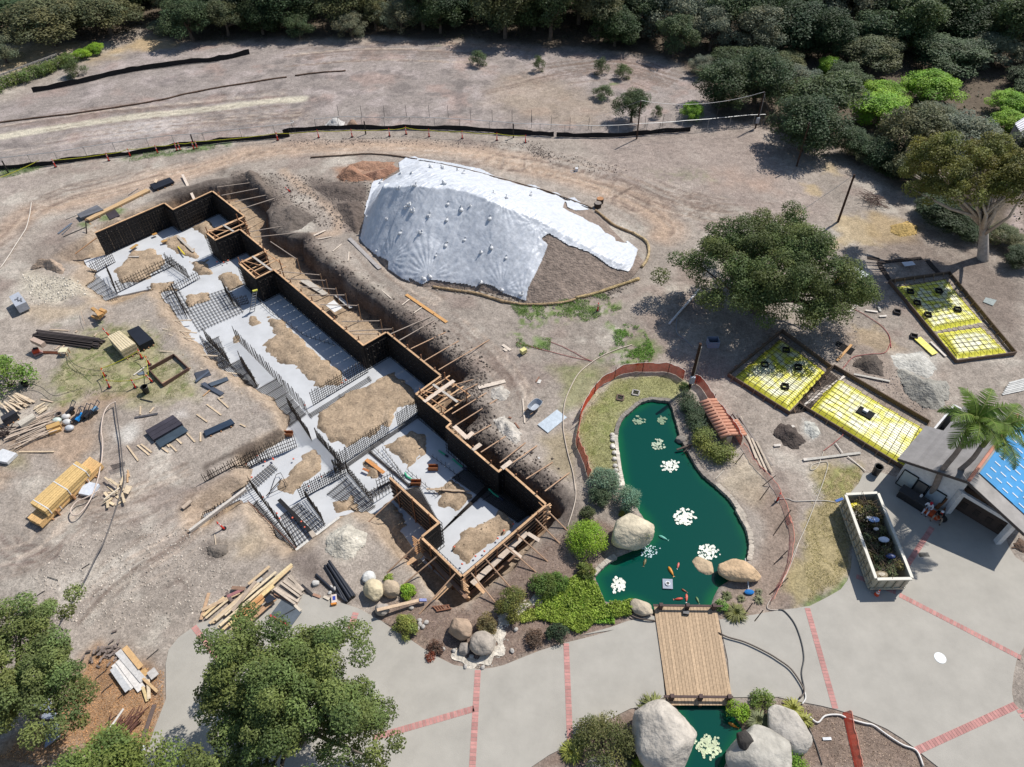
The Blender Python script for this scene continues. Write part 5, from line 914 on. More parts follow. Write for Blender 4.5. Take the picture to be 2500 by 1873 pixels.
tool('carton','tan cardboard cartons among the left debris','carton','N1',500,1105,[('box_side','matte',lambda m,g: m.blk(g+Vector((-.1,.15,0)),1.0,.5,.45,S(206,166,106),.55)),('box_lid','matte',lambda m,g: m.blk(g+Vector((.1,-.2,0)),.9,.35,.25,S(226,184,122),.55))]);bucket('N1',540,990,'grey bucket among the left debris',.28,.4,S(120,110,105))
for i,(x,y,blue) in enumerate(((650,955,0),(700,1020,0),(735,1010,1),(780,985,0),(815,985,0),(860,950,2))):       # parked hand tools: handle bars, wheels, tanks
    g=W('N1',x,y);r=thing('hand_machine','small %s hand machine in the row of tools, %s from the left' % (('black','bright blue','pale blue')[blue],ORD[i]),'machine',g,'row of hand machines');an=random.uniform(.8,1.3);d=Vector((math.cos(an),math.sin(an),0));n=Vector((-d.y,d.x,0));col=((.03,.03,.035),S(40,150,230),S(130,170,200))[blue]
    MB().box(g-d*.4+Vector((0,0,.3)),g+d*.35+Vector((0,0,.45)),.24,.28,col).build('machine_body','paint',r);m=MB()
    for s_ in (-1,1): m.tube([g+n*.2*s_+Vector((0,0,.2))-n*.03,g+n*.2*s_+Vector((0,0,.2))+n*.03],.19,(.02,.02,.02),12)
    m.build('wheel','plastic',r);m=MB()
    for s_ in (-1,1): m.tube([g+n*.16*s_+Vector((0,0,.4)),g+d*.65+n*.22*s_+Vector((0,0,.95))],.03,S(90,96,110),6)
    m.tube([g+d*.65-n*.25+Vector((0,0,.95)),g+d*.65+n*.25+Vector((0,0,.95))],.03,S(90,96,110),6);m.build('handle','steel',r)
# big lumber bundles
def bundle(label,pts,hgt,up,rows,cols,col,straps):
    r,q,z=stack('Q1',pts,hgt,rows,col,'lumber_bundle','wood',label,'lumber',up=up,split=cols,part='board_layer',gap=.006)
    m=MB()
    for t in straps:
        a,b=q[0].lerp(q[1],t),q[3].lerp(q[2],t);m.box(a+Vector((0,0,.012)),b+Vector((0,0,.012)),.07,.012,S(232,232,232));m.box(b+Vector((0,0,.012)),b-Vector((0,0,hgt)),.07,.012,S(226,226,226))
    m.build('strap','plastic',r)
bundle('upper strapped bundle of new yellow boards',((268,470),(685,95),(800,165),(405,552)),.62,.62,8,8,S(226,190,128),(.07,.5,.93));bundle('lower bundle of new yellow boards sticking out under the strapped one',((243,605),(805,55),(915,120),(355,665)),.5,.12,6,7,S(228,186,128),(.3,.75))
tool('foil_bag','crumpled silver foil sheet beside the yellow lumber','foil','Q1',800,345,[('foil_wrap','film',lambda m,g: m.slab([W('Q1',x,y,g.z+.3) for x,y in ((705,385),(740,320),(795,280),(890,300),(820,408))],.26,S(220,226,236)))])
for i in range(16):
    x,y=1050+random.uniform(-75,75),390+random.uniform(-100,110);a=random.uniform(0,3.1);dx,dy=math.cos(a)*45,math.sin(a)*45;lumber_piece('Q1',x-dx,y-dy,x+dx,y+dy,random.uniform(.1,.2),'short offcut in the scrap wood heap beside the yellow lumber',jit(S(226,204,170),.15),up=random.uniform(.02,.4),name='offcut',cat='offcut',group='offcuts of the scrap wood heap')
lumber_piece('Q1',960,475,1100,370,.12,'long pale lath on the scrap wood heap',S(230,214,190),up=.5);sheet('Q1',((1105,375),(1135,310),(1188,322),(1150,390)),.05,S(226,204,172),'plywood_piece','wood','square plywood piece on the scrap wood heap','plywood',up=.3);lumber_piece('Q1',1150,290,1148,210,.12,'upright tan offcut behind the scrap wood heap',S(206,170,130));lumber_piece('Q1',1163,240,1150,180,.12,'smaller upright tan offcut behind the scrap wood heap',S(206,170,130))
for k in range(5): tag(hose('thin dark rod in the bundle above the scrap wood heap',WL('Q1',(1010+k*5,165+k*8),(1140,130+k*9)),.025,(.03,.035,.05),'rod','rod','steel'),group='dark rods above the scrap wood heap')
lumber_piece('Q1',1930,760,1955,930,.06,'thin stick lying in the dark spoil ring',S(216,196,170));lumber_piece('Q1',735,1068,808,1022,.04,'dark stake with a pink tip in the near left yard',(.06,.05,.05));lumber_piece('Q1',335,1308,405,1264,.04,'dark stake with a pink tip beside the left oak',(.06,.05,.05));lumber_piece('Q1',430,1138,525,1168,.03,'thin dark twig on the pale yard',(.07,.07,.06))
tag(MB().box(W('Q1',1705,728,-.5),W('Q1',2209,350,-.5),.22,.3,S(214,204,192)).build('form_board','wood'),'long pale form board along the near side of the left trench','board');tag(MB().box(W('Q1',1640,520,-.5),W('Q1',1720,450,-.5),.3,.1,S(196,176,156)).build('form_board','wood'),'short board at the open end of the left trench','board')
tag(MB().box(W('Q2',690,460,-.9),W('Q2',760,560,-1.2),.2,.4,S(150,130,112)).build('form_board','wood'),'short board closing the step beside the left trench','board');tag(MB().box(W('Q2',1325,740,-.9),W('Q2',1360,790,-.9),.35,.5,S(190,176,160)).build('end_block','wood'),'pale block form at the near end of the short leg','block');tag(MB().box(W('Q2',1190,905,-1.2),W('Q2',1580,610,-1.2),.2,.35,S(222,218,210)).build('edge_form','wood'),'pale edge form closing the short leg nearest the garden','board');tag(MB().box(W('Q2',750,450,FLOOR+.6),W('Q2',1210,900,FLOOR+.6),.06,.06,S(120,84,70)).build('rail_board','wood'),'brown rail board beside the sloping near rebar mat','board')
# --- boards, panels and pipes in front of the near pit
PILE=[((340,1530,410,1290),S(206,170,136)),((360,1500,550,1330),S(226,196,150)),((350,1450,690,1290),S(214,184,150)),((420,1570,640,1380),S(222,196,160)),((385,1520,600,1340),S(230,206,170)),((440,1560,730,1300),S(214,190,160)),((500,1610,1160,1040),S(232,210,166)),((540,1635,1165,1060),S(226,196,150)),((600,1590,1000,1240),S(236,206,150)),((520,1600,900,1270),S(228,206,170)),((660,1640,1010,1340),S(176,140,110)),((690,1645,1020,1355),S(200,160,124)),((640,1540,900,1330),S(214,160,106)),((670,1550,910,1350),S(206,150,96)),((700,1565,930,1370),S(216,166,112)),((480,1550,870,1210),S(222,200,170)),((560,1500,1020,1110),S(226,206,174)),((630,1470,840,1200),S(190,170,150)),((770,1220,960,1060),S(206,180,146)),((770,1265,895,1165),S(190,184,176)),((620,1250,740,1260),S(150,120,100)),((570,1290,620,1370),S(120,104,98)),((580,1330,730,1260),S(176,120,120)),((455,1560,560,1480),S(230,200,160)),((610,1620,760,1540),S(222,196,150))]
for i,((x0,y0,x1,y1),col) in enumerate(PILE): lumber_piece('Q2',x0,y0,x1,y1,random.uniform(.14,.26),'long board in the splayed lumber pile behind the big front oak',jit(col,.08),up=.02+.6*(1-abs(i/25-.5)*1.6)*random.uniform(.5,1),name='long_board',group='boards of the splayed lumber pile')
for i in range(14): t=i/13;lumber_piece('Q2',lerp(1140,985,t),lerp(1130,1270,t),lerp(1260,1200,t)+random.uniform(-20,10),lerp(1270,1400,t)+random.uniform(-20,10),.15,'short grey board in the row right of the splayed lumber',jit(S(196,180,162),.2),up=random.uniform(.02,.3),name='short_board',group='short boards beside the splayed lumber')
for x0,y0,x1,y1,lab in ((1000,1290,1200,1390,'red brown board under the row of short boards'),(1080,1300,1235,1450,'long pale board along the black front sheet'),(1200,1360,1245,1290,'tan lath beside the black front sheet'),(1240,1215,1345,1310,'dark board end right of the short boards'),(1345,1300,1410,1325,'brown offcut right of the dark board end'),(1440,1320,1490,1345,'small grey block near the black pipes')): lumber_piece('Q2',x0,y0,x1,y1,.18,lab,S(180,140,116) if 'brown' in lab else S(60,58,60) if 'dark' in lab else S(220,206,186),up=.1)
sheet('Q2',((955,1480),(1055,1345),(1238,1450),(1135,1592)),.05,S(96,104,112),'form_sheet','phenolic','grey black sheet with a red edge, at the big front oak','sheet',up=.05);lumber_piece('Q2',955,1488,1125,1585,.14,'red painted edge strip on the grey black front sheet',S(206,74,80),up=.12);lumber_piece('Q2',1040,1510,1185,1430,.05,'thin rod on the grey black front sheet',(.05,.05,.05),up=.14);sheet('Q2',((900,1340),(950,1290),(1012,1330),(930,1375)),.06,(.02,.024,.035),'black_offcut','phenolic','black offcut on the splayed lumber pile','sheet',up=.6)
m=None
for i,(x0,y0,x1,y1) in enumerate(((1370,1122,1540,1280),(1450,1040,1650,1370),(1462,1040,1615,1350),(1490,1010,1700,1330),(1500,1020,1715,1310),(1480,1035,1680,1345),(1505,1050,1670,1350),(1545,1290,1640,1365),(1540,1100,1715,1320))):
    a,b=W('Q2',x0,y0),W('Q2',x1,y1);z=.11+(.16 if i in (3,5) else 0);r=thing('black_pipe','black plastic pipe of the fan near the front boulders, %s from the left' % ORD[i],'pipe',(a+b)/2,'black pipes near the front boulders');MB().tube([a+Vector((0,0,z)),b+Vector((0,0,z))],.1,NAVY,10).build('pipe','plastic',r);MB().tube([b+Vector((0,0,z)),b+(b-a).normalized()*.03+Vector((0,0,z))],.085,(.002,.002,.003),10).build('pipe_mouth','plastic',r)
tool('carton','small white and orange carton beside the black pipes','carton','Q2',1535,1345,[('box_side','matte',lambda m,g: m.blk(g,.35,.6,.25,S(232,214,200),.2)),('blue_print','matte',lambda m,g: m.blk(g+Vector((0,.02,.25)),.2,.3,.01,S(60,80,170),.2)),('orange_end','matte',lambda m,g: m.blk(g+Vector((.03,-.36,0)),.35,.12,.24,S(232,150,70),.2))])
# scrap under the left oak
for i,(x0,y0,x1,y1,w_,col) in enumerate(((595,420,690,545,.45,S(226,222,218)),(620,400,735,555,.5,S(232,226,220)),(615,360,745,510,.4,S(216,212,208)),(650,340,735,445,.35,S(220,180,130)),(590,450,670,565,.35,S(206,206,206)),(740,450,760,490,.35,S(210,170,116)),(740,540,765,615,.18,S(226,200,150)),(770,505,775,605,.2,S(230,210,180)),(745,500,820,570,.16,S(214,180,136)),(785,460,810,495,.5,S(206,200,194)),(760,480,790,490,.5,S(196,190,184)))): lumber_piece('R1',x0,y0,x1,y1,w_,('white scrap board of the pile on leaf litter, %s from the left' if col[2]>.45 else 'tan scrap board of the pile on leaf litter, %s from the left') % ORD[i],jit(col,.05),up=.05+.05*(i % 5),name='scrap_board',group='scrap boards on leaf litter')
tool('roof_tile_pile','pile of broken grey roof tiles beside the white scrap boards','tiles','R1',560,360,[('tile','rock',lambda m,g: [m.blk(g+Vector((random.gauss(0,.5),random.gauss(0,.35),random.uniform(0,.2))),.3,.12,.06,jit(S(140,126,118),.3),random.uniform(0,3)) for k in range(46)])])
lumber_piece('R1',510,840,640,652,.12,'white plank lying on leaf litter beside rusty rods',S(226,220,212));stick_pile('rod_pile','tangle of rusty rods on leaf litter','R1',640,760,33,2.6,1.1,.3,S(120,84,72),.03,.25,.7);sheet('R1',((598,850),(612,822),(638,825),(620,860)),.2,S(226,222,216),'white_block','matte','white block at the end of the rusty rods','block');sheet('R1',((722,870),(735,835),(752,840),(742,875)),.2,S(222,222,222),'white_block','matte','white block at the driveway edge','block');lumber_piece('R1',740,805,800,630,.25,'dark worn plank along the driveway edge',S(112,96,90))
for k in range(5): x,y=(495,525,610,545,760)[k],(498,570,600,735,395)[k];lumber_piece('R1',x,y,x+60,y-50,.035,'dark thin stake lying on leaf litter',(.05,.045,.045),name='thin_stake',cat='stake',group='thin stakes on leaf litter')
sheet('R1',((150,600),(230,560),(300,690),(210,740)),.1,S(196,206,224),'corrugated_sheet','steel','pale metal sheet half hidden under the left oak','sheet',up=.5);sheet('R1',((250,680),(300,700),(310,790),(230,850)),.1,S(186,196,214),'corrugated_sheet','steel','second pale metal sheet lower under the left oak','sheet',up=.2)
# middle ground between the pit and the pond
lumber_piece('M2',1300,675,1575,950,.42,'long grey plank beside the left foot of the sheeting',S(178,172,168),th=.08);lumber_piece('M2',1810,1180,2175,1430,.32,'long orange tan plank by the pit bank',S(218,166,106),th=.06)
for c,x0,y0,x1,y1,w_,lab in (('M2',980,650,1085,603,.2,'pale double board at the head of the bank'),('M2',1015,683,1140,660,.12,'thin pale board at the head of the bank'),('M2',1150,792,1232,725,.12,'thin board on the bank top, first one'),('M2',1287,878,1297,795,.12,'thin upright board on the bank top'),('M2',1595,1145,1680,1217,.1,'thin board on the bank above the white trestle board'),('M2',1775,1273,1840,1222,.1,'upper thin stick beside the long orange tan plank'),('M2',1880,1345,1950,1297,.1,'lower thin stick beside the long orange tan plank'),
  ('N3',618,728,860,668,.4,'wide pale board on chalky earth right of the forms'),('N3',835,342,908,392,.28,'pale offcut near the yellow crate'),('N3',845,380,875,398,.25,'small pale offcut beside the other near the yellow crate'),('N3',1018,828,1035,1045,.13,'white lath beside the wheelbarrow'),('N3',945,1042,985,1093,.12,'brown stick by the pale chunk heap'),('N3',1135,675,1165,630,.1,'thin brown stick beside the white card'),('N3',890,992,915,1000,.14,'tiny brown offcut by the pale chunk heap')): lumber_piece(c,x0,y0,x1,y1,w_,lab,S(150,110,90) if 'brown' in lab else S(224,208,190))
sheet('N3',((1150,1055),(1325,920),(1415,990),(1243,1130)),.03,S(188,198,206),'metal_sheet','steel','pale grey metal sheet lying flat near the wheelbarrow','sheet');sheet('N3',((1145,680),(1160,650),(1187,655),(1172,685)),.03,S(226,220,210),'white_card','matte','small white card on bare earth behind the wheelbarrow','card');sheet('N3',((1150,1355),(1158,1343),(1175,1352),(1166,1366)),.03,S(220,216,210),'white_card','matte','tiny white card beside the last brace poles','card')
tool('crate','small yellow crate on bare earth between pit and weeds','crate','N3',1022,415,[('crate_box','plastic',lambda m,g: m.blk(g+Vector((0,0,.12)),.55,.42,.38,S(236,226,150),.7)),('crate_foot','wood',lambda m,g: m.blk(g,.4,.3,.12,(.03,.03,.03),.7))])
g=W('N3',1125,920);r=thing('wheelbarrow','grey steel wheelbarrow on bare earth','wheelbarrow',g);V=[];F=[];n=16;d=Vector((.62,.78,0)).normalized();e=Vector((-d.y,d.x,0))
for L_,(sx,sy,z) in enumerate(((.42,.26,.28),(.72,.44,.66),(.69,.41,.66),(.40,.24,.31))):
    for k in range(n):
        a=6.283*k/n;ca,sa=math.copysign(abs(math.cos(a)) ** .6,math.cos(a)),math.copysign(abs(math.sin(a)) ** .6,math.sin(a));V.append(g+d*(sx*ca)+e*(sy*sa)+Vector((0,0,z)))
for j in range(3): F+=[(j*n+k,j*n+(k+1) % n,(j+1)*n+(k+1) % n,(j+1)*n+k) for k in range(n)]
F.append(tuple(3*n+k for k in range(n)));MB().add(V,F,S(176,182,190)).build('tray','steel',r);MB().tube([g+d*.85-e*.05+Vector((0,0,.2)),g+d*.85+e*.05+Vector((0,0,.2))],.2,(.02,.02,.02),14).build('wheel','plastic',r)
for s_ in (-1,1): MB().tube([g+d*.8+e*.08*s_+Vector((0,0,.22)),g-d*.3+e*.3*s_+Vector((0,0,.3)),g-d*1.1+e*.33*s_+Vector((0,0,.55))],.03,S(150,120,90),6).build('handle','wood',r);MB().tube([g-d*.35+e*.28*s_+Vector((0,0,.3)),g-d*.4+e*.28*s_],.025,(.05,.05,.05),6).build('leg','steel',r)
hose('pale hose curving past the net fence to the garden',WL('N3',(2000,340),(1800,410),(1650,490),(1520,600),(1440,740),(1395,860),(1380,1000),(1385,1130),(1420,1310),(1470,1500),(1490,1650))+WL('Q3',(1860,300),(1860,430),(1830,560),(1785,700)),.045,S(206,190,172));hose('red cord lying from the weeds to the pale hose',WL('N3',(960,320),(1100,360),(1250,400),(1450,450),(1650,490)),.025,S(190,110,104));hose('second red cord near the weeds',WL('N3',(1250,310),(1400,370),(1550,450),(1650,495)),.025,S(180,104,100));hose('white pipe bundle poking from under the central oak',WL('M4',(490,1450),(640,1280),(760,1140)),.11,S(230,228,226));hose('grey hose from the white pipes to the dark pole',WL('M4',(560,1400),(560,1520),(640,1590),(700,1650)),.05,S(150,152,156))
tool('air_unit','grey open topped box under the central oak','box','M4',880,1630,[('box_side','paint',lambda m,g: [m.box(g+Vector((a,-.4,.35)),g+Vector((a,.4,.35)),.06,.7,S(150,158,176)) for a in (-.5,.5)]+[m.box(g+Vector((-.5,b,.35)),g+Vector((.5,b,.35)),.06,.7,S(150,158,176)) for b in (-.4,.4)]),('bottom','paint',lambda m,g: m.blk(g,.9,.7,.1,(.03,.03,.04)))])
for x,y,lab,col in ((1710,350,'rusty topped steel drum, far one',S(190,140,100)),(1690,390,'grey topped steel drum, near one',S(150,140,132))):
    g=W('M3',x,y);r=thing('steel_drum',lab+' beside the right tail of the sheeting','drum',g);MB().tube([g,g+Vector((0,0,.55))],.42,S(70,60,54),16).build('drum_side','rust',r);MB().tube([g+Vector((0,0,.55)),g+Vector((0,0,.58))],.4,col,16).build('drum_lid','rust',r)
tool('pump','small white pump on the haul road shoulder','pump','M3',1500,65,[('pump_body','paint',lambda m,g: m.blk(g,.35,.35,.4,S(232,232,232))),('coil','plastic',lambda m,g: m.tube([g+Vector((-.4+.35*math.cos(k*.6),-.2+.25*math.sin(k*.6),.05)) for k in range(12)],.03,S(200,200,205),5))])
# ------------------------------------------------------------------ leaves, shrubs and rocks
def leaf_quads(Pn,Nn,size,cols,asp=.55,seed=None):
    n=len(Pn);a=rng.normal(size=(n,3));t=np.cross(Nn,a);t /= np.linalg.norm(t,axis=1,keepdims=True)+1e-9;b=np.cross(Nn,t)
    size=np.asarray(size).reshape(-1,1);V=np.empty((n,4,3));V[:,0]=Pn-t*size;V[:,1]=Pn-b*size*asp;V[:,2]=Pn+t*size;V[:,3]=Pn+b*size*asp
    return V.reshape(-1,3),np.arange(n*4).reshape(n,4),cols
def unit(n,up=0.0):
    d=rng.normal(size=(n,3));d[:,2]+=up;return d/np.linalg.norm(d,axis=1,keepdims=True)
def clumps_leaves(C_,r_,per,size,col,cv=.25,flat=.8,up=.35,hue=.12):
    """leaves on the outside of many small clumps; every clump a little lighter, darker or yellower as such clumps are"""
    Ps,Ns,Ss,Cs=[],[],[],[]
    for c,r in zip(C_,r_):
        n=max(6,int(per*(r/np.mean(r_)) ** 2));d=unit(n,.25);k=(.55+.5*rng.random((n,1)));p=np.array(c)+d*np.array([1,1,flat])*r*k
        nn=d*.7+unit(n,up)*.8+np.array([.12,.1,.35]);nn /= np.linalg.norm(nn,axis=1,keepdims=True);f=1+rng.uniform(-cv,cv);h=rng.uniform(-hue,hue)
        cc=np.array(col)*f*np.array([1+h,1,1-h*.6]);Ps.append(p);Ns.append(nn);Ss.append(size*(.7+.6*rng.random(n)));Cs.append(cc[None]*(.72+.56*rng.random((n,1))))
    return leaf_quads(np.concatenate(Ps),np.concatenate(Ns),np.concatenate(Ss),np.concatenate(Cs))
G_OAK=S(104,116,66,.6);G_DK=S(78,94,66,.6);G_LIME=S(150,182,62,.62);G_SIL=S(128,150,122,.62);G_OLV=S(126,130,84,.6)
def shrub(c,x,y,rp,label,col,h=1.0,n=900,lf=.07,name='shrub',cat='shrub',clump=22,z0=None,stem=True,flat=.85,cv=.25,sq=1.0):
    """a rounded bush whose middle shows at (x, y) with radius rp (crop pixels)"""
    rp=rp*1.12;u,v=px(c,x,y);k=TILE[c][2];g=on_ground(u,v+rp*k*.35);R_=rp*k*mpx(g);H=R_*2*h*.72;r=thing(name,label,cat,g)
    d=unit(clump,.35);d[:,2]=np.abs(d[:,2])*.9;q=np.array(g)[None]+np.concatenate([d[:,:2]*(R_*.72)*np.array([[1,sq]]),(.25+d[:,2:]*.62)*H],axis=1)
    q=np.concatenate([q,np.array(g)[None]+np.array([[0,0,H*.45]])]);rr=np.concatenate([R_*rng.uniform(.26,.4,clump),[R_*.6]])
    V,F,cc=clumps_leaves(q,rr,n/clump,lf,col,cv=cv,flat=flat);V[:,2]=np.maximum(V[:,2],g.z+.02);link_mesh('foliage',V,F,cc,'leaf',r)
    if stem:
        m=MB()
        for i in range(5): p=Vector(q[i]);m.tube([g-Vector((0,0,.08)),g.lerp(p,.5)+Vector((0,0,H*.1)),p],[.05,.035,.015],S(96,82,68),5)
        m.build('stem','bark',r)
    return r
def tuft(c,x,y,rp,label,col,n=110,name='grass_clump',cat='grass clump',h=.9,wd=.03):
    """strap leaves arching out of one crown"""
    u,v=px(c,x,y);k=TILE[c][2];g=on_ground(u,v+rp*k*.3);R_=rp*k*mpx(g);V=[];F=[];C_=[]
    for i in range(n):
        a=random.uniform(0,6.283);L=R_*random.uniform(.55,1.1);e=Vector((math.cos(a),math.sin(a),0));s_=Vector((-e.y,e.x,0))*wd*random.uniform(.7,1.4);q0=g+e*random.uniform(0,.12)*R_;hh=R_*h*random.uniform(.5,1.1);b=len(V)
        for t,w_ in ((0,.8),(.45,1),(.8,.7),(1,.1)): p=q0+e*(L*t ** 1.3)+Vector((0,0,hh*(1.6*t-1.35*t*t)+.02));V+=[p-s_*w_,p+s_*w_]
        for j in range(3): F.append((b+2*j,b+2*j+1,b+2*j+3,b+2*j+2))
        C_+=[jit(col,.35)]*3
    o=link_mesh(name,V,F,np.array(C_),'leaf',origin=g);return tag(o,label,cat)
def cover(name,label,cat,polyl,n,col,size,hgt=.3,cv=.3,ns=1.1,cut=0.0,kind='stuff',asp=.6):
    pk=pick_poly(polyl);p=np.array([pk() for _ in range(int(n*(2.6 if cut else 1)))]);p=p[fbm(p[:,0]*ns,p[:,1]*ns,5)>cut][:n];m=len(p);f=fbm(p[:,0]*1.5,p[:,1]*1.5,31);p[:,2]+=rng.random(m)*hgt*(.3+f);nn=unit(m,1.0)
    cc=np.array(col)[None]*(1-cv+2*cv*fbm(p[:,0]*2,p[:,1]*2,32))[:,None]*(.7+.6*rng.random((m,1)));V,F,cc=leaf_quads(p,nn,size*(.6+.8*rng.random(m)),cc,asp)
    return tag(link_mesh(name,V,F,cc,'leaf',origin=(0,0,0)),label,cat,kind=kind)
def rock(c,x,y,rx,ry,rot,label,col,h=.8,seed=1,name='boulder',cat='boulder',cuts=9,sink=.2,z=None,res=(40,24),mt='rock'):
    """boulder seen as an ellipse rx x ry (crop pixels) around (x, y), long axis turned rot degrees"""
    u,v=px(c,x,y);k=TILE[c][2];g=on_ground(u,v+ry*k*.3) if z is None else P(u,v+ry*k*.3,z);sx,sy=rx*k*mpx(g),ry*k*mpx(g)*1.02;H=min(sx,sy)*h;rn=random.Random(seed)
    nu,nv=res;th=np.linspace(0,np.pi,nv+1)[1:-1];ph=np.linspace(0,2*np.pi,nu,endpoint=False);TT,PP=np.meshgrid(th,ph,indexing='ij');D=np.stack([np.sin(TT)*np.cos(PP),np.sin(TT)*np.sin(PP),np.cos(TT)],-1).reshape(-1,3);D=np.concatenate([[[0,0,1.]],D,[[0,0,-1.]]])
    Q=D.copy()*(1+.22*(fbm(D[:,0]*1.7+seed*3.1+D[:,2],D[:,1]*1.7+D[:,2]*.7,seed,3)-.5)[:,None])
    for i in range(cuts):
        nrm=np.array([rn.gauss(0,1),rn.gauss(0,1),rn.gauss(.2,.7)]);nrm /= np.linalg.norm(nrm);lim=rn.uniform(.72,.95);dd=Q @ nrm;Q-=np.maximum(dd-lim,0)[:,None]*nrm*.85
    Q*=(1+.05*(fbm(D[:,0]*6+seed,D[:,1]*6+D[:,2]*5,seed+9,3)-.5))[:,None];Q=Q*np.array([sx,sy,H]);a=R(rot);Q=np.stack([Q[:,0]*math.cos(a)-Q[:,1]*math.sin(a),Q[:,0]*math.sin(a)+Q[:,1]*math.cos(a),Q[:,2]],-1)+np.array(g)+np.array([0,0,H*(1-sink)-.02])
    m=nv-1;F=[(0,1+i,1+(i+1) % nu) for i in range(nu)]
    for j in range(m-1): F+=[(1+j*nu+i,1+(j+1)*nu+i,1+(j+1)*nu+(i+1) % nu,1+j*nu+(i+1) % nu) for i in range(nu)]
    F+=[(len(Q)-1,1+(m-1)*nu+(i+1) % nu,1+(m-1)*nu+i) for i in range(nu)]
    return tag(link_mesh(name,Q,F,col,mt,smooth=True,origin=g),label,cat)
# ------------------------------------------------------------------ driveway, brick bands, bridge
DRV=S(184,178,167)
tag(MB().prism(drive_l,-.12,.03,DRV).build('driveway','slab',origin=(0,0,0)),'pale concrete driveway left of the wooden bridge',kind='structure');tag(MB().prism(drive_r,-.12,.03,DRV).build('driveway','slab',origin=(0,0,0)),'pale concrete driveway and forecourt right of the wooden bridge',kind='structure')
def band(c,x0,y0,x1,y1,w_,label):
    a,b=W(c,x0,y0,.036),W(c,x1,y1,.036);L=(b-a).length;d=(b-a)/L;n=max(2,int(L/.21));m=MB()
    for i in range(n): m.box(a+d*(i+.5)*L/n-d*.095 ,a+d*(i+.5)*L/n+d*.095,w_,.014,jit(S(200,146,138),.16))
    tag(m.build('brick_band','matte'),label,'brick band','red brick bands set in the driveway')
for a in (('R3',564,450,535,960,.38,'red brick band running down from the garden tip to the bottom edge'),('R3',20,802,545,650,.38,'red brick band joining the long one from the front oak'),('R3',1020,312,1040,815,.36,'red brick band between the garden and the lower boulders'),('R5',150,130,295,650,.36,'red brick band from the dry lawn tip to the orange net'),('R5',625,62,1255,388,.36,'red brick band running from the skip to the right edge'),('R5',712,868,1228,632,.42,'red brick band at the bottom right corner'),('R1',1000,225,1142,415,.36,'red brick band between the left lumber and the front oak'),('R2',992,152,962,240,.4,'short red brick band near the black pipes'),('Q5',1385,690,1155,1035,.36,'red brick band leading from the seated people to the skip'),('Q5',1060,1275,700,1130,.36,'red brick band passing under the skip'),('R5',1240,652,1290,720,.36,'tiny red brick band at the right edge')): band(*a)
o=tag(MB().tube([W('R5',836,388,.03),W('R5',836,388,.03)+Vector((0,0,.02))],.36,S(236,244,246),24).build('manhole_cover','paint'),'pale round manhole cover in the driveway','manhole cover')
dk=[P(1596,1480,.12),P(1749,1480,.12),P(1791,1722,.12),P(1631,1722,.12)];br=thing('wooden_bridge','tan plank footbridge with low dark rails over the pond channel','bridge',(dk[0]+dk[2])/2-Vector((0,0,.12)));nb=19
for k in range(nb):
    a,b=(k+.04)/nb,(k+.96)/nb;MB().slab([dk[0].lerp(dk[1],a),dk[0].lerp(dk[1],b),dk[3].lerp(dk[2],b),dk[3].lerp(dk[2],a)],.05,jit(S(196,168,136),.12)).build('deck_plank','wood',br)
m=MB()
for t in (.04,.5,.96): m.box(dk[0].lerp(dk[1],t)-Vector((0,0,.2)),dk[3].lerp(dk[2],t)-Vector((0,0,.2)),.15,.26,S(110,84,66))
m.build('beam','wood',br);DKB=S(92,74,70)
for (a,b),ps,lab in ((((1594.6,1478),(1764,1480)),(1614,1679,1744),'far'),(((1620.7,1700.5),(1790,1702)),(1641,1711,1781),'near')):
    z=.52;A,B=P(*a,z),P(*b,z);MB().box(A,B,.14,.07,DKB).build('rail','wood',br)
    for u in ps: t=(u-a[0])/(b[0]-a[0]);q=A.lerp(B,t);MB().box(Vector((q.x,q.y,.1)),Vector((q.x,q.y,.66)),.24,.24,jit(DKB,.1)).build('rail_post','wood',br)
sheet('Q4',((1370,1300),(1400,1280),(1425,1310),(1410,1335)),.03,S(150,170,200),'blue_tray','plastic','flat blue grey tray on the bridge by the right rail post','tray',up=.15);tag(MB().box(P(*px('Q4',1195,1290),.22),P(*px('Q4',1195,1262),.22),.4,.2,(.03,.03,.035)).build('pump_box','plastic'),'small black box at the middle far rail post of the bridge','box')
# ------------------------------------------------------------------ pond
PH=Heap(pond,lambda X,Y,D: np.where(D>-.55,0,-1.0),.3,.9);dpt=PH.D;PH.Z=np.full(PH.X.shape,-.22)
shoal=np.clip(1-sstep(-.1,.9,dpt+.5*(fbm(PH.X*.7,PH.Y*.7,3)-.5)),0,1);wc=np.array((.001,.056,.042))[None,None]*(1-shoal[...,None])+np.array((.006,.105,.04))[None,None]*shoal[...,None]
nj,ni=PH.X.shape;idx=np.arange(nj*ni).reshape(nj,ni);kp=dpt>-.55;kk=kp[:-1,:-1] & kp[:-1,1:] & kp[1:,1:] & kp[1:,:-1];Fw=np.stack([idx[:-1,:-1],idx[:-1,1:],idx[1:,1:],idx[1:,:-1]],-1)[kk]
tag(link_mesh('pond_water',np.stack([PH.X,PH.Y,PH.Z],-1).reshape(-1,3),Fw,wc.reshape(-1,3),'water',smooth=True,origin=(0,0,0)),'dark emerald pond water',kind='structure')
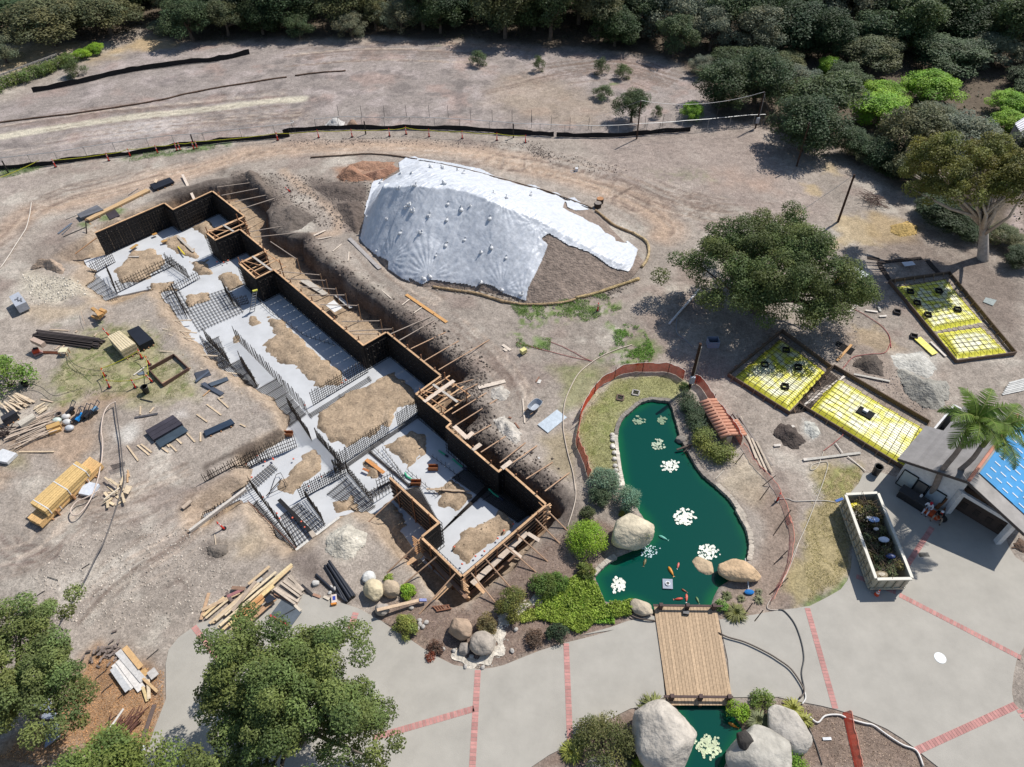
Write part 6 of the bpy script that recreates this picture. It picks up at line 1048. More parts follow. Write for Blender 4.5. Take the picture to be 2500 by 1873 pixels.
def edging(label,pts,w_,col,z=.02,big=0.0):
    sp=spline(pts,8);m=MB();i=0
    while i<len(sp)-1:
        j=min(len(sp)-1,i+1);a,b=sp[i],sp[j];a,b=Vector((a.x,a.y,-.14)),Vector((b.x,b.y,-.14));m.box(a,b,w_*random.uniform(.85,1.2),.36+random.uniform(0,.08),jit(col,.12),e=.03);i=j
        if big and random.random()<.6: d=(b-a).normalized();m.ball(a+Vector((-d.y,d.x,0))*(w_*.9+random.uniform(0,.15))+Vector((0,0,.2)),.22,.2,.15,jit(S(226,220,206),.1),7,5)
    tag(m.build('pond_edging','rock'),label,'pond edging')
edging('pale stone edging along the left shore of the pond',WL('N4',(450,1235),(425,1120),(400,960),(386,840),(384,780),z=0),.26,S(216,206,190),big=.1);edging('grey stone edging round the shaded head of the pond',WL('N4',(384,780),(395,710),(430,630),(500,565),(590,490),(690,455),(780,462),(868,470),z=0),.3,S(150,142,132));edging('grey stone edging along the hedge side of the pond',WL('N4',(868,470),(905,540),(945,680),(985,820),(1040,920),(1120,1055),(1200,1155),(1290,1225),z=0),.32,S(150,140,130));edging('pale stone edging along the right shore of the pond',WL('N4',(1290,1225),(1400,1325),(1480,1430),(1540,1520),z=0)+WL('Q4',(1660,345),(1735,480),(1770,560),(1785,680),(1765,800),z=0),.34,S(196,184,168));edging('pale stone edging in the left cove of the pond',WL('Q4',(370,930),(420,870),(490,810),(560,765),z=0),.34,S(196,186,172))
rock('N4',975,820,60,45,20,'grey stone in the pond edging beside the hedge',S(150,142,132),.6,41,'stone','stone')
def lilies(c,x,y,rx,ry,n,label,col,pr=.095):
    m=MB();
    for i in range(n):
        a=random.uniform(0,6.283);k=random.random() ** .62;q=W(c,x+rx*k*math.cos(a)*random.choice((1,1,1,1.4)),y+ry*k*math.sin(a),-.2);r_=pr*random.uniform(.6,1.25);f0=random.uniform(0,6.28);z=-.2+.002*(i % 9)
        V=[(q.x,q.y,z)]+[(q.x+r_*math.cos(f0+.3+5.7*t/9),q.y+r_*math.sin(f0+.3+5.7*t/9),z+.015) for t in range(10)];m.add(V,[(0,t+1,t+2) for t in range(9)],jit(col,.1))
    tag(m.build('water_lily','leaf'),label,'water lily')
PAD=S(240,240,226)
lilies('N4',585,650,45,40,30,'shaded lily pads at the upper left of the pond',S(150,168,140));lilies('N4',795,645,50,40,36,'shaded lily pads at the head of the pond',S(140,160,130));lilies('N4',760,865,55,50,46,'lily pads beside the reed plant',S(190,200,176));lilies('N4',870,1060,70,60,75,'white green lily pads in the middle of the pond, upper group',PAD);lilies('N4',990,1520,85,75,115,'largest cluster of white lily pads at the centre of the pond',PAD);lilies('Q4',1390,730,85,70,85,'white lily pads beside the paired boulders',PAD);lilies('Q4',590,1025,60,75,42,'small white lily pads at the lower left of the pond',PAD,.11);lilies('R4',800,850,58,68,95,'lily pads in the lower pond under the bridge',S(206,214,180));lilies('Q4',870,720,75,60,60,'tiny floating petals below the big mossy boulder',S(206,224,226),.05)  # shaded groups use a darker pad colour, so their shade is painted
def fish(c,x,y,ang,L,col,label,c2=None):
    q=W(c,x,y,-.19);d=Vector((math.cos(ang),math.sin(ang),0));e=Vector((-d.y,d.x,0));r=thing('koi_fish',label,'fish',q,'koi in the pond');m=MB();m.tube([q+d*L*t for t in (-.5,-.35,-.1,.2,.42,.5)],[.012,.04*L/.5,.075*L/.5,.085*L/.5,.05*L/.5,.015],col,8);m.build('fish_body','plastic',r,smooth=True);m=MB();b=q-d*L*.5;m.slab([b,b-d*.16*L+e*.12*L,b-d*.1*L,b-d*.16*L-e*.12*L],.012,c2 or col);m.slab([q+e*.05,q+d*.1*L+e*.05,q+e*.2*L],.01,c2 or col);m.build('fin','plastic',r)
OR=S(226,150,50)
for a in (('Q4',1060,900,1.9,.75,OR,'orange koi in the middle of the pond'),('Q4',1125,850,1.2,.5,S(226,120,110),'red and white koi near the orange one',S(240,230,226)),('Q4',1130,1150,.1,.6,S(210,90,70),'red koi beside the white stone at the bridge'),('Q4',1200,1140,1.4,.6,S(226,110,90),'red white koi at the far bridge rail',S(240,236,230)),('Q4',825,820,1.2,.6,S(120,110,70),'dim brown koi below the mossy boulder'),('Q4',990,600,2.6,.7,S(110,190,170),'pale green koi right of the mossy boulder'),('Q4',1300,1160,1.8,.5,S(110,140,90),'dim green koi near the right bank'),('Q4',1180,1075,2.5,.4,S(150,90,60),'small brown koi above the bridge'),('R4',930,735,2.6,.6,OR,'orange koi in the lower pond')): fish(*a)
q=[W('Q4',x,y,-.12) for x,y in ((985,968),(1075,972),(1078,1060),(988,1055))];r=thing('pond_float','square grey floating skimmer box with a round hole','skimmer',sum(q,Vector())/4);MB().slab(q,.12,S(140,150,166)).build('float_body','plastic',r);ctr=sum(q,Vector())/4;MB().tube([ctr,ctr+Vector((0,0,.08))],.17,S(226,228,232),16).build('ring','plastic',r);MB().tube([ctr+Vector((0,0,.081)),ctr+Vector((0,0,.09))],.11,(.005,.006,.008),14).build('hole','plastic',r)
a,b=W('Q4',1728,785,.9),W('Q4',1760,1070,.1);r=thing('pond_net','blue pond net on a white pole leaning on the right boulder','net',b);MB().tube([a,b],.03,S(236,236,236),6).build('pole','plastic',r);MB().ball(b+Vector((0,-.15,.0)),.36,.2,.1,S(40,120,190),10,5).build('net_bag','fabric',r)
BE=S(214,198,172);BG=S(196,186,172)
rock('Q4',690,560,205,165,25,'huge cream boulder with moss on its pond side',S(222,208,180),.85,3,cuts=14);mossy=shrub('Q4',770,600,85,'moss and creeping plants on the huge cream boulder',S(120,126,70,.6),.5,900,.05,'moss_plant','plant',stem=False);mossy.location.z+=1.15
rock('Q4',1345,875,125,80,-35,'smaller tan boulder of the pair at the right shore',S(206,182,150),.75,5);rock('Q4',1665,905,180,105,-10,'larger tan boulder of the pair, with the net on it',S(222,190,152),.7,6);rock('Q4',790,1225,105,70,-30,'tan boulder left of the bridge rail',S(206,190,166),.7,7);rock('Q4',1130,1195,45,25,0,'small white stone in the water at the bridge',S(226,222,214),.6,8,'stone','stone')
rock('R4',560,785,150,160,20,'giant grey cream boulder below the bridge on the left',S(206,196,182),.7,9,cuts=12,z=0);rock('R4',1195,745,90,105,30,'big grey boulder below the bridge on the right',S(196,188,176),.7,10,z=0);rock('R4',1050,890,150,130,0,'grey waterfall boulder with a wet dark top at the lower pond',S(190,184,172),.6,11,z=0);rock('R4',985,810,40,45,10,'dark wet stone on the waterfall boulder',S(70,66,62),.7,12,'stone','stone',z=1.3);rock('R4',240,945,70,45,5,'grey boulder at the bottom edge among the clumps',S(150,146,142),.7,13,z=0)
rock('Q2',1895,1255,85,95,25,'split pale boulder of the front trio, left one',S(222,206,172),.9,14);rock('Q2',2050,1245,75,85,60,'brown grey boulder of the front trio, right one',S(196,176,150),.9,15);rock('Q2',1970,1430,65,55,0,'grey boulder under the leaning board',S(176,166,156),.9,16);rock('Q2',1845,1135,62,55,0,'white chunk of concrete by the front trio of boulders',S(226,224,218),.6,17,'concrete_lump','lump');rock('Q2',1365,1190,34,28,0,'small white stone left of the black pipes',S(214,210,202),.7,18,'stone','stone')
rock('R3',478,240,62,55,-10,'angular tan boulder beside the dry stream bed',S(192,166,142),1.0,19,cuts=14);rock('R3',592,310,68,60,20,'rounded grey boulder in the bend of the dry stream bed',S(190,178,164),.8,20);rock('R3',495,335,28,34,0,'small grey boulder between the two in the stream bend',S(170,160,150),.8,21)
for i,(x,y) in enumerate(((262,192),(298,203),(280,225),(253,232),(265,212),(440,350),(500,360),(530,378),(588,436),(500,432),(740,350),(383,340),(220,128),(760,240),(490,345))): rock('R3',x,y,14,11,i*30,'small round grey stone in the garden, %s' % ('in the group by the yellow shrub' if i<5 else '%s along the stream bed' % ORD[i-5]),S(196,190,182),.8,30+i,'stone','stone',res=(14,9)).__setitem__('group','small garden stones')
for k,(x,y) in enumerate(((1500,1225),(1495,1275),(1540,1235),(1530,1265))): rock('Q2',x,y,22,16,k*40,'small white stone among the black pipes, %s' % ORD[k],S(216,212,206),.7,50+k,'stone','stone',res=(12,8))
# dry stream bed of pale sand
sb=spline(WL('R3',(450,352),(490,400),(540,415),(600,395),(650,365),(682,330),(672,260),(690,205),(740,165),(790,130),(870,90),(905,80)),5);V=[];F=[]
for i,p in enumerate(sb):
    d=(sb[min(i+1,len(sb)-1)]-sb[max(i-1,0)]);n=Vector((-d.y,d.x,0)).normalized();w_=.32+.18*math.sin(i*.9)
    for k in (-1,0,1): q=p+n*w_*k;V.append((q.x,q.y,ground_z(q.x,q.y)+(.05 if k else .07)))
for i in range(len(sb)-1):
    for k in (0,1): a=i*3+k;F.append((a,a+1,a+4,a+3))
tag(link_mesh('stream_bed',V,F,S(222,212,196),'soil',origin=(0,0,0)),'winding dry stream bed of pale sand and pebbles',kind='structure');scatter('pebbles','pale pebbles in the dry stream bed','pebbles',700,pick_line([(p.x,p.y) for p in sb],.22),S(226,218,204),.02,.08)
# ------------------------------------------------------------------ garden plants
shrub('N4',265,1190,135,'large silver green shrub touching the pond, behind the round one',G_SIL,.9,5200,.055,clump=46,cv=.18);shrub('N4',482,1352,120,'round silver green ball shrub at the pond edge',S(126,156,128,.66),1.0,5200,.05,clump=44,cv=.12);shrub('N4',225,1330,100,'dark green shrub in front of the silver ones',S(96,112,82,.6),.9,3000,.05,clump=30);shrub('N4',125,1490,72,'small dark shrub beside the hose at the lime bush',S(98,106,70,.6),.9,1600,.05);shrub('N4',450,1480,45,'low yellow green plant behind the huge boulder',S(160,164,80,.6),.7,600,.05);shrub('Q4',300,595,170,'bright lime green round bush beside the huge boulder',G_LIME,.85,8000,.05,clump=60,cv=.2)
for a in (('Q3',1300,1370,145,'dark yellow flecked round shrub at the stream bed',S(126,128,66,.6),.85,4200,.055),('Q3',1570,1200,120,'green leafy shrub left of the ground cover',S(104,126,60,.6),.7,3000,.06),('Q3',1700,1170,90,'second green leafy shrub left of the ground cover',S(110,138,62,.6),.7,2200,.06),('Q3',1950,1070,80,'olive grassy shrub at the pond cove',S(124,132,66,.6),.8,1800,.06),('Q3',350,1255,70,'lime shrub beside the brown front boulder',G_LIME,.7,1500,.055),('Q3',335,1570,105,'yellow green shrub beside the group of small stones',S(150,156,80,.6),.75,2600,.055),('Q3',1070,1540,95,'olive red shrub beside the angular tan boulder',S(136,124,84,.6),.75,2000,.055),('R3',975,255,52,'dark green shrub at the driveway edge',G_DK,.8,1800,.055),('R3',860,275,48,'reddish dry shrub near the driveway edge',S(120,100,84,.6),.6,1200,.05),('Q2',2180,1240,50,'small lime plant right of the brown front boulder',G_LIME,.7,800,.05),('Q2',2030,1145,45,'yellow green plant behind the front trio of boulders',S(160,176,80,.6),.7,700,.05),('R3',345,325,40,'dry twiggy plant left of the angular boulder',S(130,100,84,.55),.6,700,.045),('R3',320,375,26,'rust red dry plant at the driveway tip',S(160,92,70,.6),.6,500,.045),
  ('Q4',1475,910,45,'lime fern between the paired boulders',G_LIME,.8,900,.05),('Q4',1450,1030,55,'dark red green water plant below the paired boulders',S(112,110,62,.6),.6,900,.05),('Q4',1655,695,48,'dark red green water plant inside the pale ring',S(112,104,62,.6),.6,900,.05),('Q4',1510,1200,55,'feathery lime plant at the right end of the bridge rail',S(140,176,90,.62),.8,900,.05),('R4',255,800,130,'big dark olive bush left of the giant boulder',S(110,112,66,.6),.75,5200,.06),('R4',945,650,50,'lime bush right below the bridge',G_LIME,.8,1300,.055),('R4',1215,890,70,'lime green plant at the right waterfall boulder',S(130,168,60,.62),.7,1800,.055),('R4',450,935,40,'yellow lime plant at the bottom edge',S(170,190,70,.62),.7,700,.05),('R4',1080,600,55,'low lime cover right of the bridge',S(130,150,70,.6),.5,1300,.05),('R4',560,155,30,'bright reeds at the left end of the far rail',G_LIME,1.0,500,.05),('N4',1000,990,60,'dark leafy plant hanging over the shaded pond',S(96,104,56,.6),.7,1000,.055),('N4',995,340,45,'small green plant at the foot of the dark pole',S(92,116,62,.6),.7,800,.05)): shrub(*a[:6],a[6],a[7],a[8])
for a in (('N4',880,890,75,'spiky reed plant in the shaded pond',S(110,130,84,.6),120),('Q4',1640,1260,95,'spiky olive clump right of the bridge rail',S(130,132,74,.6),220),('Q4',1560,1110,45,'small spiky clump above the right bridge rail',S(116,124,76,.6),90),('Q4',1845,1150,45,'grey spiky clump on bare soil by the net',S(140,140,104,.6),70),('Q4',1690,1140,38,'small grey clump below the net',S(136,136,96,.6),60),('Q4',1850,1080,35,'thin grey clump near the orange net fence',S(140,140,110,.6),50),('R4',515,630,70,'spiky clump left below the bridge',S(134,138,78,.6),240),('R4',245,730,60,'grey spiky clump at the driveway edge below',S(160,156,116,.6),220),('R4',95,860,55,'yellow spiky clump near the short brick band',S(166,170,80,.6),220),('R4',140,805,42,'second yellow spiky clump near the brick band',S(160,164,84,.6),160),('R4',1055,700,58,'grey spiky clump right of the lower pond',S(136,142,100,.6),200),('R4',1235,640,50,'yellow spiky clump above the big grey boulder',S(170,170,80,.6),170),('R4',1290,700,45,'yellow spiky clump right of the big grey boulder',S(160,160,80,.6),140),('R4',390,900,45,'dark spiky clump in front of the giant boulder',S(120,120,84,.6),140)): tuft(*a)
cover('ground_cover','bright green creeping ground cover sloping to the pond','ground cover',WL('Q3',(1560,1370),(1700,1290),(1850,1220),(1990,1130),(2050,1220),(2130,1400),(2209,1500),(2209,1560),(1900,1560),(1700,1500)),9000,S(142,182,70,.62),.065,.3);cover('ground_cover','yellow green leafy cover along the driveway edge of the garden','ground cover',WL('Q4',(-160,1200),(0,1050),(200,950),(370,990),(470,1190),(720,1170),(700,1300),(400,1350),(300,1440),(220,1470),(100,1400),(-160,1330)),12000,S(156,176,74,.62),.075,.45,cut=.3);cover('ground_cover','lime flower cover in the lower left of the garden','ground cover',WL('R3',(760,180),(830,140),(1000,130),(1110,250),(1060,250),(960,180),(850,200),(770,215)),2600,S(170,182,84,.62),.06,.35,cut=.4)
cover('grass','patchy green weeds at the near foot of the stockpile','weeds',WL('M3',(900,1270),(1250,1280),(1450,1200),(1750,1170),(1920,1300),(1600,1420),(1200,1430),(1000,1400)),5200,S(116,150,66,.6),.075,.25,cut=.5,asp=.25);cover('grass','bright green weeds between the central oak and the pond fence','weeds',WL('N3',(1780,130),(2090,180),(2209,400),(2150,520),(1750,520),(1700,430),(1850,330)),3600,S(112,160,56,.6),.075,.25,cut=.5,asp=.25);cover('grass','tufts of green weeds on the slope left of the pale hose','weeds',WL('N3',(950,280),(1280,280),(1260,390),(960,360)),1100,S(120,156,70,.6),.07,.22,cut=.5,asp=.25)
cover('grass','worn grass tufts on the left yard lawn','grass',lawn,6500,S(132,140,80,.6),.06,.12,cut=.5,asp=.2);cover('grass','dry yellow green lawn inside the pond fence','grass',WL('N4',(60,640),(250,390),(400,290),(800,250),(1000,330),(900,430),(590,470),(400,640),(370,800),(400,1100),(200,1100),(60,900)),9000,S(150,152,92,.62),.05,.1,asp=.22);cover('grass','dry lawn between the skip and the net fence','grass',WL('Q5',(330,180),(740,150),(740,280),(610,420),(640,600),(640,950),(600,1150),(270,1380),(220,900)),7500,S(164,156,100,.62),.05,.1,cut=.4,asp=.2);cover('grass','green weeds along the black silt fence by the road','weeds',WL('T1',(1000,1250),(1000,1200),(1400,1150),(1740,1100),(1760,1130),(1400,1190)),1600,S(116,148,80,.6),.08,.25,cut=.45,asp=.25);cover('grass','green weeds at the left end of the fence','weeds',WL('T1',(-20,1370),(0,1310),(320,1270),(300,1310),(60,1370)),900,S(116,150,80,.6),.08,.25,cut=.4,asp=.25)
cover('dry_leaves','orange brown leaf litter under the left oaks','leaf litter',WL('R1',(300,640),(400,500),(500,370),(700,430),(850,460),(845,620),(760,850),(400,900),(200,952),(0,900)),9000,S(190,150,108),.045,.03);cover('mulch','wood chips and bits strewn in the garden beds','mulch',[(p[0],p[1]) for p in mulch],5000,S(170,148,128),.04,.04);cover('mulch','bits and dead leaves on soil right of the bridge','mulch',WL('R5',(0,600),(300,665),(560,770),(800,952),(0,952)),2500,S(176,156,136),.04,.04)
# hedge and tiled wall by the pond
def hedge(label,line,wd,h,n,col,lf=.08,name='hedge',cat='hedge'):
    sp=spline(line,6);r=thing(name,label,cat,Vector((sp[0].x,sp[0].y,ground_z(sp[0].x,sp[0].y))));Cn=[];rr=[]
    for p in sp:
        for k in range(4): Cn.append((p.x+random.uniform(-wd,wd)*.4,p.y+random.uniform(-wd,wd)*.4,ground_z(p.x,p.y)+h*random.uniform(.35,.85)));rr.append(wd*random.uniform(.28,.45))
    V,F,cc=clumps_leaves(np.array(Cn),np.array(rr),n/len(Cn),lf,col,cv=.2,flat=1.0);V[:,2]=np.clip(V[:,2],0.02,h*1.1) if V[:,2].min()>-1 else V[:,2];link_mesh('foliage',V,F,cc,'leaf',r);m=MB()
    for p in sp[::3]: z=ground_z(p.x,p.y);m.tube([(p.x,p.y,z-.05),(p.x+.1,p.y,z+h*.6)],[.04,.02],S(90,76,62),5)
    m.build('stem','bark',r)
hedge('dark clipped hedge between the shaded pond and the tiled wall',WL('N4',(1010,500),(1060,600),(1110,720)),1.6,1.0,7000,S(84,100,70,.6),.06);hedge('yellow topped hedge wrapping the near end of the tiled wall',WL('N4',(1130,800),(1190,910),(1300,990),(1370,960)),1.5,1.0,8000,S(134,142,72,.62),.06)
tw=thing('tiled_wall','low garden wall roofed with terracotta barrel tiles, beside the pond hedge','garden wall',W('N4',1290,740));A,B=W('N4',1180,540,0),W('N4',1380,870,0);d=(B-A).normalized();e=Vector((-d.y,d.x,0));L=(B-A).length;MB().box(A+Vector((0,0,.5)),B+Vector((0,0,.5)),.5,1.0,S(206,186,166)).build('wall','concrete',tw);TER=S(206,150,124);k=0
n=int(L/.34)
for i in range(n):
    q=A+d*(i+.5)*L/n+Vector((0,0,1.05));m=MB();m.tube([q-e*.75+Vector((0,0,-.05)),q+Vector((0,0,.12)),q+e*.75+Vector((0,0,-.05))],.15,jit(TER,.16),8);m.build('barrel_tile','matte',tw,smooth=True)
for i in range(7):
    q=A.lerp(B,.62+i*.06)-e*(-1.1)+Vector((0,0,.85));MB().tube([q-e*.35,q+e*.45-Vector((0,0,.05))],.13,jit(TER,.16),8).build('barrel_tile','matte',tw,smooth=True)
MB().box(A-e*-.02+Vector((0,0,1.22)),B+Vector((0,0,1.22)),.16,.1,jit(TER)).build('ridge_tile','matte',tw)
tag(MB().tube([W('N4',930,915,.0),W('N4',1070,865,.25)],.09,S(110,96,86),7).build('fallen_log','bark'),'grey log reaching from the hedge over the pond','log');tag(MB().tube([W('N4',990,935,.0),W('N4',1065,875,.2)],.05,S(90,80,72),6).build('fallen_log','bark'),'thin branch beside the log over the pond','branch');lumber_piece('N4',1280,1175,1350,1105,.06,'thin pale stick lying at the hedge tip',S(200,190,176));lumber_piece('N4',1455,1040,1530,945,.05,'dark stake shadowless rod beside the hedge'.replace('shadowless ',''),S(120,110,100))
for x0,y0,lab in ((560,405,'small square drain with a pale frame on the shaded lawn'),(420,450,'small rusty square frame on the shaded lawn')):
    g=W('N4',x0,y0);m=MB();q=[g+Vector((math.cos(.5+k*1.571)*.4,math.sin(.5+k*1.571)*.4,.06)) for k in range(4)]
    for k in range(4): m.box(q[k],q[(k+1) % 4],.1,.1,S(190,184,176) if x0>500 else S(120,100,90))
    m.slab([v-Vector((0,0,.03)) for v in q],.03,(.02,.02,.02));tag(m.build('drain_box','concrete'),lab,'drain')
# orange net fence round the pond
def netf(label,cat,pts,h,posts=True,col=S(244,84,46),flop=0.0,mt='mesh_net'):
    sp=spline(pts,5);r=thing('net_fence',label,cat,Vector((sp[0].x,sp[0].y,ground_z(sp[0].x,sp[0].y))));V=[];F=[]
    for i,p in enumerate(sp):
        z0=ground_z(p.x,p.y);j=random.uniform(-.06,.06)
        for t in range(4): V.append((p.x+flop*h*(t/3)+j*t/3,p.y+j*.7,z0+.04+h*(1-abs(flop)*.8)*t/3*(1+.05*math.sin(i*.8))))
    for i in range(len(sp)-1):
        for t in range(3): a=i*4+t;F.append((a,a+4,a+5,a+1))
    link_mesh('net',V,F,np.array([jit(col,.12) for _ in F]),mt,r);m=MB()
    for i in range(len(sp)-1): a,b=Vector(V[i*4+3]),Vector(V[i*4+7]);m.box(a,b,.03,.03,S(226,150,130) if flop else S(222,206,196))
    m.build('top_cord','fabric',r)
    if posts:
        for i in range(2,len(sp),10): q=Vector(V[i*4]);MB().tube([q-Vector((0,0,.1)),q+Vector((.02,0,h*1.25))],.03,S(96,80,74),5).build('post','steel',r)
netf('upright orange safety net round the head of the pond, left of the dark pole','safety net',WL('N4',(55,650),(90,560),(160,450),(240,350),(330,300),(430,240),(560,215),(700,215),(810,215),(900,235),(985,290)),1.1);netf('upright orange safety net right of the dark pole','safety net',WL('N4',(1080,320),(1140,350),(1220,470),(1290,570),(1360,660),(1430,760),(1500,880)),1.1);netf('sagging pink net lying along the right shore path','safety net',WL('N4',(1500,880),(1580,1020),(1680,1130),(1760,1210),(1830,1340),(1880,1460),(1920,1600))+WL('Q4',(2080,430),(2120,560),(2115,700),(2090,860),(2010,1030),(1940,1180)),.6,False,S(214,120,116),.4,'thin_net')
netf('orange net hanging low left of the pond, down to the silver shrubs','safety net',WL('N4',(55,650),(30,760),(20,860),(60,960),(100,1060),(130,1170)),1.0,True,S(240,96,64),.2);netf('orange net strip at the bottom, left of the white hose','safety net',WL('R5',(330,670),(350,760),(370,850),(395,960)),.7,False,S(214,84,60),.5)
for i,(x0,y0,x1,y1) in enumerate(((1455,1040,1530,945),(1675,1365,1765,1240),(1815,1655,1955,1455),(1700,1240,1820,1145))): tag(MB().tube([W('N4',x0,y0),W('N4',x1,y1,.9)],.035,S(90,74,66),5).build('net_stake','steel'),'bent dark stake of the pink net, %s from the far end' % ORD[i],'stake','stakes of the pink net')
for i,(x0,y0,x1,y1) in enumerate(((1945,1110,2115,960),(1805,1360,1890,1250),(1690,1340,1795,1185),(1985,840,2110,715),(1980,580,2140,350))): tag(MB().tube([W('Q4',x0,y0),W('Q4',x1,y1,.5)],.035,S(80,66,60),5).build('net_stake','steel'),'dark stake leaning by the lower pink net, %s from the bridge' % ORD[i],'stake','stakes of the lower pink net')
hose('long black hose crossing the bridge and the driveway',WL('Q4',(700,1310),(780,1340),(930,1380),(1150,1400),(1330,1430),(1530,1490),(1720,1550),(1910,1640))+WL('R5',(0,405),(60,450),(110,520),(130,570),(105,600)),.05,S(90,76,66),up=.12);hose('thin black hose looping over the driveway from the soil edge',WL('R5',(0,142),(30,150),(80,210),(115,300),(130,390),(118,470),(132,560),(110,600)),.04,(.05,.05,.05),up=.04);hose('white hose winding along the lower driveway edge',WL('R5',(110,685),(150,690),(200,725),(240,690),(310,685),(360,705),(440,728),(490,740),(560,790),(640,840),(710,870),(745,950)),.055,S(236,230,222),up=.03);hose('pale hose end at the lower bridge corner',WL('R5',(120,630),(138,600),(132,560)),.05,S(226,222,214),up=.05);hose('thin pale cord along the right shore path',WL('Q4',(2209,640),(2170,760),(2080,970),(2000,1090),(1925,1210),(1950,1250),(2060,1250)),.03,S(200,186,172));hose('thin pale cord across the dry lawn by the skip',WL('Q5',(410,0),(350,150),(290,180),(310,130),(440,110),(410,260),(340,450),(250,680),(150,900),(60,1130),(0,1240)),.03,S(206,196,180));hose('thin white cord from the pink net to the skip',WL('Q5',(0,440),(80,435),(150,460),(300,455),(420,455),(520,470)),.03,S(214,206,196));hose('thin dark hose on soil below the driveway',WL('R5',(150,735),(190,830),(225,940)),.03,(.04,.04,.04));lumber_piece('R5',228,808,272,806,.16,'short white pipe lying on soil beside the net strip',S(232,232,232))
tag(MB().box(W('Q3',75,1435,.75),W('Q3',480,1340,.35),.22,.06,S(214,186,156)).build('board','wood'),'long pale board leaning on the grey front boulder','board');tag(MB().box(W('Q3',455,1345,.45),W('Q3',520,1345,.3),.2,.1,S(60,80,160)).build('saw_handle_tool','plastic'),'blue tool at the end of the leaning board','tool')
r=thing('short_ladder','short brown ladder lying flat in front of the forms','ladder',W('Q3',660,1420));m=MB();a0,a1,b0,b1=[W('Q3',x,y,.1) for x,y in ((570,1405),(725,1390),(610,1445),(745,1420))]
m.box(a0,a1,.07,.08,S(140,96,74));m.box(b0,b1,.07,.08,S(140,96,74));m.build('rail','wood',r);m=MB()
for k in range(6): m.box(a0.lerp(a1,(k+.5)/6),b0.lerp(b1,(k+.5)/6),.08,.05,S(150,104,80))
m.build('rung','wood',r)
# ------------------------------------------------------------------ slab pads, building, skip, people, palms
def pad(label,q,col=S(236,230,70),name='yellow_membrane',dx=.55,boxes=(),h=.3):
    hp=Heap([(p.x,p.y) for p in q],lambda X,Y,D: np.where(D>-.1,h*sstep(-.05,.55,D)+.03*(fbm(X*2,Y*2,5)-.5),-.3),.14);r=thing('membrane_pad',label,'pad',sum(q,Vector())/4,'yellow membrane pads')
    V=np.stack([hp.X,hp.Y,hp.Z],-1).reshape(-1,3);o=hp.mesh('membrane','film',col);o.parent=r;o.location=Vector(o.location)-r.location;CH.setdefault(r.name,[]).append(o)
    me=o.data;n=len(me.vertices);co=np.empty(n*3);me.vertices.foreach_get('co',co);co=co.reshape(-1,3)+np.array(o.location)+np.array(r.location);D=poly_d(co[:,0],co[:,1],hp.poly);f=sstep(.25,.9,D)*sstep(.36,.6,fbm(co[:,0]*1.9,co[:,1]*1.9,8,4))*.95
    c=np.array(col)[None]*(1-f[:,None])+np.array(S(240,238,200))[None]*f[:,None];me.color_attributes['Col'].data.foreach_set('color',np.concatenate([c,np.ones((n,1))],1).astype(np.float32).ravel()) if me.color_attributes['Col'].domain=='POINT' else None  # pale middle: dust, with glare painted into the colour too
    L=[(q[1]-q[0]).length,(q[3]-q[0]).length];m=MB();up=Vector((0,0,h+.09+ground_z(q[0].x,q[0].y)))
    for (a,b,c_,d,k) in ((q[0],q[1],q[2],q[3],L[0]),(q[0],q[3],q[2],q[1],L[1])):
        for i in range(int(k/dx)+1): t=(i+.5)*dx/k;(m.box(a.lerp(b,t)+up,d.lerp(c_,t)+up,.03,.03,jit(S(96,80,62),.3))) if t<1 else None
    m.build('rebar_grid','rust',r)
    for (s_,t) in boxes:
        p=q[0].lerp(q[1],s_).lerp(q[3].lerp(q[2],s_),t)+Vector((0,0,h));m=MB()
        for a in range(4): e=[Vector((math.cos(.6+k*1.571)*.38,math.sin(.6+k*1.571)*.38,.1)) for k in (a,a+1)];m.box(p+e[0],p+e[1],.07,.22,(.012,.012,.012))
        m.build('blockout','wood',r)
    return r
def form_ring(label,pts,closed=True,h=.42,col=S(110,92,78)):
    r=thing('edge_form',label,'edge form',pts[0]);n=len(pts)
    for i in range(n if closed else n-1):
        a,b=pts[i],pts[(i+1) % n];MB().box(a+Vector((0,0,h/2)),b+Vector((0,0,h/2)),.09,h,jit(col,.15)).build('form_board','wood',r);L=(b-a).length;d=(b-a)/L;e=Vector((-d.y,d.x,0))
        for k in range(int(L/1.1)): p=a+d*(k+.5)*1.1;MB().box(p-e*.3+Vector((0,0,.0)),p-e*.06+Vector((0,0,h*.95)),.07,.07,jit(S(160,132,106))).build('stake','wood',r)
PA=[W('N4',1385,255,0),W('N4',1935,600,0),W('N5',480,560,0),P(1908,812,0)];PB=[W('N5',175,885,0),W('N5',1130,1470,0),W('N5',1350,1050,0),W('N5',490,545,0)];PC=[W('M5',990,1070,0),W('M5',1530,995,0),W('N5',2125,430,0),W('N5',1590,505,0)]
form_ring('timber edge form round the near yellow pad by the oak',PA);form_ring('timber edge form round the long near yellow pad',PB);form_ring('dark timber edge form round the two far yellow pads',PC)
def ins(q,a0,a1,b0,b1): return [q[0].lerp(q[1],s_).lerp(q[3].lerp(q[2],s_),t) for s_,t in ((a0,b0),(a1,b0),(a1,b1),(a0,b1))]
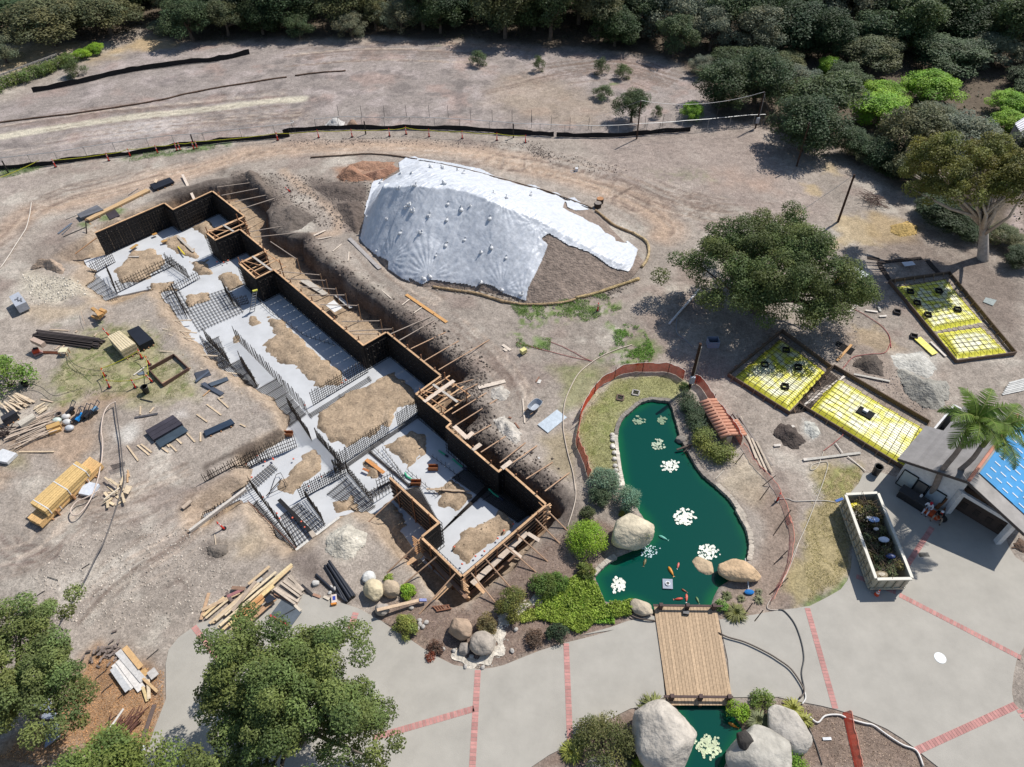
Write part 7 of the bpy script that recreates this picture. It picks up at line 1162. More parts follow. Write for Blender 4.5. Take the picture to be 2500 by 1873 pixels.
pad('bright yellow membrane pad under the right side of the central oak',ins(PA,.08,.97,.03,.9),boxes=((.2,.42),(.25,.85),(.7,.3),(.62,.72)));pad('long yellow membrane pad running to the grey roof',ins(PB,.1,1.0,.04,.86));pad('larger far yellow pad, dappled by tree shade',[W('M5',1050,1110,0),W('M5',1500,1045,0),W('M5',1830,1420,0),W('M5',1370,1510,0)],boxes=((.14,.2),(.1,.45),(.12,.72),(.65,.28),(.7,.72)));pad('smaller far yellow pad beside the larger dappled one',[W('N5',1430,235,0),W('N5',1830,180,0),W('N5',2060,410,0),W('N5',1590,470,0)])
gq=[W('N5',100,950,.05),W('N5',270,930,.05),W('N5',560,640,.05),W('N5',450,560,.05)];m=MB()
for k in range(13): m.box(gq[0].lerp(gq[3],k/12)+Vector((0,0,.1)),gq[1].lerp(gq[2],k/12)+Vector((0,0,.1)),.03,.03,REB)
for k in range(6): m.box(gq[0].lerp(gq[1],k/5)+Vector((0,0,.14)),gq[3].lerp(gq[2],k/5)+Vector((0,0,.14)),.03,.03,REB)
bars_thing('rebar_mat',m,'dark rebar mat in the gap between the two near yellow pads',None);sheet('N5',((90,960),(270,940),(545,640),(440,560)),.02,S(96,84,76),'gap_soil','soil','dark soil strip between the two near yellow pads','soil');p=W('N5',770,970,.45);tool('floor_box','black pit box set in the long yellow pad','box','N5',770,975,[('pit','matte',lambda m,g: m.blk(g+Vector((0,0,.3)),1.3,.9,.1,(.008,.008,.008),-.75)),('pipe_block','paint',lambda m,g: m.blk(g+Vector((0,.1,.4)),.4,.3,.2,S(226,226,226),-.75))])
for c,x0,y0,x1,y1,lab in (('N5',230,890,590,630,'pale plank bridging the gap between the two near yellow pads'),('N5',525,490,655,345,'orange board across the dug hole beyond the gap'),('N5',675,610,1000,675,'long grey plank on the gravel side of the long yellow pad'),('N5',222,1382,735,1318,'long grey plank lying on dirt before the long yellow pad'),('N5',1365,320,1500,450,'tan board beside the far yellow pads'),('M5',625,1340,720,1265,'white board under the right side of the central oak'),('M5',780,1325,890,1340,'white board end near the small dark frame'),('M5',895,1290,915,1335,'short grey beam by the drag lines'),('M5',905,1380,970,1375,'short white offcut by the small dark frame'),('N5',50,1110,140,1075,'pale stick on the dark clod heap'),('N5',510,1230,575,1320,'thin white lath before the long yellow pad'),('N4',1800,885,1860,878,'small white offcut near the net fence'),('N4',2065,1010,2209,995,'white plank end at the dirt right of the net fence'),('N5',620,1350,780,1480,'thin rake lying on gravel before the dry lawn')): lumber_piece(c,x0,y0,x1,y1,.22 if 'thin' not in lab else .08,lab,S(214,166,112) if 'orange' in lab else S(196,190,180) if 'grey' in lab else S(226,216,204),up=.1)
sheet('N5',((1225,285),(1280,265),(1435,410),(1385,430)),.05,S(236,220,60),'folded_membrane','film','folded yellow membrane strip beside the far pads','membrane',up=.1);sheet('M5',((1840,1240),(1865,1200),(1965,1225),(1930,1275)),.04,S(160,168,164),'grey_board','wood','grey board lying in shade right of the far pads','board');sheet('M5',((1110,885),(1205,875),(1235,905),(1140,920)),.05,S(220,224,232),'white_tray','paint','white panel with a black coil inside the dug outline','panel',up=.3)
for k,(x,y,lab) in enumerate(((1065,1340,'small dark timber frame on bare dirt'),(1215,1560,'small dark timber frame by the folded membrane'))): g=W('M5',x,y);m=MB();[m.box(g+Vector((math.cos(a)*.4,math.sin(a)*.4,.12)),g+Vector((math.cos(a+1.571)*.4,math.sin(a+1.571)*.4,.12)),.08,.24,S(60,54,50)) for a in (.4,1.97,3.54,5.11)];tag(m.build('box_frame','wood'),lab,'frame')
for a,b,lab in (((900,890),(1290,850),'dug dark trench line at the far side of the outline'),((900,890),(1000,1050),'dug dark trench line at the left side of the outline'),((1340,870),(1455,1000),'dug dark trench line at the right side of the outline'),((800,845),(910,860),'short dug dark trench left of the outline')): A,B=W('M5',*a),W('M5',*b);tag(MB().box(A+Vector((0,0,.0)),B+Vector((0,0,.0)),.5,.1,S(60,52,48)).build('trench','soil'),lab,kind='structure')
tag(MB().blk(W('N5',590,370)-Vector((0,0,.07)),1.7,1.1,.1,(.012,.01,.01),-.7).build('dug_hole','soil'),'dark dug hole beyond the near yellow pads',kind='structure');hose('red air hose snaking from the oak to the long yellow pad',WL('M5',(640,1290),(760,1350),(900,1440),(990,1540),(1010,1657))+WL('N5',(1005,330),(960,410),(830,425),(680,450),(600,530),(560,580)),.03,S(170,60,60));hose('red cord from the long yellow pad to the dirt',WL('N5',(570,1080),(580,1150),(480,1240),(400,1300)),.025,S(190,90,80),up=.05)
for k,(x0,y0,x1,y1) in enumerate(((1410,600,1620,900),(1430,590,1700,960),(1470,600,1780,1070),(1560,800,1690,1080),(1600,820,1730,1110),(1640,850,1780,1130),(1510,680,1660,930),(1500,620,1640,1000))): lumber_piece('N4',x0,y0,x1,y1,.16,'weathered board leaning along the net fence, %s' % ORD[k],jit(S(150,140,132) if k<3 else S(206,190,170)),up=.05+.05*(k % 3),name='long_board',group='boards along the net fence')
for k in range(7): lumber_piece('N5',2010+k*8,790-k*14,2240+k*8,740-k*16,.16,'white board stacked at the right edge behind the palms',jit(S(216,214,208)),up=.05+.04*k,name='long_board',group='boards stacked behind the palms')
# building: gable roof, ridge running away from the forecourt
RB=Vector((32.1,29.8,0))
def B_(u,v,z): return RB+Vector((AX.x*u+BX.x*v,AX.y*u+BX.y*v,z))
bd=thing('garage_building','white garage with a worn grey shingle roof, half of it under blue roofing sheet','building',B_(0,4,0));ZR,ZE=4.2,2.65;WHT=S(232,230,228);SH=S(150,146,144)
MB().box(B_(-3.9,.7,1.3),B_(.1,.7,1.3),.15,2.6,WHT).add([B_(-3.9,.63,2.6),B_(.1,.63,2.6),B_(.1,.63,3.95)],[(0,1,2)],WHT).box(B_(-3.9,.8,1.3),B_(-3.9,8.6,1.3),.15,2.6,WHT).box(B_(-3.9,8.6,1.3),B_(3.9,8.6,1.3),.15,2.6,WHT).box(B_(3.9,1.4,1.3),B_(3.9,8.6,1.3),.15,2.6,WHT).build('wall','matte',bd)
m=MB().box(B_(.2,1.3,1.25),B_(3.8,1.3,1.25),.1,2.5,S(86,72,64))
for k in range(4):
    for z in (.8,1.8): m.box(B_(.55+k*.9,1.22,z),B_(.95+k*.9,1.22,z),.04,.6,S(70,60,54))
m.build('garage_door','wood',bd)
for u in (.12,3.75): MB().box(B_(u,.55,0),B_(u,.55,2.6),.38,.38,WHT).build('column','matte',bd)
MB().box(B_(.0,.5,2.5),B_(4.0,.5,2.5),.2,.3,WHT).build('lintel','matte',bd)
def roofpl(u0,u1,v0,v1,z0,z1,nm,mt,col,rows,th=.12):
    m=MB()
    for k in range(rows):
        a,b=k/rows,(k+1)/rows;m.slab([B_(lerp(u0,u1,a),v0,lerp(z0,z1,a)),B_(lerp(u0,u1,a),v1,lerp(z0,z1,a)),B_(lerp(u0,u1,b),v1,lerp(z0,z1,b)+.03),B_(lerp(u0,u1,b),v0,lerp(z0,z1,b)+.03)],th,jit(col,.07))
    m.build(nm,mt,bd)
roofpl(-.05,-4.5,0,4.7,ZR,ZE,'shingle_roof','roofing',SH,16);roofpl(-.05,-3.3,4.7,8.9,ZR,3.05,'shingle_roof','roofing',SH,12);roofpl(.05,4.6,0,8.9,ZR,ZE,'roof_deck','roofing',S(176,170,164),1)
roofpl(.25,4.35,1.35,8.6,ZR+.01,ZE+.17,'blue_roof_sheet','plastic',S(64,156,216),3,.03);m=MB()
for i in range(6):
    for j in range(9):
        u,v=.6+i*.66,1.7+j*.78+(i % 2)*.35;z=lambda uu: lerp(ZR+.02,ZE+.18,(uu-.25)/4.1)+.035;m.slab([B_(u,v,z(u)),B_(u+.45,v,z(u+.45)),B_(u+.45,v+.1,z(u+.45)),B_(u,v+.1,z(u))],.004,S(232,240,246))
m.build('printed_mark','plastic',bd);m=MB()
for k in range(24): m.tube([B_(0,.05+k*.37,ZR+.1),B_(0,.05+k*.37+.4,ZR+.12)],.12,jit(S(206,144,122),.18),8)
m.build('ridge_tile','matte',bd)
for u0,z0,u1,z1 in ((-4.5,ZE-.1,0,ZR-.1),(0,ZR-.1,4.6,ZE-.1)): MB().box(B_(u0,.0,z0),B_(u1,.0,z1),.06,.22,S(90,82,78)).build('fascia','wood',bd)
for k,(u,w_,h,col) in enumerate(((-3.2,1.1,1.5,S(190,196,190)),(-2.2,.8,1.3,S(120,112,104)),(-1.1,1.2,1.4,S(176,186,190)))):
    r=thing('window_frame','loose dark framed window leaning on the white wall, %s' % ('left one','middle one','right one')[k],'window',B_(u,.3,0));q=[B_(u-w_/2,.25,.05),B_(u+w_/2,.25,.05),B_(u+w_/2,.55,h),B_(u-w_/2,.55,h)];MB().slab(q,.03,col).build('pane','film',r);m=MB();[m.box(q[i],q[(i+1) % 4],.07,.07,(.02,.02,.02)) for i in range(4)];m.build('frame','wood',r)
tool('black_cabinet','long low black cabinet standing before the white wall','cabinet','Q5',1190,460,[('cabinet_body','paint',lambda m,g: m.blk(g,2.0,.8,.75,(.02,.021,.024),TH)),('cabinet_top','paint',lambda m,g: m.blk(g+Vector((0,0,.75)),2.1,.85,.04,(.045,.046,.05),TH))]);tag(MB().blk(W('Q5',1280,415,.8),.12,.12,.25,S(240,240,240)).build('bottle','plastic'),'white bottle on the black cabinet','bottle');tool('orange_bench','orange box used as a bench by two seated people','bench','Q5',1330,560,[('bench_seat','paint',lambda m,g: m.blk(g+Vector((0,0,.3)),1.9,.5,.15,S(226,96,44),TH)),('bench_side','paint',lambda m,g: m.blk(g,1.7,.42,.3,S(206,84,40),TH))])
for k,(x0,y0,x1,y1) in enumerate(((1420,520,1620,325),(1500,540,1680,345))): tag(MB().box(W('Q5',x0,y0,.1),W('Q5',x1,y1,2.1),.24,.2,S(150,100,64)).build('timber_beam','wood'),'brown timber beam leaning on the garage corner, %s one' % ('left','right')[k],'beam')
tag(MB().tube([W('Q5',1470,620),W('Q5',1470,620)+Vector((0,0,.2))],.32,(.02,.02,.02),16).build('spare_tyre','plastic'),'dark round tyre lying beside the seated people','tyre');tag(MB().blk(W('Q5',1305,940),.75,.35,.06,(.03,.035,.04)).build('rubber_mat','plastic'),'dark small mat on the forecourt near the brick band','mat')
def person(label,hip,face,shirt,pants,cap,lean,spread,brim=None):
    d=Vector((face[0],face[1],0)).normalized();e=Vector((-d.y,d.x,0));H_=hip;skin=S(190,136,104);u=Vector((0,0,1));r=thing('person',label,'person',Vector((hip.x,hip.y,0.03)),'people on the forecourt bench');J=[];E=[]
    def jn(p,rad,col,par=None):
        J.append((p,rad,col));
        if par is not None: E.append((par,len(J)-1))
        return len(J)-1
    a=jn(H_,.15,pants);w1=jn(H_+u*.2+d*lean*.12,.14,shirt,a);ch=jn(H_+u*.42+d*lean*.3,.165,shirt,w1);nk=jn(H_+u*.57+d*lean*.42,.065,skin,ch);hd=jn(H_+u*.69+d*(lean*.5+.03),.1,skin,nk);jn(H_+u*.79+d*(lean*.52+.02),.085,skin,hd)
    for s_ in (-1,1):
        k=jn(H_+e*.1*s_+d*.06,.1,pants,a);k=jn(H_+e*(.12+spread)*s_+d*.44+u*.02,.075,pants,k);k=jn(H_+e*(.13+spread*1.1)*s_+d*.5-u*(H_.z-.12),.05,pants,k);jn(H_+e*(.14+spread*1.1)*s_+d*.68-u*(H_.z-.07),.045,S(96,74,58),k)
        k=jn(H_+u*.48+e*.2*s_+d*lean*.33,.065,shirt,ch);k=jn(H_+u*.22+e*.27*s_+d*(lean*.3+.08),.05,shirt,k);k=jn(H_+u*.12+e*.12*s_+d*(lean*.3+.3),.036,skin,k);hw=jn(H_+u*.1+e*.07*s_+d*(lean*.3+.38),.035,skin,k)
        for f in range(5): q=J[hw][0];t=(f-2)*.018;k=jn(q+d*(.045 if f else .01)+e*(t-.03*s_*(f==0))-u*.01,.009,skin,hw);jn(q+d*(.085-.008*abs(f-2))+e*t-u*.03,.008,skin,k)
    me=bpy.data.meshes.new('tmp');me.from_pydata([j[0]-H_ for j in J],E,[]);ob=bpy.data.objects.new('tmp',me);COL.objects.link(ob);md=ob.modifiers.new('s','SKIN');sl=me.skin_vertices[0].data
    for i,j in enumerate(J): sl[i].radius=(j[1],j[1])
    sl[0].use_root=True;ob.modifiers.new('b','SUBSURF').levels=1;dg=bpy.context.evaluated_depsgraph_get();ev=ob.evaluated_get(dg).to_mesh();V=np.array([v.co[:] for v in ev.vertices])+np.array(H_);F=[tuple(p.vertices) for p in ev.polygons];JP=np.array([j[0][:] for j in J]);JC=np.array([j[2] for j in J]);JR=np.array([j[1] for j in J]);ctr=np.array([V[list(f)].mean(0) for f in F]);cc=JC[np.argmin(np.linalg.norm(ctr[:,None]-JP[None],axis=2)-JR[None],axis=1)]
    bpy.data.objects.remove(ob);link_mesh('body',V,F,cc,'fabric',r,smooth=True);hp=J[hd][0]+u*.05;MB().ball(hp+u*.03-d*.01,.105,.105,.1,cap,10,6).build('cap','fabric',r,smooth=True);MB().slab([hp+d*.08+e*.08,hp+d*.19+e*.06,hp+d*.19-e*.06,hp+d*.08-e*.08],.015,brim or cap).build('cap_brim','fabric',r)
    m=MB();fc=J[hd][0]+d*.1
    for s_ in (-1,1): m.ball(fc+e*.035*s_+u*.01,.012,.012,.01,(.02,.015,.012),6,4)
    m.ball(fc+d*.012-u*.02,.018,.018,.025,skin,6,4);m.box(fc-u*.055-e*.025,fc-u*.055+e*.025,.012,.01,S(150,90,80));m.build('face','skin',r)
bx=W('Q5',1330,560);person('person in white clothes and a red cap sitting on the orange box',B_(0,0,0)*0+bx-Vector((AX.x,AX.y,0))*.1+Vector((.1,.12,.53)),(-.62,-.78),S(236,238,246),S(226,230,242),S(196,40,60),.5,.02);person('person in black shirt and tan trousers bending forward, wearing a white and red cap',bx+Vector((AX.x,AX.y,0))*.75+Vector((.05,.1,.53)),(-.55,-.83),(.012,.012,.014),S(176,160,140),S(236,236,240),.75,.16,S(214,60,50))
# skip full of garden waste
ZD=1.55;q=[P(2140.3,1413,ZD),P(2224.7,1411.5,ZD),P(2142,1205,ZD),P(2066,1209,ZD)];sk=thing('skip','long pale grey roll-off skip with ribbed sides, full of garden waste','skip',sum(q,Vector())/4-Vector((0,0,ZD)));SKC=S(192,186,166);ctr=sum(q,Vector())/4
for i,nm in ((3,'side_wall'),(1,'side_wall'),(0,'end_wall'),(2,'end_wall')):
    a,b=q[i],q[(i+1) % 4];L=(b-a).length;d=(b-a)/L;n=Vector((-d.y,d.x,0));n=n if n.dot(ctr-a)<0 else -n;m=MB().box(a-Vector((0,0,ZD/2-.1)),b-Vector((0,0,ZD/2-.1)),.08,ZD-.2,SKC);m.box(a+n*.05,b+n*.05,.2,.12,S(214,208,192));m.box(a-Vector((0,0,ZD-.3))+n*.04,b-Vector((0,0,ZD-.3))+n*.04,.16,.2,SKC)
    k=int(L/.55);[m.box(a+d*(j+.5)*L/k+n*.07-Vector((0,0,.1)),a+d*(j+.5)*L/k+n*.07-Vector((0,0,ZD-.25)),.1,.12,jit(S(160,154,136),.06)) for j in range(k)];m.box(a+n*.06-Vector((0,0,ZD*.5)),b+n*.06-Vector((0,0,ZD*.5)),.06,.07,S(160,154,136)) if nm=='side_wall' else None;m.build(nm,'paint',sk)
MB().slab([v-Vector((0,0,ZD-.3)) for v in q],.1,S(120,112,104)).build('floor','paint',sk)
for t in (.08,.92):
    for a,b in ((q[0],q[1]),(q[3],q[2])): c_=a.lerp(b,t)+(ctr-a.lerp(b,t))*.12;MB().tube([Vector((c_.x-.1,c_.y,.16)),Vector((c_.x+.1,c_.y,.16))],.14,(.03,.03,.03),12).build('wheel','plastic',sk)
ld=thing('waste_load','tangled green cuttings and branches piled in the skip','garden waste',ctr-Vector((0,0,ZD-.3)));Cn=[];Cr=[]
for i in range(70): s_,t=random.uniform(.12,.88),random.uniform(.06,.94);p=q[0].lerp(q[1],s_).lerp(q[3].lerp(q[2],s_),t);Cn.append((p.x,p.y,ZD-.6+random.uniform(-.1,.35)+.2*math.sin(t*9)));Cr.append(random.uniform(.22,.42))
V,F,cc=clumps_leaves(np.array(Cn),np.array(Cr),130,.07,S(110,112,74,.62),cv=.5,hue=.25);link_mesh('foliage',V,F,cc,'leaf',ld);m=MB()
for i in range(150): c_=Vector(random.choice(Cn))+Vector((0,0,.2));v=Vector((random.gauss(0,.4),random.gauss(0,.5),random.gauss(0,.12)));m.box(c_-v,c_+v,.025,.025,jit(S(90,76,62),.4))
m.build('branch','bark',ld)
for lab,x,y,col,s_ in (('yellow plastic sheet on the skip load',700,500,S(226,206,40),.5),('white and blue bag on the skip load',860,620,S(170,196,240),.42),('white paper bag at the middle of the skip load',950,800,S(226,230,240),.4),('dark blue bag low in the skip load',1010,950,S(70,84,130),.35),('tan cardboard at the near end of the skip load',925,1115,S(150,134,104),.5),('white bag beside the blue one on the skip load',815,605,S(236,236,240),.25),('small white bag on green cuttings in the skip',880,705,S(236,226,220),.2)): p=W('Q5',x,y,ZD-.15);tag(MB().ball(p,s_,s_*.6,.12,col,9,6).build('rubbish_bag','film'),lab,'bag')
r=thing('traffic_cone','orange traffic cone with white bands at the near end of the skip','cone',W('Q5',880,1300));g=r.location.copy();MB().blk(g,.42,.42,.04,(.03,.03,.03),.3).build('cone_base','plastic',r)
for z0,z1,r0,r1,col,nm in ((.04,.32,.17,.115,S(240,84,44),'cone_body'),(.32,.44,.118,.09,S(236,236,236),'white_band'),(.44,.52,.088,.07,S(240,84,44),'cone_body'),(.52,.6,.072,.055,S(236,236,236),'white_band'),(.6,.74,.053,.03,S(240,84,44),'cone_body')): MB().tube([g+Vector((0,0,z0)),g+Vector((0,0,z1))],[r0,r1],col,12).build(nm,'plastic',r)
lumber_piece('Q5',515,460,580,435,.2,'blue strap lying at the far corner of the skip',S(70,110,180),name='strap_roll',cat='strap')
# small orange tractor
g=W('M5',680,1160);tr=thing('tractor','orange tractor with a white canopy half hidden by the central oak','tractor',g);d=Vector((.55,-.84,0)).normalized();e=Vector((-d.y,d.x,0));ORG=S(226,150,60)
def tb(c0,L,w_,h,col,nm,mt='paint'): MB().box(c0-d*L/2,c0+d*L/2,w_,h,col).build(nm,mt,tr)
tb(g+d*.5+Vector((0,0,.85)),1.5,1.2,.7,ORG,'engine_hood');tb(g+d*.5+Vector((0,0,1.22)),.9,.7,.06,S(150,146,140),'grille');tb(g+d*1.3+Vector((0,0,.75)),.25,1.25,.6,S(206,190,170),'counterweight');tb(g-d*.7+Vector((0,0,.6)),1.4,1.1,.4,(.03,.03,.03),'cab_floor');tb(g-d*.5+Vector((0,0,2.15)),1.7,1.35,.09,S(226,228,232),'canopy')
for a in (-1.25,.2):
    for b in (-.55,.55): MB().box(g+d*a+e*b+Vector((0,0,.7)),g+d*a+e*b+Vector((0,0,2.12)),.08,.08,(.02,.02,.022)).build('canopy_post','steel',tr)
for a,rr in ((-.8,.55),(.85,.42)):
    for b in (-.7,.7): c_=g+d*a+e*b+Vector((0,0,rr));MB().tube([c_-e*.14,c_+e*.14],rr,(.02,.02,.02),16).build('wheel','plastic',tr)
MB().box(g-d*1.5+Vector((0,0,.6)),g-d*2.1+Vector((0,0,.35)),1.2,.35,ORG).build('bucket','paint',tr)
# king palms
def palm(label,b,t,nf,fl,seed):
    random.seed(seed);a=W('Q5',*b,.03);u,v=px('N5',*t);h=7.0
    for k in range(200):
        h=4+k*.04
        if project(np.array(a.x),np.array(a.y),np.array(a.z+h))[1]<v: break
    q=P(u,v,h);r=thing('palm_tree',label,'palm',a);mid=a.lerp(q,.5)+Vector((0,0,.25));n=10;pts=[a.lerp(q,k/n)+Vector((.12*math.sin(k),0,0)) for k in range(n+1)];MB().tube(pts,[.24-.09*k/n for k in range(n+1)],S(150,136,126),10).build('trunk','bark',r,smooth=True);top=q+(q-a).normalized()*1.5;MB().tube([q,q.lerp(top,.4),top],[.17,.15,.08],S(120,128,76),8).build('crownshaft','bark',r,smooth=True)
    for i in range(nf):
        az=i*2.4+random.uniform(-.3,.3);el=1.3-1.3*i/nf+random.uniform(-.1,.1);L=fl*random.uniform(.85,1.1);e=Vector((math.cos(az),math.sin(az),0));p=top.copy();V=[];F=[];N=30;s_=Vector((-e.y,e.x,0));rp=[p.copy()]
        for k in range(N): x=el-1.7*(k/N) ** 1.8;p=p+(e*math.cos(x)+Vector((0,0,math.sin(x))))*(L/N);rp.append(p.copy())
        m=MB().tube(rp[::3],[.04-.003*k for k in range(len(rp[::3]))],S(150,156,90),5)
        for k in range(2,N+1):
            ll=L*.27*math.sin(math.pi*(k/N) ** .8*.93+.15)+.05;tdir=(rp[k]-rp[k-1]).normalized()
            for sg in (-1,1): a0=rp[k];b0=a0+(s_*sg+tdir*.55).normalized()*ll-Vector((0,0,ll*random.uniform(.15,.5)));w_=tdir*.045;m.add([a0-w_,a0+w_,a0.lerp(b0,.6)+w_*1.2,b0],[(0,1,2,3)],jit(S(112,138,58,.55),.35))
        m.build('frond','leaf',r)
palm('taller king palm rising in front of the grey roof',(1330,430),(1690,1150),14,2.9,3);palm('shorter king palm leaning right toward the blue roof',(1390,450),(1835,1250),13,2.9,4)
# ------------------------------------------------------------------ trees
def tree(name,label,loc,R_,H,nc,n,lf,col,base=.35,cs=.3,seed=1,bark=S(110,96,84),tr=.3,cv=.22,shell=.5,cat='tree',lean=(0,0),limbs=9,group=None,skirt=0.0,lobes=0,flat=.9):
    global rng
    rng=np.random.default_rng(seed);random.seed(seed);loc=Vector(loc);r=thing(name,label,cat,loc,group);d=unit(nc,.45);d[:,2]=np.where(d[:,2]<-.35-skirt,-d[:,2],d[:,2]);k=shell+(1-shell)*rng.random((nc,1)) ** .6
    mid=H*(base+1)/2;ln=np.array([lean[0],lean[1],0.0]);q=d*k*np.array([R_*(1-cs*.7),R_*(1-cs*.7),(H-mid)*(1-cs*.5)])+np.array([0,0,mid])+ln;q[:,:2]*=(.8+.4*rng.random((nc,1)))
    if lobes: lb=q[:lobes].copy();q=lb[rng.integers(0,lobes,nc)]+rng.normal(size=(nc,3))*R_*np.array([.14,.14,.09]);q[:,2]=np.maximum(q[:,2],H*.12)
    rr=R_*cs*rng.uniform(.65,1.2,nc)
    V,F,cc=clumps_leaves(q+np.array(loc),rr,n/nc,lf,col,cv=cv,flat=flat,up=.5);V[:,2]=np.maximum(V[:,2],loc.z+.1);link_mesh('crown',V,F,cc,'leaf',r);m=MB();top=loc+Vector(ln)*.6+Vector((0,0,mid*.8));n0=6
    m.tube([loc-Vector((0,0,.3)),loc+Vector((0,0,.1)),loc.lerp(top,.4)+Vector((R_*.03,0,0)),top],[tr*1.5,tr*1.15,tr*.85,tr*.5],bark,9)
    for i in np.linspace(0,nc-1,limbs).astype(int): p=Vector(q[i])+loc;a=loc.lerp(top,random.uniform(.35,.9));m.tube([a,a.lerp(p,.45)+Vector((random.gauss(0,.06)*R_,random.gauss(0,.06)*R_,-.02*H)),p],[tr*.45,tr*.28,tr*.08],bark,6)
    m.build('trunk','bark',r,smooth=True);return r
OAK=S(112,124,66,.62)
tree('oak_tree','big dark oak standing alone between the stockpile and the yellow pads',W('M4',1270,1330),8.3,8.6,250,115000,.095,S(106,120,68,.6),.06,.125,11,S(96,86,78),.42,limbs=60,shell=.42,skirt=.2,lobes=40,cv=.3,flat=.8)
p=P(690,1735,4.8);tree('oak_tree','large oak at the bottom edge over the driveway, left of centre',(p.x,p.y,0),5.7,8.6,250,115000,.075,S(116,130,72,.62),.25,.13,12,S(120,110,100),.4,limbs=50,shell=.35,skirt=.2,lobes=40,cv=.3,flat=.8)
p=P(-5,1680,4.8);tree('oak_tree','large oak cut by the left edge of the picture, above the leaf litter',(p.x,p.y,ground_z(p.x,p.y)),5.0,8.4,170,75000,.075,S(120,132,76,.62),.25,.14,13,S(120,110,100),.35,limbs=30,shell=.38,lobes=36,cv=.3,flat=.8)
p=P(255,1985,4.5);tree('oak_tree','oak whose top just shows at the bottom left edge',(p.x,p.y,0),4.0,7.5,80,40000,.08,S(124,140,72,.62),.3,.26,14,tr=.3)
g=W('M5',1835,855);tree('pale_trunk_tree','tall airy tree with thick pale forked trunk at the right edge',g,6.6,11.5,150,52000,.10,S(126,126,62,.6),.5,.13,15,S(190,178,166),.5,limbs=40,shell=.3,lean=tuple((P(2360,440,8.5)-g)[:2]),lobes=24,cv=.3);tag(MB().tube([W('M5',1570,640),W('M5',1690,470,1.2)],.12,S(186,176,166),7).build('dead_trunk','bark'),'pale dead trunk leaning in shade left of the forked tree','trunk')
shrub('N1',90,640,190,'leafy bright green potted plant group at the left edge',S(126,156,72,.62),.8,3200,.1,clump=26);bucket('N1',235,705,'black plant pot under the leafy plant at the left edge',.28,.4)
stick_pile('brush_heap','heap of dry brush beside the right tree shade','T4',1050,1560,40,2.6,.3,.9,S(128,108,98),.03,.7,1.2)
# one tree of each far kind, then copies
KIND={}
for i,(nm,col,n,lf,sk,hh) in enumerate((('dark_oak',S(90,106,68,.58),13000,.13,.3,8),('olive_oak',S(112,116,78,.58),13000,.13,.15,8),('grey_willow',S(134,138,112,.58),12000,.12,.6,7),('lime_tree',S(146,186,62,.62),13000,.13,.5,7),('dense_tree',S(78,96,60,.55),15000,.13,.6,9),('field_shrub',S(108,122,74,.58),3600,.07,.6,3))): KIND[nm]=[tree(nm,'',(0,0,0),4 if i<5 else 1.6,hh,(60,60,60,60,64,20)[i],n,lf,col,(.1,.1,0,0,0,-.25)[i],(.28,.28,.26,.26,.3,.34)[i],60+i,tr=.26 if i<5 else .06,limbs=8,skirt=sk),0,4 if i<5 else 1.6,hh]
def plant(kind,p,R_,H,label,cat='tree',group=None,tint=None):
    k=KIND[kind];sc=(R_/k[2]*random.uniform(.95,1.05),R_/k[2]*random.uniform(.95,1.05),H/k[3]);f=random.uniform(.85,1.15);tint=tint or (f*random.uniform(.94,1.06),f,f*random.uniform(.9,1.1),1)
    if k[1]==0:
        o=k[0];o.location=p;o.scale=sc;o.rotation_euler=(0,0,random.uniform(0,6));[setattr(c,'color',tint) for c in CH[o.name]]
    else: o=dup(k[0],p,random.uniform(0,6),None,sc,tint)
    k[1]+=1;return tag(o,label,cat,group)
random.seed(5);used=[]
def spot(c,x,yb,yt,hw,kind,label,cat='tree'):
    """base at (x, yb), top at yt, half width hw, all in crop pixels"""
    g=W(c,x,yb-hw*.25);R_=hw*TILE[c][2]*mpx(g);vt=px(c,x,yt)[1];H=max(1.4,R_*.9)
    while H<13 and project(np.array(g.x),np.array(g.y+R_*.15),np.array(g.z+H*.93))[1]>vt: H+=.1
    used.append((g.x,g.y,R_));plant(kind,g,R_,H,label,cat)
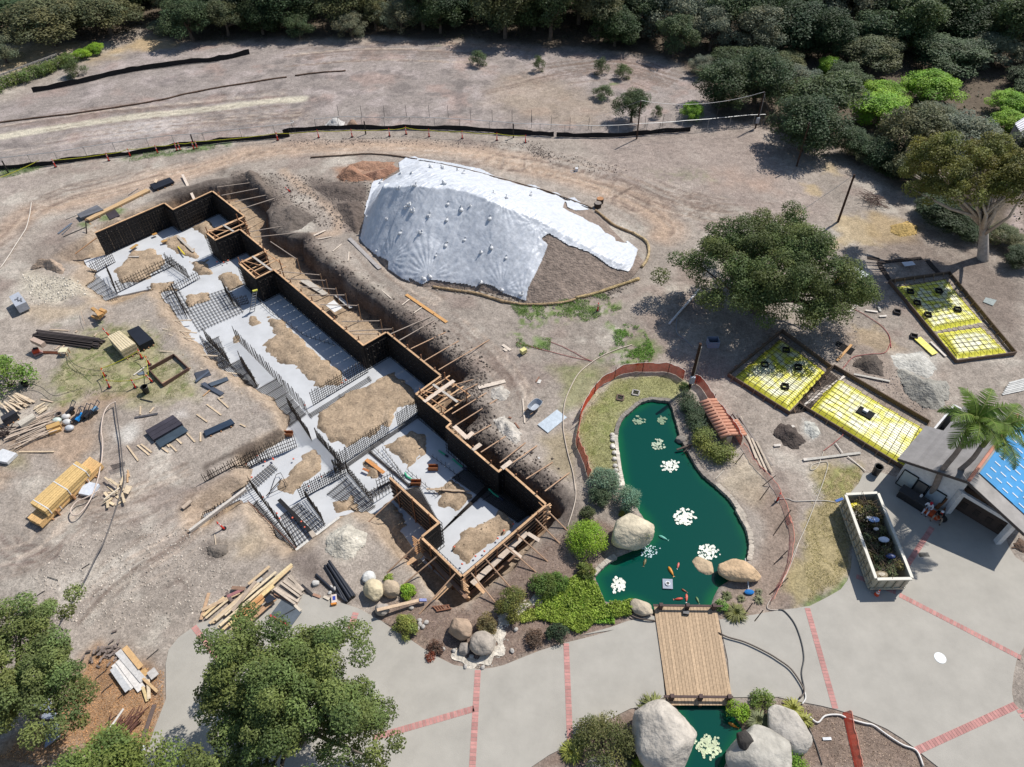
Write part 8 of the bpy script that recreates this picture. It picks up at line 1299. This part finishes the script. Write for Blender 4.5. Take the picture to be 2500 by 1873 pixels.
for a in (('T1',420,420,20,260,'olive_oak','big green tree at the top left with bare trunks below'),('T1',860,330,10,250,'olive_oak','wide olive tree right of the big top left one'),('T1',50,520,300,140,'grey_willow','grey green shrub at the far left edge'),('T1',130,330,0,180,'dark_oak','dark tree behind the big top left one'),('T1',605,605,480,78,'field_shrub','round bush between the hedge and the black silt fence'),('T1',750,425,350,62,'lime_tree','yellow green bush at the far end of the hedge'),('T1',640,470,400,60,'lime_tree','second yellow green bush near the end of the hedge'),('T1',1260,290,180,90,'grey_willow','pale dry bush in the gap between the top left woods'),('T1',1490,365,10,180,'dark_oak','dark oak right of the gap in the far woods'),('T1',1760,310,0,150,'olive_oak','olive oak second right of the gap in the far woods'),('T1',2030,300,0,150,'dense_tree','dense dark tree third right of the gap'),
 ('T2',820,325,110,135,'grey_willow','rounded grey olive bush in front of the far woods'),('T2',420,320,120,110,'dark_oak','small dark oak left of the grey olive bush'),('T2',1200,290,0,150,'grey_willow','tall grey green tree right of the grey olive bush'),('T2',1000,260,0,130,'olive_oak','olive tree between the grey olive bush and the tall grey tree'),('T2',1500,300,0,170,'dark_oak','dark oak fifth from the tall grey tree'),('T2',1790,515,390,72,'field_shrub','dark green bush alone on the far meadow, leftmost of the meadow bushes'),
 ('T3',365,555,430,52,'field_shrub','small round bush on the far meadow, second of the meadow bushes'),('T3',850,590,455,66,'field_shrub','feathery bush on the far meadow, upper of the pair'),('T3',1010,610,495,72,'field_shrub','darker bush on the far meadow, lower of the pair'),('T3',845,785,665,88,'field_shrub','spreading bush left above the round lone tree'),('T3',1075,975,715,140,'dark_oak','round lone tree behind the chain link fence'),('T3',1265,915,810,46,'field_shrub','thin little bush right of the round lone tree'),('T3',1540,945,795,90,'lime_tree','small bright green tree before the big dark trees'),('T3',1400,470,120,150,'dark_oak','tall green tree where the woods turn right'),('T3',1620,600,440,110,'grey_willow','grey bush at the foot of the turning woods'),('T3',950,400,60,190,'dense_tree','dense tree casting shade on the far meadow'),('T3',60,290,0,150,'dark_oak','dark oak above the two small meadow bushes'),('T3',1760,900,470,230,'dense_tree','big dark olive tree, left of two by the meter pole'),('T3',2020,860,390,220,'dense_tree','big dark olive tree, right of two by the meter pole'),('T3',1680,430,60,170,'grey_willow','grey leafless looking tree in the turning woods'),
 ('T4',480,1225,760,255,'dense_tree','big round dark tree behind the pole, nearest of the right woods'),('T4',600,1050,600,280,'dark_oak','dark tree behind the big round one'),('T4',1080,860,640,165,'lime_tree','bright lime tree in the right woods, left of three'),('T4',1430,850,580,210,'lime_tree','bright lime tree in the right woods, tallest of three'),('T4',1080,1010,780,210,'lime_tree','bright lime tree in the right woods, nearest of three'),('T4',690,600,450,90,'lime_tree','small yellow lime tree deep in the right woods'),('T4',1320,420,230,150,'lime_tree','green lime tree high in the right woods'),('T4',1260,1290,830,240,'olive_oak','olive tree at the edge of the right woods, before the lime trees'),('T4',1650,1300,920,260,'grey_willow','grey olive tree beside the pale forked tree'),('T4',1330,1480,1180,170,'olive_oak','low olive tree hanging over the brush heap'),('T4',1000,620,300,220,'olive_oak','olive tree behind the small yellow lime tree'),('T4',430,460,20,260,'dense_tree','tall dark tree at the top of the right woods'),('T4',1600,620,340,220,'dark_oak','dark tree behind the tallest lime tree'),('T4',1900,560,330,200,'grey_willow','bluish tree right of the tallest lime tree'),('T4',2050,900,710,130,'lime_tree','yellow flowering tree near the metal roof'),('T4',2060,1060,870,140,'lime_tree','bright green tree at the metal roof'),('T4',860,1230,1000,140,'dense_tree','dark undergrowth bush right of the big round tree'),('T4',1080,1330,1080,150,'dense_tree','dark bush along the edge of the right woods'),('T4',960,1260,1120,130,'olive_oak','low bush along the right woods, first past the big round tree'),('T4',1180,1400,1230,120,'dense_tree','low bush along the right woods, beside the brush heap'),('M5',1340,470,300,130,'dense_tree','low bush along the right woods, behind the dead trunk top'),('M5',1660,690,500,150,'dense_tree','low bush along the right woods, left of the forked trunk'),('T4',1560,1560,1340,170,'olive_oak','olive bush along the right woods, above the dead trunk'),('M5',1500,600,330,230,'dense_tree','dark bush behind the pale dead trunk'),('M5',1980,760,590,150,'olive_oak','olive bush right of the pale forked trunk'),('M5',2120,950,760,130,'dense_tree','dark hedge bush at the right edge below the forked tree')): spot(*a)
wood=[(p.x,p.y) for p in WL('T1',(-900,300),(1100,200),(1300,320),(2209,300))+WL('T2',(900,270),(2209,330))+WL('T3',(600,340),(1300,420),(1650,560),(1800,850))+WL('T4',(100,850),(350,1000),(780,1150),(1250,1400),(1450,1500))+WL('M5',(1500,500),(2000,700))]+[(70,62),(95,70),(150,120),(150,182),(-150,182)]
cand=[];ro=0
for y in np.arange(58,180,6.4):
    for x in np.arange(-125,130,6.6): cand.append((x+random.uniform(-2,2)+(3.3 if ro % 2 else 0),y+random.uniform(-1.8,1.8),ro))
    ro+=1
X=np.array([c[0] for c in cand]);Y=np.array([c[1] for c in cand]);ok=(poly_d(X,Y,wood)>1.2) & (np.abs(X)<.70*Y+9);cnt={};NMR={}
for i in np.where(ok)[0]:
    x,y,ro=cand[i]
    low=x>18 and y<118-.2*(x-18)
    if low and any((x-a) ** 2+(y-b) ** 2<(c+1.5) ** 2 for a,b,c in used): continue
    if any((x-a) ** 2+(y-b) ** 2<(c*.75) ** 2 for a,b,c in used) or (26<x<46 and y>134): continue
    k=random.choice(('dark_oak','dark_oak','olive_oak','dense_tree','dense_tree','grey_willow' if x>20 else 'olive_oak'));cnt[ro]=cnt.get(ro,0)+1;ri=NMR.setdefault(ro,len(NMR));u=int(project(np.array(x),np.array(y),np.array(6.0))[0])
    plant(k,gp(x,y),random.uniform(3,4.2) if low else random.uniform(4.4,6),random.uniform(2.5,4) if low else random.uniform(7,10),'%s of the woods, %s row from the front, %s from left' % ({'dark_oak': 'dark oak','olive_oak': 'olive oak','dense_tree': 'dense dark tree','grey_willow': 'grey willow'}[k],ORD[ri],ORD[cnt[ro]-1]),'tree','trees of the woods')
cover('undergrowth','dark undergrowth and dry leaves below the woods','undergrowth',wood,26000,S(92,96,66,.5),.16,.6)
hedge('long clipped hedge running out of the left edge',WL('T1',(-60,720),(150,640),(300,590),(430,540),(560,490)),2.0,1.4,9000,S(120,136,72,.6),.11)
r=thing('rail_fence','pale grey rail fence behind the long hedge','fence',W('T1',0,640));a,b=W('T1',-40,655),W('T1',455,470)
for z in (.5,1.0): MB().box(a+Vector((0,0,z)),b+Vector((0,0,z)),.1,.2,S(176,170,160)).build('rail','wood',r)
for k in range(12): MB().box(a.lerp(b,k/11),a.lerp(b,k/11)+Vector((0,0,1.15)),.14,.14,S(160,152,144)).build('post','wood',r)
r=thing('rail_fence','brown rail fence at the pale yard beyond the woods','fence',W('T4',60,115))
a,b=P(1835,40),P(1930,12)
for z in (.7,1.4): MB().box(a+Vector((0,0,z)),b+Vector((0,0,z)),.15,.15,S(110,84,70)).build('rail','wood',r)
for k in range(6): MB().box(a.lerp(b,k/5),a.lerp(b,k/5)+Vector((0,0,1.6)),.2,.2,S(100,76,64)).build('post','wood',r)
tag(MB().prism([(p.x,p.y) for p in (P(1820,30),P(1950,20),P(1960,-20),P(1800,-20))],-.2,.04,S(206,196,190)).build('yard_paving','slab'),'pale paved yard beyond the woods',kind='structure')
r=thing('metal_roof_shed','shed with a ribbed pale metal roof at the right edge','shed',P(2505,330));q=[P(2478,303,3),P(2530,270,3.4),P(2570,310,3.4),P(2500,335,3)];MB().slab(q,.1,S(206,206,212)).build('roof','steel',r);MB().prism([(p.x,p.y) for p in q],0,2.8,S(180,170,160)).build('wall','matte',r)
for k in range(9): MB().box(q[0].lerp(q[3],k/8)+Vector((0,0,.05)),q[1].lerp(q[2],k/8)+Vector((0,0,.05)),.12,.08,S(150,150,160)).build('roof_rib','steel',r)
